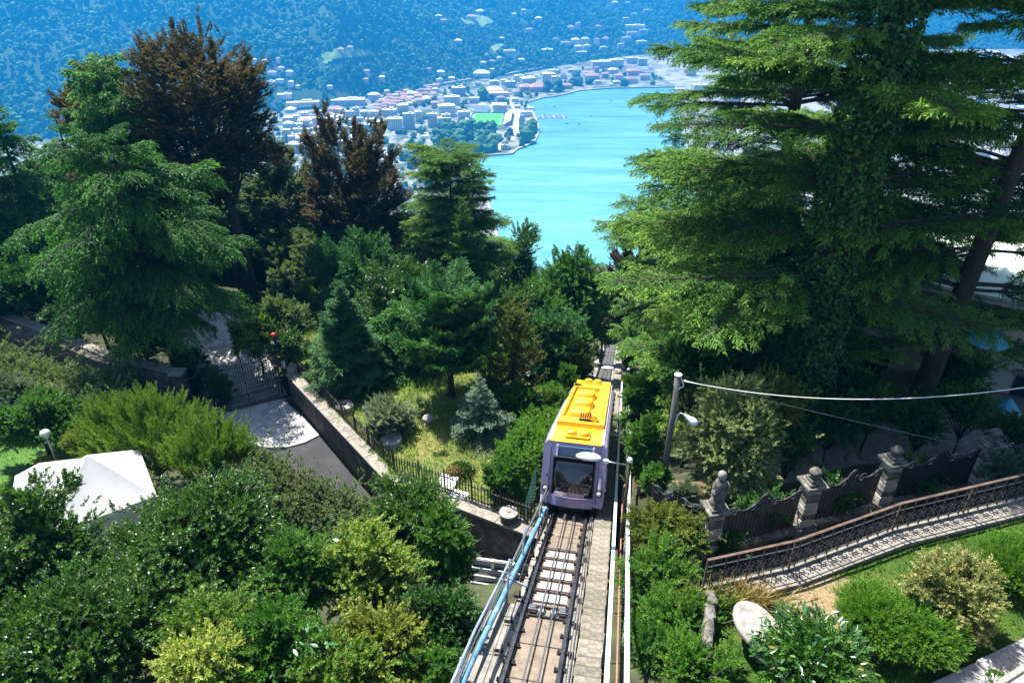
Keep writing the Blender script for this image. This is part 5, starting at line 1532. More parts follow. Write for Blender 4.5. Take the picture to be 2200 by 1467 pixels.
def ivy_on(parent, axis_fn, r_fn, n, L, W, mat, rng, t0=0, t1=1, name='ivy'):
    t = t0 + (t1 - t0) * rng.random(n); a = rng.random(n) * 2 * math.pi
    C = axis_fn(t); o = np.stack([np.cos(a), np.sin(a), np.zeros(n)], -1)
    lump = 1 + .45 * (fbm(t * 30, a * 2, 4) - .4) + .3 * (fbm(t * 90, a * 5, 5) - .5)
    P = C + o * (r_fn(t) * lump * (1 - .2 * rng.random(n)))[:, None]
    D = norm(np.array([0, 0, -1.]) * .8 + o * .5 + unit_rand(rng, n) * .6)
    Nn = norm(o + np.array([0, 0, .5]) + unit_rand(rng, n) * .4)
    lv = Leaves(); s = .6 + .8 * rng.random(n)
    lv.add(P, D, Nn, L * s, W * s, .45 + .25 * rng.normal(size=n) + .5 * (fbm(t * 40, a * 3, 6) - .5))
    return lv.build(name, mat, parent)

def grass(name, label, pts_fn, n, h, w, mat, rng, zfun, tint_fn, lean=.35):
    x, y = pts_fn(rng, n)
    n = len(x)
    P = np.stack([x, y, zfun(x, y) - .02], -1)
    D = norm(np.array([0, 0, 1.]) + rng.normal(0, lean, (n, 3)) * np.array([1, 1, .2]))
    Nn = unit_rand(rng, n); s = .5 + .9 * rng.random(n)
    lv = Leaves(); lv.add(P, D, Nn, h * s, w * s, tint_fn(x, y, rng), fold=.1)
    o = add_obj(name, lv.mesh(name, mat)); return tag(o, label, None, None, 'stuff')

RG = np.random.default_rng
def px_tree_h(P, v_top):
    """height of a thing standing at P so that its top shows at row v_top"""
    # ray plane: find z at distance y with given v (x does not matter)
    b = (VC - v_top) / FPX
    ry, rz = math.cos(PITCH) + math.sin(PITCH) * b, -math.sin(PITCH) + math.cos(PITCH) * b
    return P[1] / ry * rz - P[2]
def stand_at(u, v_ref, Y, z=None):
    """ground point seen in column u (at row v_ref) at distance Y"""
    p = at_y(u, v_ref, Y); return np.array([p[0], Y, Tz(p[0], Y) if z is None else z])

# ------------------------------------------------------------------ retaining wall line and garden level
W0 = at_z(616, 806, -16.3); W1 = at_z(828, 1032, -16.0); W2 = at_z(1158, 1160, -15.3)
def lawn_z(x, y):
    w = np.clip((y - (18.5 - .55 * (x + 4))) / 9.0, -.3, 1.6)
    return -15.50 - .8 * np.clip((W2[0] - x) / (W2[0] - W0[0]), 0, 1.1) - .55 * np.clip(w, 0, 2) ** 1.3 - .55 * np.clip((y - 21) / 8, 0, 1) * np.clip((x + 4) / 6, 0, 1) - .9 * np.clip((y - 28) / 8, 0, 1.2)
def on_lawn(u, v):
    p = at_z(u, v, -15.5)
    for _ in range(12): p = at_z(u, v, float(lawn_z(np.array(p[0]), np.array(p[1]))))
    return p

# ------------------------------------------------------------------ the big cedars on the right
def cedar_dirs(rng, nb, t):
    a = np.arange(nb) * 2.39996 + rng.normal(0, .5, nb)
    d = (a + math.pi / 2 + math.pi) % (2 * math.pi) - math.pi          # 0 = toward the camera; most branches on that side are swung away
    k = (np.abs(d) < 1.25) & (rng.random(nb) < .90)
    return np.where(k, a + np.sign(d + 1e-6) * rng.uniform(1.1, 1.6, nb), a)
CEDAR = dict(elev=(.20, .0), dirs=cedar_dirs, tiers=17, enoise=.05)
base = np.array([10.45, 20.7, Tz(10.45, 20.7)])
pc_ = lambda t: (.85 if t < .2 else 1.0) * min(1.0, max(.2, 1.28 - .9 * t))
cedar1 = conifer('cedar_tree', 'huge cedar with ivy-clad trunk, largest tree on the right', 'tree', base, 27, 6.8, 'cedar', RG(1), nb=130, prof=pc_, t0=.13, trunk_r=.62, **CEDAR)
ivy_on(cedar1, lambda t: base + np.stack([0 * t, 0 * t, 27 * t], -1), lambda t: 1.05 - .42 * t, 26000, .125, .115, LEAF['ivy'], RG(2), 0, .8)
base = np.array([15.5, 21.6, Tz(15.5, 21.6)])
cedar2 = conifer('cedar_tree', 'dark cedar with bare leaning trunk at the right edge', 'tree', base, 24, 6.6, 'cedar', RG(3), nb=95, prof=pc_, t0=.17, trunk_r=.44, lean=(.9, -.2), **CEDAR)
base = np.array([12.4, 30.0, Tz(12.4, 30)])
cedar3 = conifer('cedar_tree', 'cedar standing behind the ivy-clad one, dark trunk, tips over the lake', 'tree', base, 30, 7.3, 'cedar', RG(5), nb=130, prof=pc_, t0=.10, trunk_r=.45, lean=(-.9, 0), **CEDAR)
base = np.array([9.3, 26.0, Tz(9.3, 26)])
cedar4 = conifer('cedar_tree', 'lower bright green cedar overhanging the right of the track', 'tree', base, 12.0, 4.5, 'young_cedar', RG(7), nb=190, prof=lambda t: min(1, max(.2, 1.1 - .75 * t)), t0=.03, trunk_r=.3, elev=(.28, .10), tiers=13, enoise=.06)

# ------------------------------------------------------------------ left conifers and copper beeches
base = stand_at(385, 800, 27.7)
h = px_tree_h(base, 285)
conifer('hemlock_tree', 'broad drooping hemlock beside the paved drive', 'tree', base, h, 4.2, 'hemlock', RG(11), nb=120, irr=(.45, .70), enoise=.22,
        prof=lambda t: (.62 + .38 * math.sin(min(1, max(0, (t - .2) / .5)) * math.pi / 2)) if t < .7 else .16 + .84 * ((1 - t) / .3) ** .9, t0=.27, elev=(.50, .14), trunk_r=.27, lean=(-.2, 0))
def spr(u, v, Y, vtop, rmax, seed, label, kind='spruce', name='spruce_tree', group=None, **k):
    b_ = stand_at(u, v, Y) if Y else on_lawn(u, v); h_ = px_tree_h(b_, vtop)
    kw = dict(nb=95, elev=(.36, .0), prof=lambda t: (1 - t) ** .75 * .95 + .07, t0=.05)
    kw.update(k)
    return conifer(name, label, 'tree', b_, h_, rmax, kind, RG(seed), group, **kw)
spr(228, 230, 36.5, 128, 2.9, 17, 'tall ragged dark conifer rising behind the drooping hemlock', nb=130, t0=.3, elev=(.5, .2), prof=lambda t: .55 + .45 * math.sin(t * 9) ** 2 if t < .85 else .45)
spr(20, 600, 38, 190, 4.2, 12, 'dark spruce cut off by the left edge')
spr(115, 600, 40, 205, 3.4, 13, 'narrow dark spruce left of the drooping hemlock')
spr(-90, 600, 37, 150, 4.6, 14, 'large dark spruce reaching in from beyond the left edge')
spr(60, 600, 46, 260, 3.8, 15, 'shaded spruce behind the other trees at far left', nb=70)
spr(230, 600, 44, 230, 3.6, 16, 'shaded spruce standing behind the drooping hemlock', nb=70)

def beech(u, v, Y, vtop, half_px, seed, label, mat='copper', bottom=.32, n=42000, trunks=((0, 0),), L=.17, W=.105, tint=(.5, .27), tr=.2, clumps=150, cx=0, xs_=1.0):
    b_ = stand_at(u, v, Y); h_ = px_tree_h(b_, vtop); rng = RG(seed)
    t_ = Y / ray(u, (v + vtop) / 2)[1]
    rx = half_px / FPX * t_
    lo = h_ * bottom
    c_ = b_ + np.array([cx, 0, (h_ + lo) / 2]); rz = (h_ - lo) / 2
    root = plant_root('copper_beech', b_, label, 'tree')
    # branch ends fan upward from the trunk, leaves in flat tilted sprays
    nb = clumps
    ds = unit_rand(rng, nb); ds = norm(ds * np.array([1, 1, 1]))
    lob = 1 + .15 * np.sin(ds[:, 0] * 4 + seed) + .13 * np.sin(ds[:, 2] * 6 + seed * 2) + rng.normal(0, .08, nb)
    rr = np.clip((.38 + .62 * rng.random(nb) ** .55) * lob, 0, 1.04)
    cc = c_ + ds * np.array([rx * xs_, rx, rz]) * rr[:, None] * .86
    # narrower top
    zt = np.clip((cc[:, 2] - c_[2]) / rz, 0, 1); cc[:, :2] = c_[:2] + (cc[:, :2] - c_[:2]) * np.clip((1.02 - zt ** 3.2) ** .5 / np.sqrt(1.04 - zt ** 2), .6, 1.7)[:, None]
    outd = norm(cc - (c_ - np.array([0, 0, rz * .5]))); outd[:, 2] = outd[:, 2] * .45 + .12 + .25 * (rng.random(nb) < .15); outd = norm(outd)
    L *= LS; W *= LS; n = int(min(15000, 5.0 * 4 * math.pi * rx * (rx + 2 * rz) / 3 / (L * W * .5 * 20)))
    k = rng.choice(nb, n)
    ln = rx * .27 * (.6 + .8 * rng.random(nb))
    s = rng.random(n) * 1.5 - .5
    side = norm(np.cross(outd, (0, 0, 1.)))
    wd = (1 - np.abs(s - .1) * .55)
    P = cc[k] + outd[k] * (s * ln[k])[:, None] + side[k] * (rng.normal(0, .42, n) * ln[k] * wd)[:, None] + np.array([0, 0, 1.]) * (rng.normal(0, .2, n) * ln[k] - .12 * s ** 2 * ln[k])[:, None]
    D = norm(outd[k] * .7 + side[k] * rng.normal(0, .6, (n, 1)) + unit_rand(rng, n) * .3)
    Nn = np.array([0, 0, 1.]) + unit_rand(rng, n) * .35
    hi = P[:, 2] > c_[2] + rz * .35
    o_ = sprigs('crown', root, P, D, Nn, L, tinted(LEAF[mat], tint[0] - .5), W / L, 'flat', seed)
    mb = MB()
    for (dx, lx) in trunks:
        fork = b_ + np.array([dx + lx, 0, h_ * .5])
        mb.tube([b_ + np.array([dx, 0, -.4]), b_ + np.array([dx + lx * .3, 0, h_ * .2]), fork, c_ + np.array([lx * .4, 0, rz * .6])], [tr * 1.3, tr, tr * .8, tr * .2], 9)
        for i in rng.choice(nb, 34, replace=False):
            st_ = b_ + np.array([dx + lx * .8, 0, h_ * (.32 + .3 * rng.random())])
            m_ = st_ + (cc[i] - st_) * .5 + rng.normal(size=3) * .25
            mb.tube([st_, m_, cc[i]], [tr * .38, tr * .2, tr * .06], 5, cap=False)
    mb.build('trunk', M['bark'], root, smooth=True)
    return root
beech(545, 655, 38.5, 72, 148, 21, 'tall copper beech with twin trunks beside the lawn', trunks=((.25, -.5), (-.35, -.9)), n=56000, bottom=.42, cx=-.55, clumps=330, L=.20, W=.13, tr=.26)
beech(330, 560, 42, 92, 98, 22, 'orange-brown copper beech behind the drooping hemlock', trunks=((0, .2),), n=26000, clumps=170, tint=(.60, .22), L=.20, W=.13)
beech(775, 560, 45, 236, 108, 23, 'dark copper beech standing alone against the town', trunks=((0, 0),), n=40000, clumps=230, bottom=.12, L=.20, W=.13)
beech(1372, 560, 46, 385, 72, 24, 'purple grey beech half hidden by the cedar tips over the lake', mat='copper_grey', n=18000, clumps=70, bottom=.1)
beech(610, 560, 47, 300, 100, 25, 'grey leaved beech behind the twin trunks', mat='grey_green', n=14000, clumps=100, L=.20, W=.13, bottom=.1, tint=(.35, .25))

# ------------------------------------------------------------------ trees of the middle distance
spr(975, 560, 42, 322, 5.0, 31, 'cedar of flat tiers standing before the lake', 'cedar', name='cedar_tree', prof=lambda t: max(.30, 1.05 - .62 * t), nb=170, elev=(.22, .05))
spr(1000, 640, 38, 425, 2.5, 32, 'bushy yellow green cypress in front of the tiered cedar', 'cypress', name='cypress_tree', nb=150, prof=lambda t: min(.9, max(.12, 1.1 - t)), elev=(.9, .5))
def bt(u, v, Y, vtop, half, seed, label, mat, n=20000, L=.19, W=.12, name='broadleaf_tree', cat='tree', low=.12, **k):
    b_ = stand_at(u, v, Y); h_ = px_tree_h(b_, vtop)
    t_ = Y / ray(u, v)[1]; rx = half / FPX * t_
    lo = h_ * low
    kw = dict(clumps=80, tint=(.48, .26)); kw.update(k)
    return broad(name, label, cat, b_ + np.array([0, 0, (h_ + lo) / 2]), (rx, rx, (h_ - lo) / 2), n, L, W, LEAF[mat], RG(seed), base=b_, **kw)
bt(775, 640, 35, 462, 88, 33, 'dark green conifer with rounded shoulders beside the fir', 'spruce', n=20000, L=.26, W=.10, name='yew_tree', clumps=110)
bt(868, 720, 29.5, 545, 104, 34, 'dense dark yew with spreading crown above the garden', 'dark_green', n=26000, L=.24, W=.10, name='yew_tree', clumps=170, low=.05, tint=(.40, .25))
bt(700, 600, 42, 478, 70, 35, 'light green tree behind the young saplings', 'grey_green', n=16000)
bt(640, 560, 44, 490, 62, 36, 'grey green tree seen between trunk and young saplings', 'grey_green', n=14000, tint=(.36, .25))
bt(1115, 610, 46, 492, 60, 37, 'round dark olive tree before the lake', 'dark_green', n=16000, tint=(.5, .24), name='olive_tree')
bt(1232, 660, 42, 520, 92, 38, 'large dark maple left of the lower track', 'mid_green', n=20000, L=.22, W=.14, tint=(.40, .24), clumps=110, name='maple_tree')
bt(1165, 640, 40, 585, 60, 39, 'small green tree below the round dark one', 'mid_green', n=12000)
bt(1110, 690, 36, 600, 45, 40, 'narrow dark cypress between maple and yew', 'dark_green', n=10000, name='cypress_tree')
bt(1300, 640, 50, 545, 40, 41, 'light green tree at the bend of the track by the lake', 'olive', n=9000)
bt(1188, 790, 28.5, 640, 80, 42, 'dark leafy tree above the pale yard', 'spruce', n=16000, L=.22, W=.10)
bt(1238, 750, 31, 680, 36, 43, 'bushy tree beside the lower track', 'mid_green', n=12000, tint=(.42, .25))
b_ = on_lawn(970, 850)
conifer('pine_tree', 'grey green pine with bare trunk on the garden slope', 'tree', b_, px_tree_h(b_, 640), 2.9, 'pine', RG(44), nb=110, prof=lambda t: .85 if t < .45 else 1.1 - .6 * t, t0=.30, elev=(.5, .15), trunk_r=.16)
spr(757, 826, 0, 604, 1.95, 45, 'dense conical fir on the garden lawn', 'fir', name='fir_tree', nb=230, prof=lambda t: (1 - t) * .97 + .05, t0=.015, elev=(.22, .02))
spr(880, 780, 0, 640, 2.6, 46, 'low dark spruce in the shade behind the pine', 'spruce', nb=70)
spr(1050, 735, 31, 655, 1.5, 47, 'slim dark spruce beside the monkey puzzle', 'fir', nb=80)
b_ = stand_at(1050, 965, 20.6, -15.9)
conifer('blue_spruce', 'thin blue spruce with bare leader in the tall grass', 'tree', b_, px_tree_h(b_, 800), 1.3, 'blue', RG(48), nb=85, prof=lambda t: (1 - .4 * t if t < .5 else .9 * (1 - t)) + .05, t0=.06, elev=(.2, -.05), trunk_r=.05, lean=(-.35, 0))
# monkey puzzle: ropy upturned branches
b_ = on_lawn(1103, 842); h = px_tree_h(b_, 662); rng = RG(49)
root = plant_root('monkey_puzzle', b_, 'monkey puzzle tree with ropy bare upturned branches', 'tree')
mb = MB(); mb.tube([b_ - np.array([0, 0, .3]), b_ + np.array([0, 0, h])], [.13, .05], 9); mb.build('trunk', M['bark'], root, smooth=True)
lv = Leaves()
for i in range(54):
    t = .16 + .82 * (i / 53) ** .9; a = i * 2.4 + rng.normal(0, .2); Lb = 1.55 * (1.0 - .62 * t) * rng.uniform(.85, 1.1)
    hd_ = np.array([math.cos(a), math.sin(a), 0]); s = np.linspace(0, 1, 9)
    pts = [b_ + np.array([0, 0, h * t]) + hd_ * Lb * x + np.array([0, 0, (-.42 * math.sin(x * 2.6) + .42 * x ** 3) * Lb * (1 - .5 * t) + .3 * t * Lb * x]) for x in s]
    mb = MB(); mb.tube(pts, [.045 - .012 * x for x in s], 5); 
    o = mb.build('branch', M['bark'], root, smooth=True)
    P = np.repeat(np.array(pts), 26, 0); n_ = len(P)
    P = P + rng.normal(0, .05, (n_, 3))
    lv.add(P, norm(unit_rand(rng, n_) + hd_ * .5 + np.array([0, 0, .3])), unit_rand(rng, n_), .10, .05, .35 + .2 * rng.normal(size=n_))
lv.build('foliage', LEAF['olive'], root)
# saplings behind the lawn
bt(622, 668, 40, 560, 34, 50, 'slender young tree with thin trunk left of the yellow sapling', 'grey_green', n=6000, low=.35, clumps=34, name='sapling')
bt(668, 678, 38, 598, 24, 51, 'slender yellow green sapling right of the twin trunks', 'yellow_green', n=5000, low=.25, clumps=26, name='sapling', tint=(.25, .2))

# background trees filling the slope toward the lake
k_ = 0
proto = []
for (sd, mt, tn) in ((60, 'dark_green', .42), (61, 'mid_green', .45), (62, 'grey_green', .32), (63, 'spruce', .4)):
    proto.append(broad('slope_tree', 'broadleaf tree on the slope below the gardens', 'tree', (0, 0, 0), (3.4, 3.4, 3.9), 11000, .30, .19, LEAF[mt], RG(sd), base=np.array([0, 0, -5.0]), clumps=70, tint=(tn, .26), stem_from=1))
rngB = random.Random(5)
spots = []
for Y in (50, 56, 64, 74, 88, 104):
    for u in range(-120, 2400, 105):
        uu = u + rngB.uniform(-40, 40)
        if Y < 60 and 1270 < uu < 1400: continue
        spots.append((uu, Y + rngB.uniform(-2.5, 2.5)))
def max_top(u):
    """highest row a filler tree may reach, so the lake and the town stay open"""
    return float(np.interp(u, [-200, 0, 240, 420, 640, 700, 860, 900, 1000, 1080, 1180, 1290, 1340, 1420, 2400], [330, 330, 300, 330, 420, 430, 450, 440, 520, 570, 585, 570, 470, 330, 250]))
for i, (u, Y) in enumerate(spots):
    b_ = stand_at(u, 600, Y)
    if abs(b_[0] - track_x(Y)) < (6.5 if Y < 80 else 4): continue
    h_ = min(px_tree_h(b_, max_top(u) + rngB.uniform(0, 60)), rngB.uniform(8, 13))
    if h_ < 3.0: h_ = 3.0
    s = h_ / 9.0
    p = rngB.choice(proto)
    c_ = np.array([b_[0], b_[1], b_[2] + 5.0 * s])
    side = 'left of the track' if u < 1310 else 'right of the track'
    reg = ['below the spruces at the left edge', 'below the drooping hemlock', 'below the twin trunked beech', 'below the lone copper beech', 'before the town park', 'before the open lake', 'along the lower track', 'below the cedars', 'beyond the villa'][int(np.searchsorted([130, 420, 640, 860, 1040, 1230, 1420, 1800], u))]
    lab = {0: 'dark green', 1: 'fresh green', 2: 'grey green', 3: 'blue green'}[proto.index(p)] + ' slope tree ' + reg + ', ' + {50: 'front row', 56: 'second row', 64: 'third row', 74: 'fourth row', 88: 'fifth row', 104: 'last row'}[min((50, 56, 64, 74, 88, 104), key=lambda q: abs(q - Y))]
    grp = 'trees on the lower slope'
    if 'used' not in p:
        p['used'] = 1; p['label'] = lab; p['group'] = grp
        p.location = Vector(c_.tolist()); p.location.z = b_[2]; p.scale = (s, s, s)
        continue
    r = dup(p, (b_[0], b_[1], b_[2]), rngB.uniform(0, 6.28), (s * rngB.uniform(.85, 1.25), s * rngB.uniform(.85, 1.25), s), lab, grp)
for p in proto:
    if 'used' in p: del p['used']
for o in bpy.data.objects:
    if o.name.startswith('slope_tree') and 'used' in o: del o['used']
# ------------------------------------------------------------------ retaining wall, lower road, drive
ZR = -17.55                                   # road level
def grid_sheet(name, outline, z, mat, label, step=.6, zfun=None, kind='structure'):
    xs_, ys_ = [p[0] for p in outline], [p[1] for p in outline]
    nx, ny = max(2, int((max(xs_) - min(xs_)) / step)), max(2, int((max(ys_) - min(ys_)) / step))
    gx, gy = np.meshgrid(np.linspace(min(xs_), max(xs_), nx), np.linspace(min(ys_), max(ys_), ny))
    def inside(x, y):
        c = np.zeros(np.shape(x), bool); j = len(outline) - 1
        for i in range(len(outline)):
            xi, yi = outline[i]; xj, yj = outline[j]
            c ^= ((yi > y) != (yj > y)) & (x < (xj - xi) * (y - yi) / (yj - yi + 1e-9) + xi); j = i
        return c
    zz = np.full(gx.shape, z, float) if zfun is None else zfun(gx, gy)
    idx = np.arange(nx * ny).reshape(ny, nx)
    F = np.stack([idx[:-1, :-1], idx[:-1, 1:], idx[1:, 1:], idx[1:, :-1]], -1).reshape(-1, 4)
    F = F[inside(gx.ravel()[F].mean(1), gy.ravel()[F].mean(1))]
    return tag(add_obj(name, mesh_np(name, np.stack([gx, gy, zz], -1).reshape(-1, 3), F, mat, True)), label, None, None, kind)
def sheet(name, outline, z, mat, label):
    mb = MB(); mb.add([(x, y, z) for x, y in outline], [tuple(range(len(outline)))])
    return tag(mb.build(name, mat), label, None, None, 'structure')
# wall line (world), gate end first
G_R = at_z(606, 852, ZR); G_L = at_z(468, 890, ZR)
road = [(G_L[0] - 1.0, G_L[1] + .3), (G_R[0] + .25, G_R[1] - .1), (W0[0], W0[1] - .1), (W1[0] - .1, W1[1] - .15), (W2[0] + 3.5, W2[1] + .1), (W2[0] + 3.2, W2[1] - 3.4), (W1[0] - 2.2, W1[1] - 2.4), (G_L[0] - 1.6, G_L[1] - 2.2), (-15.6, 23.2), (-22, 27), (-34, 33.0), (-35, 35.5), (-24, 30.2), (-16.5, 26.4), (-13.8, 25.2)]
sheet('lower_road', road, ZR - .06, M['asphalt'], 'dark asphalt lane passing the gate and under the track')
def wall_run(name, label, pts, zb, th, mat, cap=None, capw=.5, caph=.09, tops=None):
    r = empty(name, pts[0] * np.array([1, 1, 0]) + np.array([0, 0, zb]), label, 'wall')
    mb = MB(); cp = []
    for i, (a, c) in enumerate(zip(pts[:-1], pts[1:])):
        d = norm((c - a) * np.array([1, 1, 0])); n_ = np.array([-d[1], d[0], 0])
        L = np.linalg.norm((c - a)[:2]); k = max(2, int(L / .5))
        for q in range(k):
            p, e = a + (c - a) * q / k, a + (c - a) * (q + 1) / k
            vs = []
            for b_ in (p, e):
                for o_ in (0, th):
                    for z in (zb - .4, b_[2]): vs.append((b_[0] + n_[0] * o_, b_[1] + n_[1] * o_, z))
            mb.add(vs, [(0, 1, 5, 4), (2, 6, 7, 3), (1, 3, 7, 5)] + ([(0, 2, 3, 1)] if q == 0 else []) + ([(4, 5, 7, 6)] if q == k - 1 else []))
    mb.build('wall_face', mat, r)
    if cap:
        for i, (a, c) in enumerate(zip(pts[:-1], pts[1:])):
            d = norm((c - a) * np.array([1, 1, 0])); n_ = np.array([-d[1], d[0], 0])
            L = np.linalg.norm(c - a); k = max(1, int(round(L / 1.6)))
            for q in range(k):
                p, e = a + (c - a) * (q / k) + d * .008, a + (c - a) * ((q + 1) / k) - d * .008
                m_ = MB(); up = np.array([0, 0, caph / 2]); sh = n_ * (capw / 2 - .06)
                m_.bar(p + up + sh, e + up + sh, capw, caph); m_.build('coping_stone', cap, r, bevel=.012)
    return r
wall_run('retaining_wall', 'long retaining wall with pale coping beside the lower lane', [W0, W1, W2], ZR, .42, M['wall_stone'], M['coping'], .56)
# road continues under the track: shaded apron and white posts
LP = [at_z(1016, 1196, -17.0), at_z(1128, 1216, -17.0)]
grey = empty('lane_guard', at_z(1070, 1230, ZR), 'grey panelled guard with white posts in the gap under the track', 'guard rail')
M['guard'] = mat_noise('guard', [(.3, (.26, .26, .32)), (.7, (.40, .40, .47))], 3, .6)
for k in range(4):
    a, c = at_z(1012, 1205 + k * 16, -16.62 - .18 * k), at_z(1150, 1225 + k * 17, -16.62 - .18 * k)
    mb = MB(); mb.bar(a, c, .05, .19, up=(0, 0, 1)); mb.build('panel_board', M['guard'], grey)
for u, v in ((1058, 1196), (1103, 1204)):
    t_ = at_z(u, v, -16.35) + np.array([0, -.12, 0])
    mb = MB(); mb.bar(t_ - np.array([0, 0, 1.3]), t_, .11, .09, up=(0, 1, 0)); mb.build('post', M['white_paint'], grey)
mb = MB(); mb.bar(at_z(1012, 1197, -16.45), at_z(1150, 1216, -16.45), .05, .05); mb.build('top_rail', M['white_paint'], grey)

# picket fence on the coping
fence = empty('iron_fence', W0, 'black spiked iron fence along the coping of the retaining wall', 'fence')
pk = MB(); pk.box((0, 0, .36), (.026, .026, .72)); pk.lathe([(.018, .72), (.008, .76), (.001, .82)], 5); pk_me = pk.mesh('picket', M['iron'])
def picket_run(parent, a, c, z_a, z_c, step=.125, inset=.2, me=None, rails=(.12, .62), posts=9):
    d = norm((c - a) * np.array([1, 1, 0])); n_ = np.array([-d[1], d[0], 0]) * inset
    L = np.linalg.norm((c - a)[:2]); k = int(L / step)
    o0 = world_loc(parent)
    for i in range(k):
        p = a + (c - a) * ((i + .5) / k) + n_
        o = add_obj('picket', me or pk_me, parent)
        big = i % posts == 0
        o.location = Vector(p.tolist()) - o0; o.scale = (1.9, 1.9, 1.18) if big else (1, 1, 1)
        if big: o.name = 'post'
        o.rotation_euler = (rs.uniform(-.02, .02), rs.uniform(-.02, .02), math.atan2(d[1], d[0]))
    for h_ in rails:
        mb = MB(); mb.bar(a + n_ + np.array([0, 0, h_]), c + n_ + np.array([0, 0, h_]), .035, .02); mb.build('rail', M['iron'], parent)
up9 = np.array([0, 0, .09])
picket_run(fence, W0 + (W1 - W0) * .03 + up9, W1 + up9, 0, 0, inset=.44)
picket_run(fence, W1 + up9, W2 + up9, 0, 0, inset=.44)

# gate of iron bars
gate = empty('iron_gate', G_L, 'tall black iron gate with scrolled top across the paved drive', 'gate')
gd = norm((G_R - G_L) * np.array([1, 1, 0])); GW = np.linalg.norm((G_R - G_L)[:2])
gn = np.array([-gd[1], gd[0], 0])
def gtop(x): return 2.0 + .42 * (abs(2 * x / GW - 1)) ** 1.6 * (1 if x > GW / 2 else .55) + .18 * math.exp(-((x - GW / 2) / .25) ** 2)
def gp(x, z, o=0): return G_L + gd * x + gn * o + np.array([0, 0, z])
nb_ = 27
for i in range(nb_):
    x = .08 + (GW - .16) * i / (nb_ - 1)
    mb = MB(); mb.tube([gp(x, .1), gp(x, gtop(x) + .16)], .012 if i not in (0, 13, nb_ - 1) else .022, 6)
    mb.lathe([(.02, 0), (.012, .03), (.001, .09)], 5, gp(x, gtop(x) + .16)); mb.build('bar', M['iron'], gate)
    if i < nb_ - 1 and i % 1 == 0:
        x2 = x + .5 * (GW - .16) / (nb_ - 1)
        mb = MB(); mb.tube([gp(x2, .1), gp(x2, .62)], .009, 5); mb.build('dog_bar', M['iron'], gate)
for z in (.1, .62):
    mb = MB(); mb.bar(gp(.05, z), gp(GW - .05, z), .02, .04); mb.build('rail', M['iron'], gate)
mb = MB(); mb.tube([gp(x, gtop(x)) for x in np.linspace(.05, GW - .05, 22)], .018, 6); mb.build('top_rail', M['iron'], gate)
for x0 in (GW * .28, GW * .5, GW * .74):
    mb = MB(); mb.tube([gp(x0 + .17 * math.cos(t) * (1 - t / 9), gtop(x0) + .18 + .15 * math.sin(t) * (1 - t / 9)) for t in np.linspace(0, 7.5, 22)], .011, 5); mb.build('scroll', M['iron'], gate)
mb = MB(); mb.box(gp(GW * .33, .98, -.04), (.2, .06, .13), np.stack([gd, gn, np.array([0, 0, 1.])], -1)); mb.build('lock_box', M['iron'], gate)
# gate pillars
for P_, hgt, lab, ball in ((gp(GW + .16, 0), 2.75, 'iron gate post carrying a red warning lamp', True), (gp(-.14, 0), 2.5, 'iron lattice gate post in the dark ivy', False)):
    r = empty('gate_post', P_, lab, 'gate post')
    for dx in (-.11, .11):
        for dy in (-.11, .11):
            mb = MB(); q = P_ + gd * dx + gn * dy; mb.tube([q - np.array([0, 0, .1]), q + np.array([0, 0, hgt])], .022, 6); mb.build('upright', M['iron'], r)
    for z in np.arange(.25, hgt, .34):
        mb = MB()
        for s_ in (-1, 1):
            mb.bar(P_ + gd * -.11 + gn * .11 * s_ + np.array([0, 0, z]), P_ + gd * .11 + gn * .11 * s_ + np.array([0, 0, z + .12]), .015, .015)
            mb.bar(P_ + gn * -.11 + gd * .11 * s_ + np.array([0, 0, z]), P_ + gn * .11 + gd * .11 * s_ + np.array([0, 0, z + .12]), .015, .015)
        mb.build('brace', M['iron'], r)
    mb = MB(); mb.lathe([(.2, hgt), (.2, hgt + .06), (.09, hgt + .12), (.05, hgt + .3), (.02, hgt + .36)], 12, P_); mb.build('cap', M['iron'], r)
    if ball:
        mb = MB(); mb.lathe([(.05, 0), (.10, .03), (.115, .10), (.09, .17), (.03, .20)], 16, P_ + np.array([0, 0, hgt + .32])); mb.build('warning_lamp', mat_noise('lamp_red', [(.3, (.55, .02, .015)), (.7, (.75, .05, .03))], 5, .3), r, smooth=True)
    for s_ in (-1, 1):
        mb = MB(); mb.tube([P_ + gd * s_ * .12 + np.array([0, 0, hgt - .1]), P_ + gd * s_ * .4 + np.array([0, 0, hgt - .42]), P_ + gd * s_ * .75 + np.array([0, 0, hgt - .46])], .02, 6); mb.build('brace_scroll', M['iron'], r)
# letter box, stone ball by the gate
P_ = W0 + np.array([-.05, .15, 0])
r = empty('intercom_box', P_, 'white intercom box on the wall beside the gate post', 'intercom'); mb = MB(); mb.box(P_ + np.array([-.1, .1, .42]), (.16, .12, .34)); mb.build('case', M['white_paint'], r, bevel=.015)
mb = MB(); mb.bar(P_ + np.array([-.1, .1, .0]), P_ + np.array([-.1, .1, .25]), .04, .04, up=(0, 1, 0)); mb.build('stem', M['iron'], r)
P_ = W0 + (W1 - W0) * .025
r = empty('stone_block', P_, 'rough pale stone standing at the gate end of the coping', 'stone'); mb = MB(); mb.prism([(-.2, -.12), (.18, -.15), (.22, .1), (-.05, .17)], 0, .34, o=P_ + np.array([.1, .3, .08])); mb.prism([(-.1, -.1), (.12, -.06), (.08, .1), (-.1, .08)], .34, .46, o=P_ + np.array([.12, .32, .08])); mb.build('rock', M['stone_white'], r, bevel=.03)

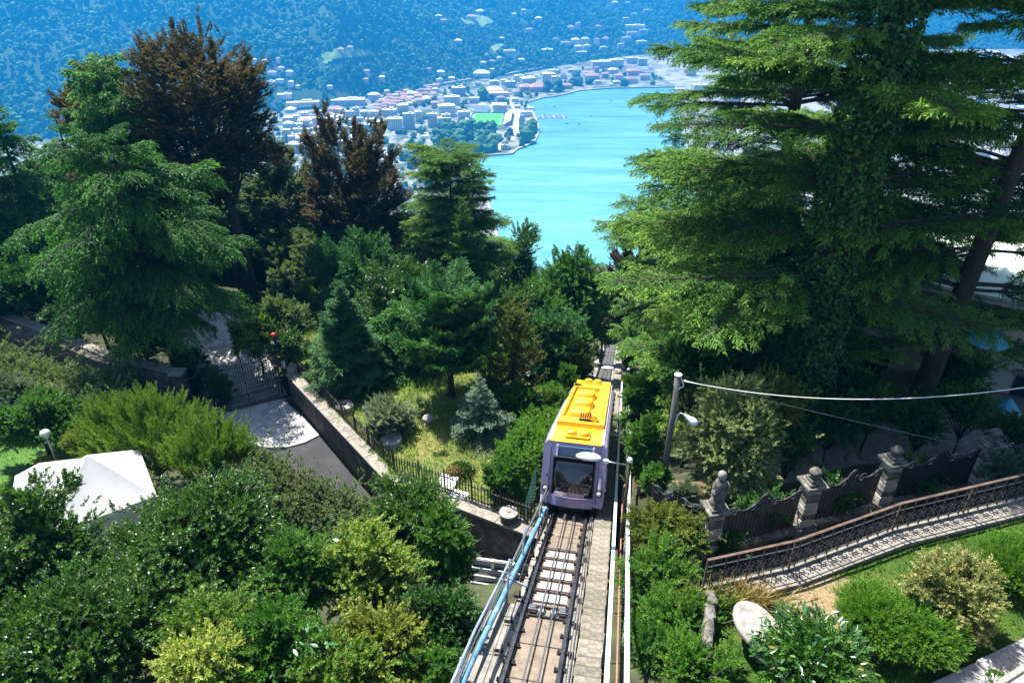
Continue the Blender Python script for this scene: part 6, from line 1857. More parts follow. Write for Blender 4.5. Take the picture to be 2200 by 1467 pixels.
# crazy paving
def clip(poly_, a, n_):
    out_ = []
    for i in range(len(poly_)):
        p, q = poly_[i], poly_[(i + 1) % len(poly_)]
        dp, dq = np.dot(p - a, n_), np.dot(q - a, n_)
        if dp <= 0: out_.append(p)
        if (dp < 0 < dq) or (dq < 0 < dp): out_.append(p + (q - p) * dp / (dp - dq))
    return out_
def crazy(parent, outline, size, z, th, seed, name='paving_stone', mat=None, gap=.02):
    rng = RG(seed); O = [np.array(p, float) for p in outline]
    xs_, ys_ = [p[0] for p in O], [p[1] for p in O]
    S = []
    for x in np.arange(min(xs_) - size, max(xs_) + size, size):
        for y in np.arange(min(ys_) - size, max(ys_) + size, size): S.append((x + rng.uniform(-.48, .48) * size, y + rng.uniform(-.48, .48) * size))
    S = np.array(S); cnt = 0
    o0 = world_loc(parent)
    for i, s in enumerate(S):
        pl = O
        order = np.argsort(((S - s) ** 2).sum(1))[1:16]
        for j in order:
            d = S[j] - s; pl = clip(pl, s + d / 2, d)
            if len(pl) < 3: break
        if len(pl) < 3: continue
        c_ = np.mean(pl, 0)
        rad = max(np.linalg.norm(p - c_) for p in pl)
        if rad < .12: continue
        pl2 = [c_ + (p - c_) * max(.3, 1 - gap / max(np.linalg.norm(p - c_), .05)) for p in pl]
        a2 = sum(pl2[k][0] * pl2[(k + 1) % len(pl2)][1] - pl2[(k + 1) % len(pl2)][0] * pl2[k][1] for k in range(len(pl2)))
        if a2 < 0: pl2 = pl2[::-1]
        mb = MB(); mb.prism(pl2, z - th, z + rng.uniform(-.008, .008))
        mb.build(name, mat or M['paving'], parent); cnt += 1
    return cnt
drive = grid_sheet('drive', [(G_L[0] - .5, G_L[1] - .6), (G_L[0] + 1.0, G_L[1] - 1.7), (G_R[0] + 1.0, G_R[1] - 2.2), (G_R[0] + .3, G_R[1]), (-11.5, 28), (-14.5, 33.5), (-18.5, 36), (-20, 34), (-17.2, 29.5), (G_L[0] - .5, G_L[1] + .4)], ZR - .045, M['joint'], 'crazy paved drive of pale stone slabs running through the gate', .3)
A0 = G_L - gd * .35; B0 = G_R + gd * .25
APR = [at_z(u, v, ZR) for u, v in ((604, 856), (640, 885), (686, 934), (655, 950), (620, 959), (585, 962), (545, 956), (505, 940), (475, 915), (462, 893))]
crazy(drive, [(p[0], p[1]) for p in APR], .62, ZR, .05, 3, gap=.010)
crazy(drive, [(p[0], p[1]) for p in (A0 + gn * .12, B0 + gn * .12, np.array([-11.6, 28.2, 0]), np.array([-15.4, 28.8, 0]))], .55, ZR, .05, 4, gap=.014)
crazy(drive, [(p[0], p[1]) for p in (np.array([-15.4, 28.82, 0]), np.array([-11.62, 28.22, 0]), np.array([-14.6, 33.2, 0]), np.array([-19.2, 35.4, 0]), np.array([-20, 33.5, 0]))], .62, ZR, .05, 5)

# left boundary wall in the shade of the trees
LW = [at_z(378, 806, -15.9), at_z(232, 770, -15.9), at_z(100, 715, -15.95), at_z(-60, 660, -16.0)]
wall_run('boundary_wall', 'old stained boundary wall climbing left under the dark trees', LW[::-1], ZR, -.4, M['wall_stone'], M['coping'], .45)
P_ = LW[0] + np.array([.15, 0, 0])
r = empty('wall_pier', np.array([P_[0], P_[1], ZR]), 'squat concrete pier at the end of the stained boundary wall', 'pier')
mb = MB(); mb.box((P_[0], P_[1] - .1, ZR + .9), (.5, .5, 1.85)); mb.build('shaft', M['wall_stone'], r, bevel=.02)
mb = MB(); mb.box((P_[0], P_[1] - .1, ZR + 1.87), (.6, .6, .1)); mb.build('cap', M['coping'], r, bevel=.02)

# ------------------------------------------------------------------ garden lawn on the wall
LAWN = [(W0[0] + .3, W0[1] + .1), (W1[0] + .15, W1[1] + .3), (W2[0] + .1, W2[1] + .25), (1.2, 15.6), (1.3, 17), (2.0, 21), (2.2, 23), (.5, 25), (-3, 26.0), (-6, 27.5), (-9, 33.0), (-12.5, 36), (-14.3, 36.5), (-11.2, 28.4), (-10.2, 25.6)]
M['lawn_soil'] = mat_noise('lawn_soil', [(.3, (.045, .075, .014)), (.5, (.10, .13, .03)), (.62, (.20, .18, .06)), (.8, (.28, .21, .10))], .55, 1, .8, 14, detail=9)
grid_sheet('garden_lawn', LAWN, 0, M['lawn_soil'], 'unmown garden lawn above the retaining wall', .45, lawn_z)
def inpoly(outline, x, y):
    c = np.zeros(np.shape(x), bool); j = len(outline) - 1
    for i in range(len(outline)):
        xi, yi = outline[i]; xj, yj = outline[j]
        c ^= ((yi > y) != (yj > y)) & (x < (xj - xi) * (y - yi) / (yj - yi + 1e-9) + xi); j = i
    return c
def lawn_pts(rng, n):
    x = rng.uniform(-14.5, 2.8, n); y = rng.uniform(14.8, 36.5, n)
    k = inpoly(LAWN, x, y) & (rng.random(n) < .25 + .9 * fbm(x * .8, y * .8, 4)); return x[k], y[k]
grass('garden_grass', 'long yellowing grass of the garden lawn', lawn_pts, 62000, .30, .028, LEAF['grass'], RG(70), lawn_z,
      lambda x, y, rng: .12 + .75 * fbm(x * .35 + 3, y * .35, 41) + .22 * np.clip((x + 7) / 6, -1, 1) + .13 * rng.normal(size=len(x)), .55)
# path and yard below the garden
p_ = [at_z(u, v, -19.6) for u, v in ((1010, 800), (1110, 770), (1215, 790), (1218, 830), (1120, 845), (1020, 830))]
grid_sheet('yard', [(p[0], p[1]) for p in p_], 0, M['stone_white'], 'pale gravel yard below the garden trees', .5, lambda x, y: np.maximum(T(x, y), -19.6) + .06)
# millstones, bowl, boards, drum, well
for u, v, rad, lab in ((742, 882, .36, 'round pale millstone lying in the grass above the silvery shrub'), (842, 955, .40, 'round weathered millstone half under the silvery shrub')):
    P_ = on_lawn(u, v); r = empty('millstone', P_, lab, 'millstone', 'millstones in the grass')
    mb = MB(); mb.lathe([(rad * .96, -.1), (rad, .0), (rad, .14), (rad * .93, .18), (.10, .19), (.09, .12), (.02, .12)], 26, P_ + np.array([0, 0, .12])); mb.build('stone', M['stone_white'], r, smooth=False)
P_ = on_lawn(921, 916); r = empty('stone_bowl', P_, 'small stone bowl on a foot in the tall grass', 'stone bowl')
mb = MB(); mb.lathe([(.15, 0), (.17, .08), (.09, .14), (.09, .22), (.20, .30), (.22, .40), (.19, .46), (.12, .47)], 18, P_); mb.build('bowl', M['stone_white'], r, smooth=True)
for u, v, sx_, sy_, tl, lab in ((962, 1042, .62, .5, .30, 'larger white board propped in the grass behind the fence'), (988, 1070, .55, .32, .12, 'smaller white board lying flat behind the fence')):
    P_ = on_lawn(u, v); r = empty('white_board', P_, lab, 'board', 'white boards behind the fence')
    ca, sa = math.cos(-.35), math.sin(-.35); Mx = np.array([[ca, -sa, 0], [sa, ca, 0], [0, 0, 1.]]) @ np.array([[1, 0, 0], [0, math.cos(tl), -math.sin(tl)], [0, math.sin(tl), math.cos(tl)]])
    mb = MB(); mb.box(P_ + np.array([0, 0, .16]), (sx_, sy_, .035), Mx); mb.build('panel', M['white_paint'], r, bevel=.006)
    mb = MB(); mb.box(P_ + np.array([0, 0, .06]), (sx_ * .8, .05, .14), Mx); mb.build('batten', M['twig'], r)
P_ = on_lawn(1093, 1128); r = empty('rain_barrel', P_, 'grey rain barrel with white lid behind the fence', 'barrel')
mb = MB(); mb.lathe([(.24, 0), (.26, .1), (.27, .35), (.26, .5)], 20, P_); mb.build('drum', M['slab_dark'], r, smooth=True)
mb = MB(); mb.lathe([(.29, .50), (.30, .53), (.29, .57), (.12, .60), (.06, .60), (.055, .63), (.02, .63)], 22, P_); mb.build('lid', M['stone_white'], r, autosmooth=True)
P_ = on_lawn(990, 1018); r = empty('leaf_mound', P_, 'low ivy-covered mound of dry cuttings in the grass', 'mound')
lv = Leaves(); n = 4200; q = unit_rand(RG(5), n); q[:, 2] = np.abs(q[:, 2]); rg = RG(6)
Pq = P_ + q * np.array([.50, .42, .42]) * (1 - .12 * rg.random((n, 1)))
lv.add(Pq, norm(q + unit_rand(rg, n) * .9), norm(q + unit_rand(rg, n) * .5), .07, .045, .45 + .25 * rg.normal(size=n)); lv.build('foliage', LEAF['dark_green'], r)
lv = Leaves(); n = 900; q2 = unit_rand(rg, n); q2[:, 2] = np.abs(q2[:, 2])
Pq = P_ + np.array([-.14, -.16, .16]) + q2 * np.array([.32, .26, .26]); lv.add(Pq, unit_rand(rg, n), norm(q2 + unit_rand(rg, n) * .5), .10, .03, .5 + .25 * rg.normal(size=n)); lv.build('cuttings', LEAF['dry'], r)
# green net between the hedge and the track
P_ = on_lawn(1128, 1118); r = empty('green_net', P_, 'dark green net screen standing by the track hedge', 'net screen')
M['net'] = mat_noise('net', [(.3, (.012, .06, .05)), (.7, (.03, .13, .10))], 5, .8)
a, c = P_ + np.array([-.06, -.15, 0]), P_ + np.array([.35, .75, .25])
for t in np.linspace(0, 1, 11):
    mb = MB(); mb.bar(a + (c - a) * t, a + (c - a) * t + np.array([0, 0, .55 + .75 * t]), .012, .012, up=(0, 1, 0)); mb.build('strand', M['net'], r)
for t in np.linspace(.05, 1, 9):
    mb = MB(); mb.bar(a + np.array([0, 0, .55 * t]), c + np.array([0, 0, 1.3 * t]), .01, .05); mb.build('strip', M['net'], r)

# ------------------------------------------------------------------ garden shrubs
def shrub(u, v, half_u, half_v, mat, seed, label, n=9000, L=.09, W=.055, name='shrub', cat='shrub', zg=None, t=None, zc=None, depth=1.0, group=None, **k):
    """shrub whose crown is centred on (u, v) at depth t; half sizes in picture pixels"""
    c_ = at_t(u, v, t)
    rx = half_u / FPX * t
    dep = math.atan2(-ray(u, v)[2], ray(u, v)[1])
    rz = half_v / FPX * t / max(.5, math.cos(dep) * .9 + math.sin(dep) * .35)
    g_ = zg if zg is not None else Tz(c_[0], c_[1])
    kw = dict(clumps=55, tint=(.5, .27), topbias=.12); kw.update(k)
    return broad(name, label, cat, c_, (rx, rx * depth, rz), n, L, W, LEAF[mat], RG(seed), base=np.array([c_[0], c_[1], min(g_, c_[2] - rz * .5)]), group=group, **kw)
def t_on(u, v, z): return at_z(u, v, z)[1] / ray(u, v)[1]
shrub(838, 900, 54, 50, 'silver', 80, 'silvery leaved shrub between the two millstones', n=11000, L=.13, W=.055, t=t_on(838, 940, -16.0), zg=-16.2, clumps=70)
shrub(545, 715, 62, 45, 'yellow_green', 81, 'yellow green shrub just behind the gate', n=9000, L=.12, W=.07, t=31.5, zg=-17.5, tint=(.35, .22))
shrub(608, 690, 70, 52, 'grey_green', 82, 'tall grey green shrub behind the red warning lamp', n=14000, L=.12, W=.07, t=32.5, zg=-17.6)
shrub(620, 745, 48, 46, 'dark_green', 83, 'dark shrub right of the gate behind the post', n=9000, L=.12, W=.07, t=30.6, zg=-17)
shrub(412, 792, 42, 60, 'ivy', 84, 'dark ivy bush on the left of the gate', n=12000, L=.11, W=.08, t=31, zg=-17.6)
shrub(470, 840, 26, 50, 'ivy', 85, 'dark ivy growing over the left gate post', n=6000, L=.09, W=.07, t=29.8, zg=-17.6)
shrub(598, 633, 30, 10, 'grey_green', 86, 'low clipped bush by the grey yard far behind the beech', n=2600, L=.12, W=.08, t=43, name='clipped_bush')
shrub(1118, 856, 48, 34, 'bright_green', 87, 'round bright bush left of the clipped track hedge', n=9000, L=.10, W=.06, t=27, zg=-17.8, tint=(.38, .22))
shrub(1060, 845, 42, 36, 'mid_green', 88, 'green shrub behind the blue spruce', n=7000, L=.11, W=.06, t=28)
shrub(1222, 806, 21, 22, 'bright_green', 89, 'small clipped ball bush at the end of the hedge', n=4500, L=.09, W=.05, t=30, name='clipped_bush', tint=(.36, .2), squash=1.0)
shrub(1245, 768, 34, 34, 'grey_green', 90, 'rose bush with pale flowers beside the lower track', n=7000, L=.11, W=.07, t=33, tint=(.36, .3))
shrub(1195, 870, 30, 30, 'dark_green', 91, 'dark bush between garden and clipped hedge', n=4000, L=.11, W=.07, t=28)
for i, (u, v) in enumerate(((900, 862), (917, 868))):
    shrub(u, v, 5, 13, 'grey_green', 92 + i, 'pale flowering weed spike in the tall grass, ' + ORD[i] + ' from the left of two', n=420, L=.07, W=.03, t=24.6, zg=-15.9, stems=False, inner=0, name='weed', cat='weed', clumps=10, group='weed spikes in the tall grass')
# clipped hedge along the left of the track
hp = [on_lawn(1090, 1075), on_lawn(1138, 1000), np.array([track_x(22) - 1.75, 22.0, -16.9]), np.array([track_x(26) - 1.7, 26.0, -18.6]), np.array([track_x(30) - 1.7, 30, -20.3])]
hedge('track_hedge', 'bright clipped hedge running along the left of the car', 'hedge', hp, .82, 1.35, 26000, .10, .065, LEAF['bright_green'], RG(96), tint=(.55, .24), rough=.16)
shrub(1078, 1030, 42, 48, 'bright_green', 97, 'dark lower corner bush of the track hedge beside the barrel', n=9000, L=.09, W=.06, t=t_on(1078, 1075, -15.4), zg=-15.4, tint=(.36, .25))
hedge('low_hedge', 'low dark hedge below the pine across the garden', 'hedge', [np.array([-6.5, 30.5, -17.4]), np.array([-3.0, 28.6, -17.3]), np.array([.6, 27.6, -17.8])], .5, .7, 9000, .10, .06, LEAF['mid_green'], RG(98), tint=(.4, .24))
# shade garden behind the left wall
for i, (u, v, hu, hv, t_, mt, lab) in enumerate(((60, 612, 90, 44, 34, 'ivy', 'dark undergrowth bush left above the boundary wall'), (200, 656, 90, 44, 33, 'ivy', 'dark undergrowth bush above the middle of the boundary wall'), (300, 712, 70, 40, 32, 'ivy', 'dark undergrowth bush above the end of the boundary wall'),
                                                  (-40, 620, 90, 80, 34, 'hemlock', 'dark bush beyond the left end of the boundary wall'), (140, 600, 120, 60, 37, 'hemlock', 'broad dark bush deep under the hemlock'), (330, 660, 90, 60, 37, 'hemlock', 'dark bush under the hemlock beside its trunk'))):
    shrub(u, v, hu, hv, mt, 100 + i, lab, n=9000, L=.16, W=.10, t=t_, tint=(.35, .22))

# ------------------------------------------------------------------ left foreground
lane_h = [at_z(-60, 790, -16.6), at_z(60, 826, -16.6), at_z(180, 876, -16.6), at_z(262, 912, -16.6)]
hedge('creeper_hedge', 'loose creeper hedge between lawn and lane at the left', 'hedge', lane_h, .9, .85, 20000, .12, .08, LEAF['grey_green'], RG(110), tint=(.48, .27), rough=.3, spray=.5)
hedge('creeper_hedge', 'long creeper covered hedge bordering the dark lane', 'hedge', [at_z(500, 1005, -17.1), at_z(600, 1055, -17.1), at_z(700, 1108, -17.1), at_z(815, 1160, -17.2), at_z(900, 1196, -17.2)], .72, .72, 26000, .10, .07, LEAF['grey_green'], RG(111), tint=(.45, .27), rough=.3, spray=.45)
# stray shoots of the creeper
shoots = empty('creeper', at_z(650, 1030, -15.6), 'bare arching creeper shoots over the dark lane', 'creeper')
rg = RG(112)
for k in range(14):
    u = rg.choice([620, 640, 660, 690, 720, 250, 200, 120, 60]); a = at_z(u, np.interp(u, [0, 260, 600, 820], [700, 830, 1000, 1110]) + 8, -15.5)
    d = norm(np.array([rg.normal(), rg.normal() + .8, 0])); L_ = rg.uniform(.5, 1.2)
    mb = MB(); mb.tube([a + d * L_ * t + np.array([0, 0, L_ * (.9 * t - .95 * t * t)]) for t in np.linspace(0, 1.15, 8)], .009, 4); mb.build('shoot', M['twig'], shoots)
# lawn on the left, with its own grass
LG = [(-30, 22), (-21.8, 25.4), (-16.5, 22.2), (-15.5, 18), (-20, 15), (-30, 16)]
def lgz(x, y): return T(x, y) + .06
M['left_lawn'] = mat_noise('left_lawn', [(.3, (.03, .09, .012)), (.55, (.06, .15, .02)), (.8, (.16, .17, .05))], .6, 1, .6, 15)
grid_sheet('left_lawn', LG, 0, M['left_lawn'], 'small green lawn at the left edge', .5, lgz)
def lg_pts(rng, n):
    x = rng.uniform(-30, -15.5, n); y = rng.uniform(15, 25.4, n); k = inpoly(LG, x, y); return x[k], y[k]
grass('lawn_grass', 'short grass of the left lawn', lg_pts, 16000, .12, .022, LEAF['lawn'], RG(71), lgz, lambda x, y, rng: .45 + .6 * (fbm(x * .5, y * .5, 6) - .5) + .15 * rng.normal(size=len(x)), .5)
shrub(75, 900, 95, 55, 'mid_green', 113, 'leafy shrub bed left of the globe lamp', n=22000, L=.10, W=.06, t=25.5, zg=-16.4, tint=(.48, .28), clumps=90)
shrub(20, 850, 60, 30, 'silver', 114, 'grey leaved bush at the far left edge', n=7000, L=.09, W=.05, t=27.5, zg=-16.4, tint=(.35, .22))
shrub(170, 950, 40, 26, 'olive', 115, 'yellowish low bush beside the white tent', n=6000, L=.09, W=.04, t=23.5, zg=-16.3)
# plumed juniper
def plumes(name, label, cat, c, rad, nplume, per, Lp, mat, rng, base_z, tint=(.5, .25), L=.10, W=.035, up=1.0):
    c = np.asarray(c, float); rad = np.asarray(rad, float)
    root = plant_root(name, np.array([c[0], c[1], base_z]), label, cat)
    q = unit_rand(rng, nplume); q[:, 2] = np.abs(q[:, 2]) * 1.0 - .12
    lump = 1 + .35 * (fbm(q[:, 0] * 2.4 + 5, q[:, 1] * 2.4, 7) - .5)
    B = c + q * rad * (lump * (.80 + .2 * rng.random(nplume)))[:, None]
    dirp = norm(np.array([0, 0, up]) + q * np.array([.5, .5, .1]) + unit_rand(rng, nplume) * .18)
    lp = Lp * (.55 + .8 * rng.random(nplume))
    m_ = max(3, int(per / 10)); f = (np.arange(m_) + .2) / m_
    P = B[:, None] + dirp[:, None] * (f[None] * lp[:, None])[..., None] + rng.normal(0, Lp * .04, (nplume, m_, 3))
    D = np.broadcast_to(dirp[:, None], P.shape) + rng.normal(0, .20, P.shape); Nn = np.broadcast_to(q[:, None], P.shape) + np.array([0, 0, .4])
    n = nplume * 2; qi = rng.integers(0, nplume, n); Pi = c + (B[qi] - c) * (.35 + .5 * rng.random((n, 1)))
    sprigs('foliage', root, np.concatenate([P.reshape(-1, 3), Pi]), np.concatenate([D.reshape(-1, 3), dirp[qi] + unit_rand(rng, n) * .5]), np.concatenate([Nn.reshape(-1, 3), unit_rand(rng, n)]), L, tinted(mat, tint[0] - .5), W / L, 'spike', int(rng.integers(1000)))
    mb = MB()
    for i in range(9):
        e_ = c + q[i] * rad * .7; mb.tube([np.array([c[0], c[1], base_z - .2]), (np.array([c[0], c[1], base_z]) + e_) / 2, e_], [.06, .04, .015], 5)
    mb.build('stem', M['bark'], root)
    return root
c_ = at_t(318, 950, 24.2); plumes('golden_juniper', 'broad golden green juniper with upright plumes beside the tent', 'shrub', c_ + np.array([0, 0, -.55]), (2.0, 1.5, 1.75), 230, 120, .85, LEAF['juniper'], RG(116), -16.4)
c_ = at_t(450, 972, 22.4); plumes('golden_juniper', 'golden green juniper by the paved drive, right of the larger one', 'shrub', c_ + np.array([0, 0, -.5]), (1.0, .9, .85), 120, 110, .75, LEAF['juniper'], RG(117), -16.5)
# tent: two white canopies
def tent(P_, wx, wy, rise, hgt, yaw, label, drop=.38):
    r = empty('garden_tent', P_, label, 'tent', 'white garden tents', rot=(0, 0, yaw))
    V, F = [], []; g, m2 = 8, 8
    cs = [(-1, -1), (1, -1), (1, 1), (-1, 1)]
    for k in range(4):
        (x0, y0), (x1, y1) = cs[k], cs[(k + 1) % 4]; b = len(V)
        for j in range(g + 1):
            a = 1 - j / g
            for i in range(m2 + 1):
                t = i / m2; V.append(((x0 + (x1 - x0) * t) * a * wx / 2, (y0 + (y1 - y0) * t) * a * wy / 2, hgt + rise * (1 - a) - .10 * math.sin(math.pi * t) * a * (1 - a) * 2))
        for j in range(g):
            for i in range(m2): F.append((b + j * (m2 + 1) + i, b + j * (m2 + 1) + i + 1, b + (j + 1) * (m2 + 1) + i + 1, b + (j + 1) * (m2 + 1) + i))
    me = mesh_np('canopy', V, F, M['canvas'], False); o = add_obj('canopy', me, r)
    so = o.modifiers.new('thickness', 'SOLIDIFY'); so.thickness = .015
    mb = MB(); ring = []
    m_ = 40
    pts = []
    for (x0, y0, x1, y1) in ((-1, -1, 1, -1), (1, -1, 1, 1), (1, 1, -1, 1), (-1, 1, -1, -1)):
        for k in range(m_): t = k / m_; pts.append(((x0 + (x1 - x0) * t) * wx / 2, (y0 + (y1 - y0) * t) * wy / 2, x0 == x1, k))
    for (x, y, vert, k) in pts:
        w_ = .018 * math.sin(k * 1.9); ox, oy = (math.copysign(w_, x), 0) if vert else (0, math.copysign(w_, y))
        mb.v.append((x * 1.004, y * 1.004, hgt)); mb.v.append((x * 1.004 + ox, y * 1.004 + oy, hgt - drop))
    q = len(pts)
    for i in range(q): j = (i + 1) % q; mb.f.append((2 * i, 2 * j, 2 * j + 1, 2 * i + 1))
    va = mb.build('valance', M['canvas'], r, world=False); so = va.modifiers.new('thickness', 'SOLIDIFY'); so.thickness = .01
    for sx in (-1, 1):
        for sy in (-1, 1):
            mb = MB(); mb.bar((sx * (wx / 2 - .06), sy * (wy / 2 - .06), 0), (sx * (wx / 2 - .06), sy * (wy / 2 - .06), hgt), .07, .07, up=(0, 1, 0)); mb.build('leg', M['steel'], r, world=False)
    # side wall seen below the valance on the near side
    mb = MB(); k = 30
    for i in range(k + 1):
        x = -wx / 2 + .05 + (wx - .1) * i / k; w_ = .03 * math.sin(i * 1.7)
        mb.v.append((x, -wy / 2 + .06 + w_, hgt - .1)); mb.v.append((x, -wy / 2 + .06 + w_ * 1.5, .1))
    for i in range(k): mb.f.append((2 * i, 2 * i + 1, 2 * i + 3, 2 * i + 2))
    sw = mb.build('side_curtain', M['canvas'], r, world=False); so = sw.modifiers.new('thickness', 'SOLIDIFY'); so.thickness = .01
    return r
P_ = at_z(214, 1048, -14.4); tent(np.array([P_[0], P_[1], -16.35]), 2.7, 2.7, 1.3, 1.95, .62, 'large white garden tent in front of the juniper')
P_ = at_z(104, 1040, -14.4); tent(np.array([P_[0], P_[1], -16.35]), 1.9, 1.9, .85, 1.95, .48, 'smaller white tent half hidden behind the large one')
# globe lamp
P_ = at_t(97, 932, 23.6); r = empty('globe_lamp', (P_[0], P_[1], -16.35), 'garden lamp with a clear globe on a grey pole left of the tent', 'garden lamp')
mb = MB(); mb.tube([(P_[0], P_[1], -16.5), (P_[0], P_[1], P_[2] - .14)], [.045, .035], 10); mb.build('pole', M['steel'], r, smooth=True)
mb = MB(); mb.lathe([(.05, -.17), (.09, -.13), (.10, -.08)], 14, P_); mb.build('collar', M['white_paint'], r, smooth=True)
mb = MB(); mb.lathe([(.02, -.10), (.12, -.085), (.165, -.02), (.17, .03), (.14, .11), (.08, .155), (.02, .17)], 20, P_); mb.build('globe', mat_noise('globe', [(.3, (.42, .44, .42)), (.7, (.58, .60, .58))], 3, .08), r, smooth=True)

# foreground trees and bushes at the lower left
FG = dict(zg=None)
shrub(425, 1192, 205, 140, 'dark_green', 120, 'large glossy evergreen tree filling the lower left in front of the tent', n=52000, L=.12, W=.075, t=16.2, clumps=260, tint=(.48, .27), clump_r=.22, name='evergreen_tree', cat='tree', spiky=.15, inner=.18)
shrub(75, 1195, 160, 145, 'dark_green', 121, 'open branched evergreen at the lower left edge before the tent', n=24000, L=.12, W=.075, t=15.6, clumps=120, tint=(.52, .28), clump_r=.2, name='evergreen_tree', cat='tree', spiky=.25, trunk_r=.11, bark='bark_pale')
shrub(150, 1400, 220, 120, 'dark_green', 122, 'dense dark shrub mass in the lower left corner', n=40000, L=.11, W=.07, t=13.8, clumps=200, tint=(.5, .28), clump_r=.24, name='evergreen_shrub', spiky=.12, inner=.18)
shrub(440, 1425, 95, 62, 'yellow_green', 123, 'cream variegated shrub at the bottom edge', n=9000, L=.15, W=.06, t=12.6, clumps=55, tint=(.72, .26), spiky=.2, name='variegated_shrub')
shrub(455, 1345, 85, 70, 'yellow_green', 124, 'yellow green shoots above the cream variegated shrub', n=9000, L=.13, W=.055, t=13.4, clumps=45, tint=(.38, .25), spiky=.2)
shrub(610, 1390, 110, 100, 'bright_green', 125, 'deep green broad leaved shrub right of the variegated one', n=20000, L=.15, W=.07, t=13.0, clumps=80, tint=(.30, .22), spiky=.2)
shrub(640, 1230, 85, 90, 'mid_green', 126, 'mixed green shrub between evergreen tree and yellow bush', n=20000, L=.10, W=.06, t=15.8, clumps=70, tint=(.42, .28), spiky=.2)
shrub(790, 1240, 118, 118, 'yellow_green', 127, 'big yellow leaved bush left of the track', n=30000, L=.115, W=.07, t=16.2, clumps=170, tint=(.56, .26), clump_r=.24, spiky=.18)
shrub(880, 1112, 88, 76, 'dark_green', 128, 'dark evergreen rising above the yellow bush by the fence', n=26000, L=.095, W=.06, t=18.2, clumps=95, tint=(.58, .28), spiky=.15, name='evergreen_shrub')
shrub(955, 1185, 66, 92, 'mid_green', 129, 'green climber mound beside the underpass', n=18000, L=.10, W=.06, t=17.2, clumps=65, tint=(.42, .26), spiky=.15)
shrub(935, 1340, 95, 90, 'ivy', 130, 'dark purplish ivy bank below the track handrail', n=24000, L=.085, W=.065, t=14.2, clumps=80, tint=(.34, .22), zg=-14.6)
shrub(800, 1400, 120, 80, 'olive', 131, 'pale green vine bush at the bottom left of the track', n=24000, L=.11, W=.08, t=13.2, clumps=80, tint=(.55, .28), spiky=.2)
shrub(720, 1450, 110, 60, 'yellow_green', 132, 'yellowing vine leaves at the bottom edge', n=9000, L=.12, W=.085, t=12.4, clumps=40, tint=(.42, .28), spiky=.2)
shrub(930, 1450, 70, 50, 'mid_green', 133, 'green creeper at the foot of the blue pipe', n=9000, L=.09, W=.06, t=12.8, clumps=36, tint=(.45, .25), zg=-13.5)
# tall stem with large leaves
big = empty('broad_leaved_shoot', at_t(735, 1190, 15), 'tall shoot with a few very large leaves above the yellow bush', 'plant')
lf = MB()
for i, (x, w) in enumerate(((0, .0), (.2, .32), (.45, .45), (.72, .36), (1, .0))):
    lf.v += [(-w / 2, x, .04 * w), (0, x, -.06 * x * x), (w / 2, x, .04 * w)]
for i in range(4):
    a = i * 3; lf.f += [(a, a + 1, a + 4, a + 3), (a + 1, a + 2, a + 5, a + 4)]
M['big_leaf'] = mat_noise('big_leaf', [(.3, (.02, .09, .02)), (.7, (.05, .16, .03))], 3, .3, vary=.25)
big_me = lf.mesh('leaf', M['big_leaf'], True)
o0 = world_loc(big)
top_, bot_ = at_t(722, 1115, 15.6), at_t(752, 1330, 15.2)
mb = MB(); mb.tube([bot_, (top_ + bot_) / 2 + np.array([.08, 0, 0]), top_], [.014, .012, .006], 6); mb.build('stem', M['twig'], big)
for i in range(15):
    t = i / 14; p = bot_ + (top_ - bot_) * t
    o = add_obj('leaf', big_me, big); o.location = Vector(p.tolist()) - o0; o.rotation_euler = (rs.uniform(-.5, .2), rs.uniform(-.4, .4), i * 2.4); s_ = rs.uniform(.16, .25) * (1.2 - .6 * t); o.scale = (s_, s_, s_)
rt = empty('rosette_plant', at_t(662, 1392, 12.2), 'rosette of large bright leaves at the bottom edge', 'plant')
o0 = world_loc(rt)
for i in range(22):
    p = np.array(o0) + np.array([rs.uniform(-.35, .35), rs.uniform(-.3, .3), rs.uniform(-.2, .2)])
    if i < 5: p = np.array(o0)
    o = add_obj('leaf', big_me, rt); o.location = Vector(p.tolist()) - o0; o.rotation_euler = (rs.uniform(-.5, .3), rs.uniform(-.4, .4), i * 1.257 + rs.uniform(-.2, .2)); s_ = rs.uniform(.16, .24); o.scale = (s_ * .8, s_, s_)
mb = MB(); mb.tube([np.array(o0) - np.array([0, 0, .8]), np.array(o0)], [.015, .01], 6); mb.build('stem', M['twig'], rt)

# ------------------------------------------------------------------ right side: terrace lawn, kerb, railing
ZL = -11.72
RP = [at_z(1400, 1300, ZL), at_z(1509, 1266, ZL), at_z(1693, 1224, ZL), at_z(1915, 1142, ZL), at_z(2210, 1070, ZL), at_z(2420, 1010, ZL)]
RP = [p for p in RP][1:]
TL = [(2.9, 3.0), (2.9, RP[0][1] - .9), (RP[0][0] - .1, RP[0][1]), (RP[1][0], RP[1][1]), (RP[2][0], RP[2][1]), (RP[3][0], RP[3][1]), (RP[4][0], RP[4][1]), (22, 14.5), (24, 3.0)]
def tlz(x, y): return np.full(np.shape(x), ZL - .10) + .10 * (fbm(np.asarray(x) * .5, np.asarray(y) * .5, 8) - .5)
WORN = at_z(1775, 1285, ZL)
m, nt, out = new_mat('terrace_soil')
b = nt.nodes.new('ShaderNodeBsdfPrincipled'); b.inputs['Roughness'].default_value = 1; b.inputs['Specular IOR Level'].default_value = .1
f = noise(nt, .9, 8, .7)
g0 = ramp(nt, f, [(.3, (.025, .055, .010)), (.55, (.05, .095, .016)), (.72, (.11, .10, .035)), (.85, (.20, .15, .075))])
f2 = noise(nt, 14, 6, .7); dry = ramp(nt, f2, [(.3, (.16, .115, .06)), (.6, (.30, .225, .13)), (.8, (.42, .33, .21))])
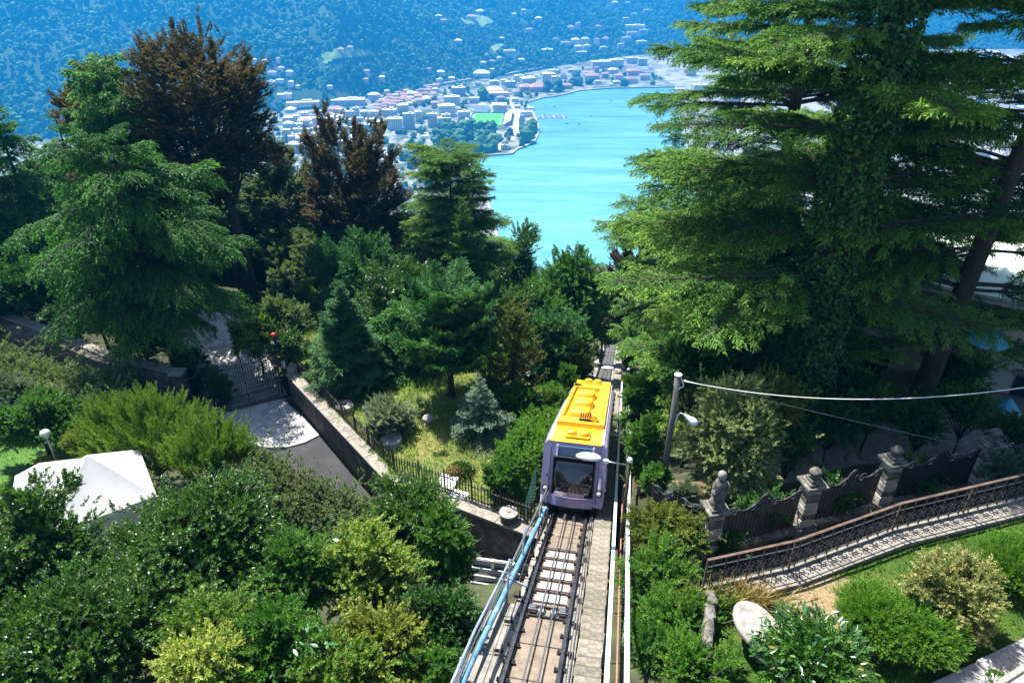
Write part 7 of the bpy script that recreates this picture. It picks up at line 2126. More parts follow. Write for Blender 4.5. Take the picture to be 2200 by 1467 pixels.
geo = nt.nodes.new('ShaderNodeNewGeometry'); vm = nt.nodes.new('ShaderNodeVectorMath'); vm.operation = 'DISTANCE'; vm.inputs[1].default_value = tuple(WORN)
nt.links.new(geo.outputs['Position'], vm.inputs[0])
ad = nt.nodes.new('ShaderNodeMath'); ad.operation = 'ADD'; nt.links.new(vm.outputs['Value'], ad.inputs[0])
f3 = noise(nt, 1.7, 5, .6); ml = nt.nodes.new('ShaderNodeMath'); ml.operation = 'MULTIPLY'; ml.inputs[1].default_value = 1.3; nt.links.new(f3, ml.inputs[0]); nt.links.new(ml.outputs[0], ad.inputs[1])
mr = nt.nodes.new('ShaderNodeMapRange'); mr.inputs['From Min'].default_value = 1.15; mr.inputs['From Max'].default_value = 1.9; mr.inputs['To Min'].default_value = 1; mr.inputs['To Max'].default_value = 0
nt.links.new(ad.outputs[0], mr.inputs[0])
mx = nt.nodes.new('ShaderNodeMix'); mx.data_type = 'RGBA'; nt.links.new(mr.outputs[0], mx.inputs[0]); nt.links.new(g0, mx.inputs[6]); nt.links.new(dry, mx.inputs[7])
nt.links.new(mx.outputs[2], b.inputs['Base Color']); nt.links.new(b.outputs[0], out.inputs['Surface'])
bp = nt.nodes.new('ShaderNodeBump'); bp.inputs['Strength'].default_value = .8; bp.inputs['Distance'].default_value = .05; nt.links.new(f2, bp.inputs['Height']); nt.links.new(bp.outputs[0], b.inputs['Normal'])
grid_sheet('terrace_lawn', TL, 0, m, 'terrace lawn with a worn dry patch at the lower right', .35, tlz)
def tl_pts(rng, n):
    x = rng.uniform(2.9, 15, n); y = rng.uniform(5.5, 14.5, n)
    d = np.hypot(x - WORN[0], y - WORN[1])
    ed = inpoly(TL, x, y) & ((d > .75) | (rng.random(n) < .18)) & (rng.random(n) < .3 + fbm(x, y, 14) * .9); return x[ed], y[ed]
grass('terrace_grass', 'short grass of the terrace lawn', tl_pts, 52000, .09, .024, LEAF['lawn'], RG(72), tlz, lambda x, y, rng: .40 + .7 * (fbm(x * .8, y * .8, 16) - .5) + .35 * np.exp(-((x - WORN[0]) ** 2 + (y - WORN[1]) ** 2) / 1.2) + .17 * rng.normal(size=len(x)), .6)
kerb = empty('terrace_kerb', RP[0], 'pale stone kerb under the scrolled railing', 'kerb')
lane_wall = MB()
for i, (a, c) in enumerate(zip(RP[:-1], RP[1:])):
    d = norm((c - a) * np.array([1, 1, 0])); n_ = np.array([-d[1], d[0], 0]); L_ = np.linalg.norm((c - a)[:2]); k = max(1, int(round(L_ / 1.15)))
    for q in range(k):
        p, e = a + (c - a) * (q / k) + d * .006, a + (c - a) * ((q + 1) / k) - d * .006
        mb = MB(); mb.bar(p - n_ * .17 + np.array([0, 0, -.09]), e - n_ * .17 + np.array([0, 0, -.09]), .50, .2); mb.build('kerb_stone', M['coping'], kerb, bevel=.012)
        mb = MB(); mb.bar(p + n_ * .02 + np.array([0, 0, .03]), e + n_ * .02 + np.array([0, 0, .03]), .12, .06); mb.build('kerb_lip', M['coping'], kerb, bevel=.01)
    lane_wall.bar(a + n_ * .05 + np.array([0, 0, -1.4]), c + n_ * .05 + np.array([0, 0, -1.4]), .3, 2.45)
tag(lane_wall.build('terrace_wall', M['wall_stone']), 'dark retaining wall under the terrace kerb', 'wall')
# scrolled railing
rail = empty('scrolled_railing', RP[0], 'rusty wrought iron railing with scrolls along the terrace kerb', 'railing')
RH = .88
def spiral(mb, c, d, a0, a1, r0, r1, w=.015, h=.012, n=11, z=1):
    pts = []
    for t in np.linspace(0, 1, n):
        a = a0 + (a1 - a0) * t; r_ = r0 + (r1 - r0) * t
        pts.append(c + d * r_ * math.cos(a) + np.array([0, 0, 1.0]) * r_ * math.sin(a))
    mb.tube(pts, w, 4, up=np.cross(d, (0, 0, 1.)))
panel_cache = {}
for i, (a, c) in enumerate(zip(RP[:-1], RP[1:])):
    d = norm((c - a) * np.array([1, 1, 0])); L_ = np.linalg.norm((c - a)[:2]); k = int(round(L_ / .30)); st_ = L_ / k
    for h_, w_, t_, mt in ((RH, .06, .022, M['rust']), (RH - .22, .025, .012, M['iron']), (.14, .03, .014, M['iron'])):
        mb = MB(); mb.bar(a + np.array([0, 0, h_]), c + np.array([0, 0, h_]), w_, t_); mb.build('hand_rail' if h_ == RH else 'rail', mt, rail)
    z0 = np.zeros(3); dx = np.array([1., 0, 0])
    mbar = MB(); mbar.bar((0, 0, .0), (0, 0, RH - .01), .024, .024, up=(0, 1, 0)); bar_me = mbar.mesh('baluster', M['iron'])
    msc = MB()
    spiral(msc, np.array([.085, 0, .27]), dx, math.pi * 1.5, -math.pi * .4, .10, .025)
    spiral(msc, np.array([-.085, 0, .27]), -dx, math.pi * 1.5, -math.pi * .4, .10, .025)
    spiral(msc, np.array([0.08, 0, .47]), dx, -math.pi * .9, math.pi * .5, .10, .03)
    spiral(msc, np.array([-0.08, 0, .47]), -dx, -math.pi * .9, math.pi * .5, .10, .03)
    sc_me = msc.mesh('scroll', M['iron'])
    yaw = math.atan2(d[1], d[0]); o0 = world_loc(rail)
    for q in range(k):
        p = a + d * st_ * (q + .5)
        o = add_obj('baluster', bar_me, rail); o.location = Vector(p.tolist()) - o0; o.rotation_euler = (0, 0, yaw)
        o = add_obj('scroll', sc_me, rail); o.location = Vector((p + d * 0).tolist()) - o0; o.rotation_euler = (0, 0, yaw); o.scale = (st_ / .34, 1, 1)
    kk = max(1, int(round(L_ / 2.3)))
    for q in range(kk + (1 if i == 3 else 0)):
        p = a + (c - a) * (q / kk); mb = MB(); mb.bar(p, p + np.array([0, 0, RH + .01]), .035, .035, up=(0, 1, 0)); mb.build('post', M['rust'], rail)

# ornate fence with stone pillars in the sunken lane
ZS = -14.1
PB = [at_z(1516, 1204, ZS), at_z(1715, 1148, ZS), at_z(1882, 1098, ZS), at_z(2084, 1058, ZS), at_z(2300, 1010, ZS)]
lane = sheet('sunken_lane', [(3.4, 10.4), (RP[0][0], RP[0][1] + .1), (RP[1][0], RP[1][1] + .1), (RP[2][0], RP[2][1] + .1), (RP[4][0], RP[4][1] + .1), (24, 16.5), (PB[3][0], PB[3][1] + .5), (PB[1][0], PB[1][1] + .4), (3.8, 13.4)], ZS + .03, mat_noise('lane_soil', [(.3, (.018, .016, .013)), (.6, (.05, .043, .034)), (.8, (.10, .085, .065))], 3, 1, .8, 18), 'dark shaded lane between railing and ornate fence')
pl_lab = ['stone gate pillar topped by a small weathered statue', 'block built pillar with broad crumbling cap, nearest right of the statue pillar', 'block built pillar under the cedar, third along the lane', 'block built pillar partly hidden by the fir branch at right', 'block built pillar beyond the right edge']
for i, p in enumerate(PB):
    r = empty('stone_pillar', p, pl_lab[i], 'pillar', 'pillars of the ornate fence')
    yaw = .18; ca, sa = math.cos(yaw), math.sin(yaw); Mz = np.array([[ca, -sa, 0], [sa, ca, 0], [0, 0, 1.]])
    mb = MB(); mb.box(p + np.array([0, 0, .2]), (.60, .60, .5), Mz); mb.build('foot', M['stone_mossy'], r, bevel=.03)
    z = .46
    for k in range(6):
        w_ = .41 if k % 2 == 0 else .385; h_ = .27 if k % 2 == 0 else .17
        mb = MB(); mb.box(p + np.array([0, 0, z + h_ / 2]), (w_, w_, h_ - .012), Mz); mb.build('block', M['stone_pillar'] if k not in (1, 4) else M['stone_mossy'], r, bevel=.02); z += h_
    for (w_, h_) in ((.48, .06), (.60, .08), (.44, .07), (.32, .08)):
        mb = MB(); mb.box(p + np.array([0, 0, z + h_ / 2]), (w_, w_, h_), Mz); mb.build('cap', M['stone_mossy'], r, bevel=.015); z += h_
    if i == 0:
        mb = MB(); mb.lathe([(.17, 0), (.19, .05), (.12, .12), (.13, .2), (.19, .30), (.17, .42), (.10, .47)], 14, p + np.array([0, 0, z])); mb.build('statue_base', M['stone_mossy'], r, smooth=True)
        mb = MB(); mb.lathe([(.08, .44), (.15, .50), (.16, .60), (.13, .70), (.06, .75), (.05, .78)], 14, p + np.array([0, 0, z])); mb.tube([p + np.array([-.14, 0, z + .66]), p + np.array([-.2, -.08, z + .54]), p + np.array([-.06, -.16, z + .5])], [.05, .04, .03], 7); mb.tube([p + np.array([.14, 0, z + .66]), p + np.array([.2, -.06, z + .55]), p + np.array([.08, -.16, z + .5])], [.05, .04, .03], 7); mb.build('statue_torso', M['stone_mossy'], r, smooth=True)
        mb = MB(); mb.lathe([(.05, .76), (.095, .80), (.11, .88), (.09, .96), (.03, 1.0)], 14, p + np.array([0, 0, z])); mb.build('statue_head', M['stone_white'], r, smooth=True)
    else:
        mb = MB(); mb.lathe([(.14, 0), (.09, .05), (.15, .11), (.17, .19), (.12, .26), (.05, .30), (.02, .34)], 12, p + np.array([0, 0, z]))
        mb.build('finial', M['stone_mossy'], r, smooth=True)
M['sheet_iron'] = mat_noise('sheet_iron', [(.3, (.016, .017, .018)), (.7, (.05, .052, .055))], 3, .6, .2)
bay_lab = ['dark sheet iron fence bay right of the statue pillar', 'dark sheet iron fence bay between second and third pillar', 'dark sheet iron fence bay between third and fourth pillar', 'dark sheet iron fence bay at the right edge']
bays = list(zip(PB[:-1], PB[1:])) + [(at_z(1395, 1180, ZS) + np.array([-.2, .9, 0]), PB[0])]
bay_lab.append('dark curved fence bay left of the statue pillar')
for i, (a, c) in enumerate(bays):
    d = norm((c - a) * np.array([1, 1, 0])); n_ = np.array([-d[1], d[0], 0])
    a2, c2_ = a + d * .30, c - d * .30; L_ = np.linalg.norm((c2_ - a2)[:2])
    r = empty('ornate_fence', a2, bay_lab[i], 'fence', 'bays of the ornate fence')
    m_ = int(L_ / .115)
    for q in range(m_):
        t = (q + .5) / m_; x = t * L_
        h_ = 1.18 + .10 * math.cos(t * math.pi * 4) + (.20 * math.exp(-((t - .5) / .07) ** 2))
        mb = MB(); mb.box(a2 + d * x + np.array([0, 0, .42 + h_ / 2]), (L_ / m_ - .012, .022, h_), np.stack([d, n_, np.array([0, 0, 1.])], -1)); mb.build('sheet_slat', M['sheet_iron'], r)
    mb = MB(); mb.tube([a2 + d * L_ * t - n_ * .03 + np.array([0, 0, .47 + 1.18 + .10 * math.cos(t * math.pi * 4) + .20 * math.exp(-((t - .5) / .07) ** 2)]) for t in np.linspace(0, 1, 40)], .028, 6); mb.build('top_rail', M['iron'], r, smooth=True)
    for t in (.12, .36, .64, .88):
        for zc, r0 in ((1.62, .17), (.72, .13)):
            mb = MB(); spiral(mb, a2 + d * L_ * t - n_ * .05 + np.array([0, 0, zc]), d, 0, 7.5, r0, .03, .014, n=18); mb.build('scroll', M['steel'] if zc > 1 else M['iron'], r)
    mb = MB(); mb.bar(a2 + np.array([0, 0, .34]) - n_ * .04, c2_ + np.array([0, 0, .34]) - n_ * .04, .30, .17); mb.build('plinth', M['stone_mossy'], r, bevel=.03)
    mb = MB(); mb.bar(a2 + np.array([0, 0, .12]), c2_ + np.array([0, 0, .12]), .22, .30); mb.build('footing', M['wall_stone'], r)

for i, (u, v, hu, hv, t_) in enumerate(((1640, 1090, 60, 26, 18.6), (1800, 1060, 50, 22, 19.2), (1975, 1010, 60, 26, 20.0), (1560, 1170, 34, 24, 17.8))):
    shrub(u, v, hu, hv, 'ivy', 190 + i, 'dark creeper hanging over the ornate fence, ' + ORD[i] + ' in the row from the statue side', n=9000, L=.10, W=.07, t=t_, clumps=20, tint=(.44, .25), zg=-14.1, cover=2.0, spiky=.4, stems=False, group='creepers on the ornate fence')
# utility pole with lamp and lines
PT = at_t(1457, 806, 18.8); PBs = np.array([PT[0], PT[1], Tz(PT[0], PT[1])])
r = empty('utility_pole', PBs, 'grey wooden utility pole with a small lamp and two lines', 'utility pole')
mb = MB(); mb.tube([PBs - np.array([0, 0, .3]), PT], [.11, .085], 14); mb.build('pole', mat_noise('pole_grey', [(.3, (.06, .057, .053)), (.7, (.14, .133, .126))], 5, .9, .5, stretch=(1, 1, .2)), r, smooth=True)
mb = MB(); mb.lathe([(.105, 0), (.105, .03), (.05, .05)], 14, PT); mb.build('cap', M['white_paint'], r)
hk = PT + np.array([.12, -.06, -.14])
mb = MB(); mb.tube([PT + np.array([.06, -.06, -.05]), hk, hk + np.array([.05, -.02, -.16]), hk + np.array([-.06, -.03, -.24]), PT + np.array([.05, -.09, -.4])], .016, 6); mb.build('wire_loop', M['white_paint'], r)
mb = MB(); mb.tube([PT + np.array([-.10, -.06, -.3]), PBs + np.array([-.13, -.08, .6])], .014, 5); mb.build('conduit', M['rubber'], r)
lb = PT + np.array([.10, -.05, -1.55])
mb = MB(); mb.tube([lb + np.array([0, 0, -.25]), lb + np.array([.03, -.02, .25]), lb + np.array([.09, -.04, .34]), lb + np.array([.17, -.07, .33])], .020, 8); mb.build('bracket', M['white_paint'], r, smooth=True)
ld = norm(np.array([.75, -.2, -.55])); s_, _, n2 = frame_of(ld)
hb = MB(); c0 = lb + np.array([.17, -.07, .33]); ring = 14
for (t, w) in ((0, .035), (.10, .05), (.13, .075), (.24, .085), (.27, .12), (.38, .135), (.46, .11), (.50, .05), (.51, .01)):
    for j in range(ring):
        a = 2 * math.pi * j / ring; hb.v.append(tuple(c0 + ld * t + s_ * math.cos(a) * w + n2 * math.sin(a) * w * .8))
for i in range(8):
    for j in range(ring): hb.f.append((i * ring + j, i * ring + (j + 1) % ring, (i + 1) * ring + (j + 1) % ring, (i + 1) * ring + j))
hb.build('lamp_head', M['white_paint'], r, smooth=True)
def line_to(p, q, sag, n=24): return [p + (q - p) * t + np.array([0, 0, -4 * sag * t * (1 - t)]) for t in np.linspace(0, 1, n)]
q1 = at_t(2330, 812, 16.4)
mb = MB(); mb.tube(line_to(hk, q1, .62), .012, 6); tag(mb.build('overhead_cable', M['white_paint'], smooth=True), 'thick white overhead cable sagging to the right from the utility pole', 'cable')
q2 = at_t(2480, 1040, 21.5)
mb = MB(); mb.tube(line_to(hk + np.array([0, 0, .03]), q2, .12), .009, 5); tag(mb.build('overhead_cable', M['steel'], smooth=True), 'thin grey overhead wire running down to the right under the thick one', 'wire')

# stone table on the lawn
P_ = at_z(1628, 1345, ZL + .5); r = empty('stone_table', (P_[0], P_[1], ZL - .1), 'oval pale stone table on short legs at the edge of the lawn', 'stone table', rot=(0, 0, .25))
mb = MB(); vs = []
prof = [(.94, -.05), (1, -.03), (1, .03), (.95, .055)]
for f_, z in prof:
    for j in range(36):
        a = 2 * math.pi * j / 36; vs.append((.40 * f_ * math.cos(a), .60 * f_ * math.sin(a), .58 + z))
fs = []
for i in range(3):
    for j in range(36): fs.append((i * 36 + j, i * 36 + (j + 1) % 36, (i + 1) * 36 + (j + 1) % 36, (i + 1) * 36 + j))
fs.append(tuple(range(36))[::-1]); fs.append(tuple(108 + j for j in range(36)))
mb.add(vs, fs); mb.build('table_top', M['stone_white'], r, world=False, autosmooth=True)
for y in (-.3, .3):
    mb = MB(); mb.lathe([(.11, 0), (.12, .06), (.08, .2), (.08, .4), (.12, .54)], 12, (0, y, 0)); mb.build('leg', M['stone_white'], r, world=False, smooth=True)
# mossy stone edging beside the lawn
mb_root = empty('stone_edging', at_z(1522, 1330, ZL), 'mossy stone edging blocks between shrubs and lawn', 'edging')
for k in range(4):
    p = at_z(1526 - k * 3, 1298 + k * 30, ZL + .1)
    mb = MB(); mb.box(p, (.2, .36, .5), np.array([[1, .1 * k, 0], [-.1 * k, 1, 0], [0, 0, 1.]])); mb.build('edging_stone', M['stone_mossy'], mb_root, bevel=.05)

# bushes on the terrace
def zc_(u, v, dz): return at_z(u, v, ZL + dz)
P_ = zc_(2045, 1275, .75); broad('variegated_bush', 'round cream and green variegated bush on the terrace lawn', 'bush', P_, (.95, .92, .85), 20000, .075, .038, LEAF['variegated'], RG(140), base=np.array([P_[0], P_[1], ZL - .1]), clumps=130, tint=(.52, .30), clump_r=.2, inner=.2, spiky=.1)
def spreading(u, v, dz, rx, ry, rz, seed, label, n=24000):
    P_ = zc_(u, v, dz)
    return plumes('spreading_juniper', label, 'bush', P_, (rx, ry, rz * .8), n // 34, 40, .22, LEAF['bright_green'], RG(seed), ZL - .1, tint=(.55, .24), L=.07, W=.022, up=.45)
spreading(1880, 1345, .16, .42, .55, .40, 141, 'bright green spreading juniper left of the variegated bush')
spreading(1965, 1375, .18, .56, .42, .36, 142, 'bright green spreading juniper in front of the variegated bush')
spreading(2195, 1235, .2, .6, .6, .45, 144, 'bright green juniper at the right edge behind the variegated bush')
rg = RG(150)
def litter_pts(rng, n):
    x = rng.normal(9.3, 1.1, n); y = rng.normal(7.9, .55, n); k = inpoly(TL, x, y); return x[k], y[k]
grass('leaf_litter', 'dry fallen leaves under the terrace bushes', litter_pts, 5000, .055, .03, LEAF['dry'], RG(73), tlz, lambda x, y, rng: .45 + .3 * rng.normal(size=len(x)), 1.6)
# dry strap leaves by the stone table
P_ = zc_(1570, 1290, 0); r = empty('strap_leaf_plant', P_, 'clump of drying strap leaves beside the railing end', 'plant')
lv = Leaves(); n = 420; rg2 = RG(151); Pq = P_ + np.stack([rg2.normal(.15, .42, n), rg2.normal(0, .16, n), 0 * rg2.random(n)], -1)
lv.add(Pq, norm(np.stack([rg2.normal(.35, .6, n), rg2.normal(-.1, .4, n), .55 + .3 * rg2.random(n)], -1)), unit_rand(rg2, n), .55, .028, .55 + .3 * rg2.normal(size=n)); lv.build('foliage', LEAF['dry'], r)
lv = Leaves(); n = 130; Pq = P_ + np.stack([rg2.normal(-.15, .2, n), rg2.normal(-.1, .12, n), 0 * rg2.random(n)], -1)
lv.add(Pq, norm(np.stack([rg2.normal(.1, .5, n), rg2.normal(-.2, .4, n), .8 + .3 * rg2.random(n)], -1)), unit_rand(rg2, n), .5, .03, .5 + .2 * rg2.normal(size=n)); lv.build('green_leaves', LEAF['bright_green'], r)
# glossy laurel with large single leaves
P_ = zc_(1742, 1412, .62); rg3 = RG(152)
lau = broad('laurel_bush', 'glossy laurel bush with large leaves at the bottom edge', 'bush', P_, (.95, .85, .72), 5200, .155, .058, LEAF['laurel'], RG(153), base=np.array([P_[0], P_[1], ZL - .1]), clumps=80, tint=(.42, .25), clump_r=.25, inner=.15, crown='foliage')
lf = MB()
for i, (x, w) in enumerate(((0, .02), (.25, .30), (.5, .36), (.78, .24), (1, .0))):
    z = -.12 * x * x
    lf.v += [(-w / 2, x, z + .07 * w / .36), (0, x, z), (w / 2, x, z + .07 * w / .36)]
for i in range(4):
    a = i * 3; lf.f += [(a, a + 1, a + 4, a + 3), (a + 1, a + 2, a + 5, a + 4)]
m, nt, out = new_mat('laurel_leaf'); b = nt.nodes.new('ShaderNodeBsdfPrincipled'); oi = nt.nodes.new('ShaderNodeObjectInfo')
nt.links.new(ramp(nt, oi.outputs['Random'], [(0, (.014, .050, .010)), (.6, (.034, .10, .018)), (.94, (.07, .155, .03)), (1, (.22, .13, .03))]), b.inputs['Base Color'])
b.inputs['Roughness'].default_value = .22; b.inputs['Specular IOR Level'].default_value = .8; nt.links.new(b.outputs[0], out.inputs['Surface'])
lau_me = lf.mesh('leaf', m, True); o0 = world_loc(lau)
for i in range(290):
    q = unit_rand(rg3, 1)[0]; q[2] = abs(q[2]) * .95 + .02; q[1] = q[1] - .15; q = norm(q)
    p = P_ + q * np.array([.98, .88, .76]) * rg3.uniform(.86, 1.06)
    D = norm(q * .9 + unit_rand(rg3, 1)[0] * .8 + np.array([0, 0, .1])); Nn = norm(q * .5 + np.array([0, 0, .9]) + unit_rand(rg3, 1)[0] * .4)
    s = norm(np.cross(D, Nn)); Nn = np.cross(s, D)
    o = add_obj('leaf', lau_me, lau); sc_ = rg3.uniform(.13, .19)
    mt = Matrix(((s[0], D[0], Nn[0]), (s[1], D[1], Nn[1]), (s[2], D[2], Nn[2])))
    o.location = Vector(p.tolist()) - o0; o.rotation_euler = mt.to_euler(); o.scale = (sc_, sc_, sc_)

# shrubs between steps and lawn, right of the track
shrub(1420, 1150, 72, 75, 'olive', 160, 'mixed green shrub right of the lamp post', n=22000, L=.10, W=.04, t=17.4, clumps=85, tint=(.45, .3), spiky=.2, zg=-14)
shrub(1410, 1240, 72, 70, 'mid_green', 161, 'leafy shrub right of the steps', n=20000, L=.12, W=.045, t=15.8, clumps=80, tint=(.46, .28), spiky=.2, zg=-13.5)
shrub(1450, 1330, 80, 70, 'bright_green', 162, 'bright leafy ground cover between steps and stone edging', n=22000, L=.085, W=.05, t=14.2, clumps=80, tint=(.60, .26), spiky=.15, zg=-12.8)
shrub(1400, 1390, 48, 60, 'mid_green', 163, 'dark green shrub at the right foot of the steps', n=10000, L=.11, W=.04, t=13.6, clumps=45, tint=(.45, .26), spiky=.15, zg=-12.6)
shrub(1490, 1435, 90, 50, 'bright_green', 164, 'bright low shrub at the bottom edge right of the steps', n=18000, L=.08, W=.05, t=12.8, clumps=65, tint=(.55, .28), spiky=.15, zg=-12.4)
shrub(1465, 1075, 40, 34, 'silver', 165, 'silvery fir sprig left of the statue pillar', n=8000, L=.08, W=.03, t=18.6, clumps=40, tint=(.34, .22), zg=-14.2)
shrub(1485, 1165, 40, 40, 'spruce', 166, 'blue green conifer bush at the foot of the statue pillar', n=8000, L=.09, W=.03, t=17.4, clumps=40, tint=(.55, .25), zg=-14.1)
shrub(2165, 1005, 50, 40, 'blue_spruce', 167, 'dark blue fir branch at the right edge above the railing', n=8000, L=.10, W=.03, t=18.6, clumps=45, tint=(.28, .2), zg=-14.1)
# hedge row under the cedars, right of the car
shrub(1385, 960, 46, 90, 'bright_green', 170, 'bright green shrub wall right of the car', n=26000, L=.10, W=.06, t=22.5, clumps=110, tint=(.52, .26), zg=-17, clump_r=.24)
shrub(1378, 850, 40, 70, 'bright_green', 171, 'bright shrub below the green cedar, right of the lower track', n=18000, L=.12, W=.07, t=27.5, clumps=80, tint=(.45, .26), zg=-19.5)
shrub(1360, 760, 28, 45, 'mid_green', 172, 'dark shrub at the far right of the lower track', n=9000, L=.13, W=.08, t=35, clumps=45, tint=(.42, .25))
shrub(1410, 1030, 30, 40, 'mid_green', 173, 'shaded shrub beside the foot of the utility pole', n=9000, L=.10, W=.06, t=20.5, clumps=45, tint=(.4, .25), zg=-15.5)
shrub(1575, 935, 118, 120, 'grey_green', 174, 'big tangled grey green bush behind the utility pole', n=40000, L=.10, W=.058, t=20.6, clumps=190, tint=(.64, .30), clump_r=.22, zg=-15.4, spiky=.2)
shrub(1660, 860, 60, 60, 'olive', 175, 'yellowish top of the tangled bush under the cedar', n=12000, L=.085, W=.045, t=21.6, clumps=60, tint=(.5, .28), zg=-15.5, spiky=.3)
shrub(1500, 780, 90, 70, 'ivy', 176, 'dark ivy thicket at the foot of the cedars', n=24000, L=.12, W=.08, t=24, clumps=90, tint=(.5, .26), zg=-17)
shrub(1640, 760, 80, 80, 'ivy', 177, 'shaded ivy mass hanging below the ivy-clad trunk', n=20000, L=.12, W=.08, t=23.6, clumps=80, tint=(.34, .22), zg=-16)
for i, (u, v, hu, hv, t_, mt) in enumerate(((1790, 905, 70, 40, 22.6, 'ivy'), (1880, 880, 60, 44, 23.4, 'hemlock'), (1985, 905, 60, 36, 22.4, 'ivy'), (2085, 880, 60, 44, 23, 'hemlock'), (2170, 930, 50, 40, 21.5, 'ivy'), (1830, 830, 80, 40, 25, 'ivy'), (2060, 800, 80, 40, 26.5, 'hemlock'), (1700, 960, 50, 30, 21, 'ivy'))):
    shrub(u, v, hu, hv, mt, 180 + i, ('dark ivy bush', 'low dark fir bush')[mt == 'hemlock'] + ' in the villa yard, ' + ORD[i] + ' in from the tangled bush', n=9000, L=.13, W=.08, t=t_, clumps=26, tint=(.42, .25), zg=-15.6, cover=2.4, spiky=.4)
# bare earth slope behind the fence and the villa yard
p_ = [at_z(u, v, -15.0) for u, v in ((1448, 1130), (1530, 1080), (1530, 1000), (1460, 980), (1445, 1040))]
grid_sheet('bare_earth', [(p[0], p[1]) for p in p_], 0, M['soil'], 'bare reddish earth left of the statue pillar', .3, lambda x, y: T(x, y) + .10)
YZ = -15.55
yard = sheet('villa_yard', [(6.5, 15.2), (14, 16.0), (26, 18), (30, 27), (13, 24), (9, 20)], YZ, mat_noise('yard_gravel', [(.3, (.15, .13, .105)), (.6, (.27, .24, .20)), (.8, (.38, .345, .295))], 3, .95, .4, 40), 'pale gravel yard of the villa behind the ornate fence')
# villa behind the cedars
vl = empty('villa', (16.5, 27, -19), 'pale villa with a stone cornice seen through the cedar branches', 'villa', rot=(0, 0, -.55))
def vb(mb, nm, mt, p=vl, **k): return mb.build(nm, mt, p, world=False, **k)
mb = MB(); mb.box((3.0, 2.5, 2.2), (13, 8, 8.5)); vb(mb, 'wall', WALLS['cream'])
mb = MB(); mb.box((3.0, 2.5, 6.6), (14, 9, .35)); vb(mb, 'cornice', M['stone_white'], bevel=.05)
mb = MB(); mb.box((3.0, 2.5, 6.95), (13.2, 8.2, .3)); vb(mb, 'roof_edge', M['coping'])
mb = MB(); mb.box((3.0, 2.5, 7.15), (12.2, 7.2, .15)); rf = vb(mb, 'roof_terrace', mat_noise('roof_green', [(.3, (.42, .50, .42)), (.7, (.60, .66, .56))], 1.5, .8))
for k in range(5):
    mb = MB(); mb.box((-2.4 + k * 2.7, -1.52, 3.4), (1.0, .1, 2.0)); w_ = vb(mb, 'window', M['window'])
    mb = MB(); mb.box((-2.4 + k * 2.7, -1.56, 4.5), (1.3, .16, .18)); mb.box((-2.4 + k * 2.7, -1.56, 2.3), (1.3, .16, .14)); vb(mb, 'surround', M['stone_white'], w_)
M['turquoise'] = mat_noise('turquoise', [(.3, (.06, .36, .50)), (.7, (.10, .48, .62))], 3, .6)
P_ = at_z(2135, 705, -13.2)
for (u, v, s, lab) in ((2125, 715, .8, 'turquoise parasol glimpsed between the cedar branches'), (2165, 870, .6, 'second turquoise parasol low behind the cedar branches')):
    P_ = at_t(u, v, 26); g_ = Tz(P_[0], P_[1]); r = empty('parasol', (P_[0], P_[1], g_), lab, 'parasol', 'turquoise parasols of the villa')
    mb = MB(); mb.lathe([(s, -.35), (s * .98, -.30), (s * .5, .05), (.05, .3)], 8, P_); mb.build('canopy', M['turquoise'], r)
    mb = MB(); mb.tube([(P_[0], P_[1], g_), P_], .04, 8); mb.build('pole', M['white_paint'], r)

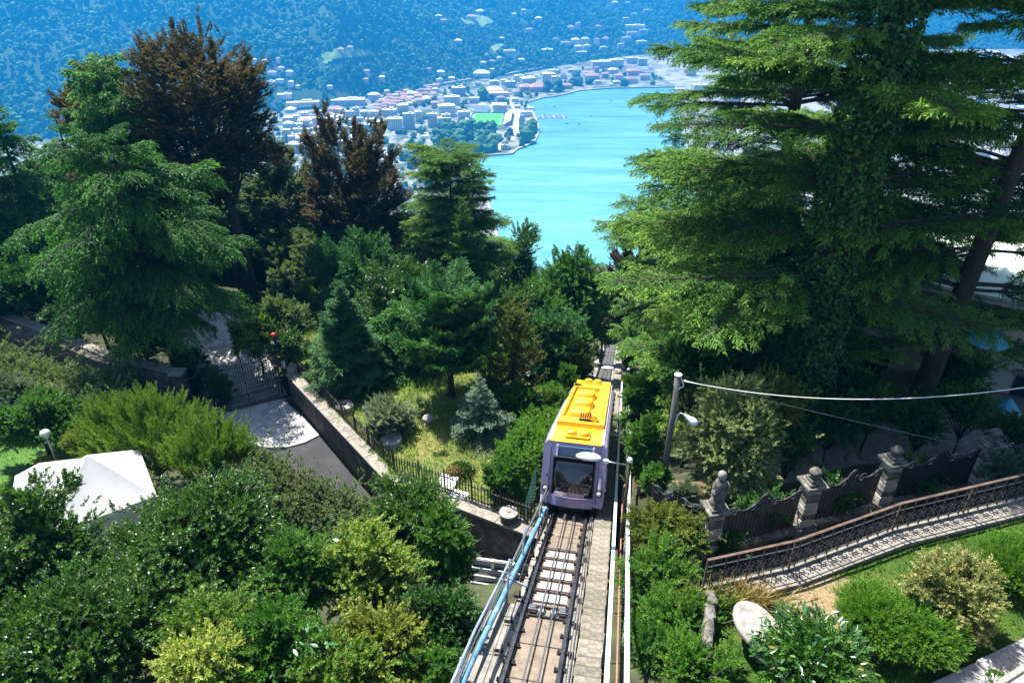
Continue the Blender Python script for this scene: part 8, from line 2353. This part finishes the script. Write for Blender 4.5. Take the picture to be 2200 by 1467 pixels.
# steps and cream parapet at the bottom right corner
r = empty('stone_stairs', at_z(2120, 1420, ZL), 'grey granite steps at the lower right corner', 'steps')
e0, e1 = at_z(2005, 1467, ZL), at_z(2200, 1375, ZL); sd_ = norm((e1 - e0) * np.array([1, 1, 0])); sn = np.array([sd_[1], -sd_[0], 0])
for k, (off0, off1, w0, w1) in enumerate(((0, .42, -1.2, 1.05), (.0, .95, 1.08, 4.0), (.44, 1.1, -1.2, 1.05))):
    c_ = e0 + sd_ * (w0 + w1) / 2 + sn * (off0 + off1) / 2 + np.array([0, 0, -.04 + .05 * k])
    mb = MB(); mb.box(c_, (w1 - w0, off1 - off0, .22), np.stack([sd_, -sn, np.array([0, 0, 1.])], -1)); mb.build('step', M['grey_granite'], r, bevel=.02)
p0, p1 = at_z(2128, 1467, ZL + .55), at_z(2215, 1412, ZL + .55)
d = norm((p1 - p0) * np.array([1, 1, 0])); n_ = np.array([d[1], -d[0], 0])
r = empty('parapet', np.array([p0[0], p0[1], ZL - .1]), 'cream rendered parapet cutting the lower right corner', 'parapet')
mb = MB(); mb.box(p0 + d * 1.2 + n_ * .62 + np.array([0, 0, -.36]), (4.4, 1.2, .68), np.stack([d, -n_, np.array([0, 0, 1.])], -1)); mb.build('body', M['cream'], r, bevel=.02)
mb = MB(); mb.box(p0 + d * 1.2 + n_ * .07 + np.array([0, 0, .01]), (4.4, .09, .05), np.stack([d, -n_, np.array([0, 0, 1.])], -1)); mb.build('edge', M['stone_white'], r)
P_ = at_z(2140, 1459, ZL + .3); r = empty('flower_pot', P_ - np.array([0, 0, .3]), 'white pot with a small green plant by the steps', 'flower pot')
mb = MB(); mb.lathe([(.11, 0), (.15, .26), (.17, .28), (.17, .32), (.13, .32)], 18, P_ - np.array([0, 0, .3])); mb.build('pot', M['white_paint'], r, smooth=True)
lv = Leaves(); n = 500; q = unit_rand(rg, n); q[:, 2] = abs(q[:, 2]); lv.add(P_ + q * np.array([.14, .14, .12]), norm(q + unit_rand(rg, n) * .6), norm(q + unit_rand(rg, n)), .05, .03, .5 + .25 * rg.normal(size=n)); lv.build('foliage', LEAF['mid_green'], r)
# ------------------------------------------------------------------ the air
m, nt, out = new_mat('haze_air')
pv = nt.nodes.new('ShaderNodeVolumePrincipled')
pv.inputs['Color'].default_value = c4(HAZE_COLOR)
pv.inputs['Density'].default_value = HAZE_DENSITY
pv.inputs['Anisotropy'].default_value = HAZE_ANISO
nt.links.new(pv.outputs[0], out.inputs['Volume'])
mb = MB(); mb.box((100, 2050, (-286 + 42) / 2), (5600, 4500, 42 + 286))
tag(mb.build('haze', m), None, None, None, 'stuff')
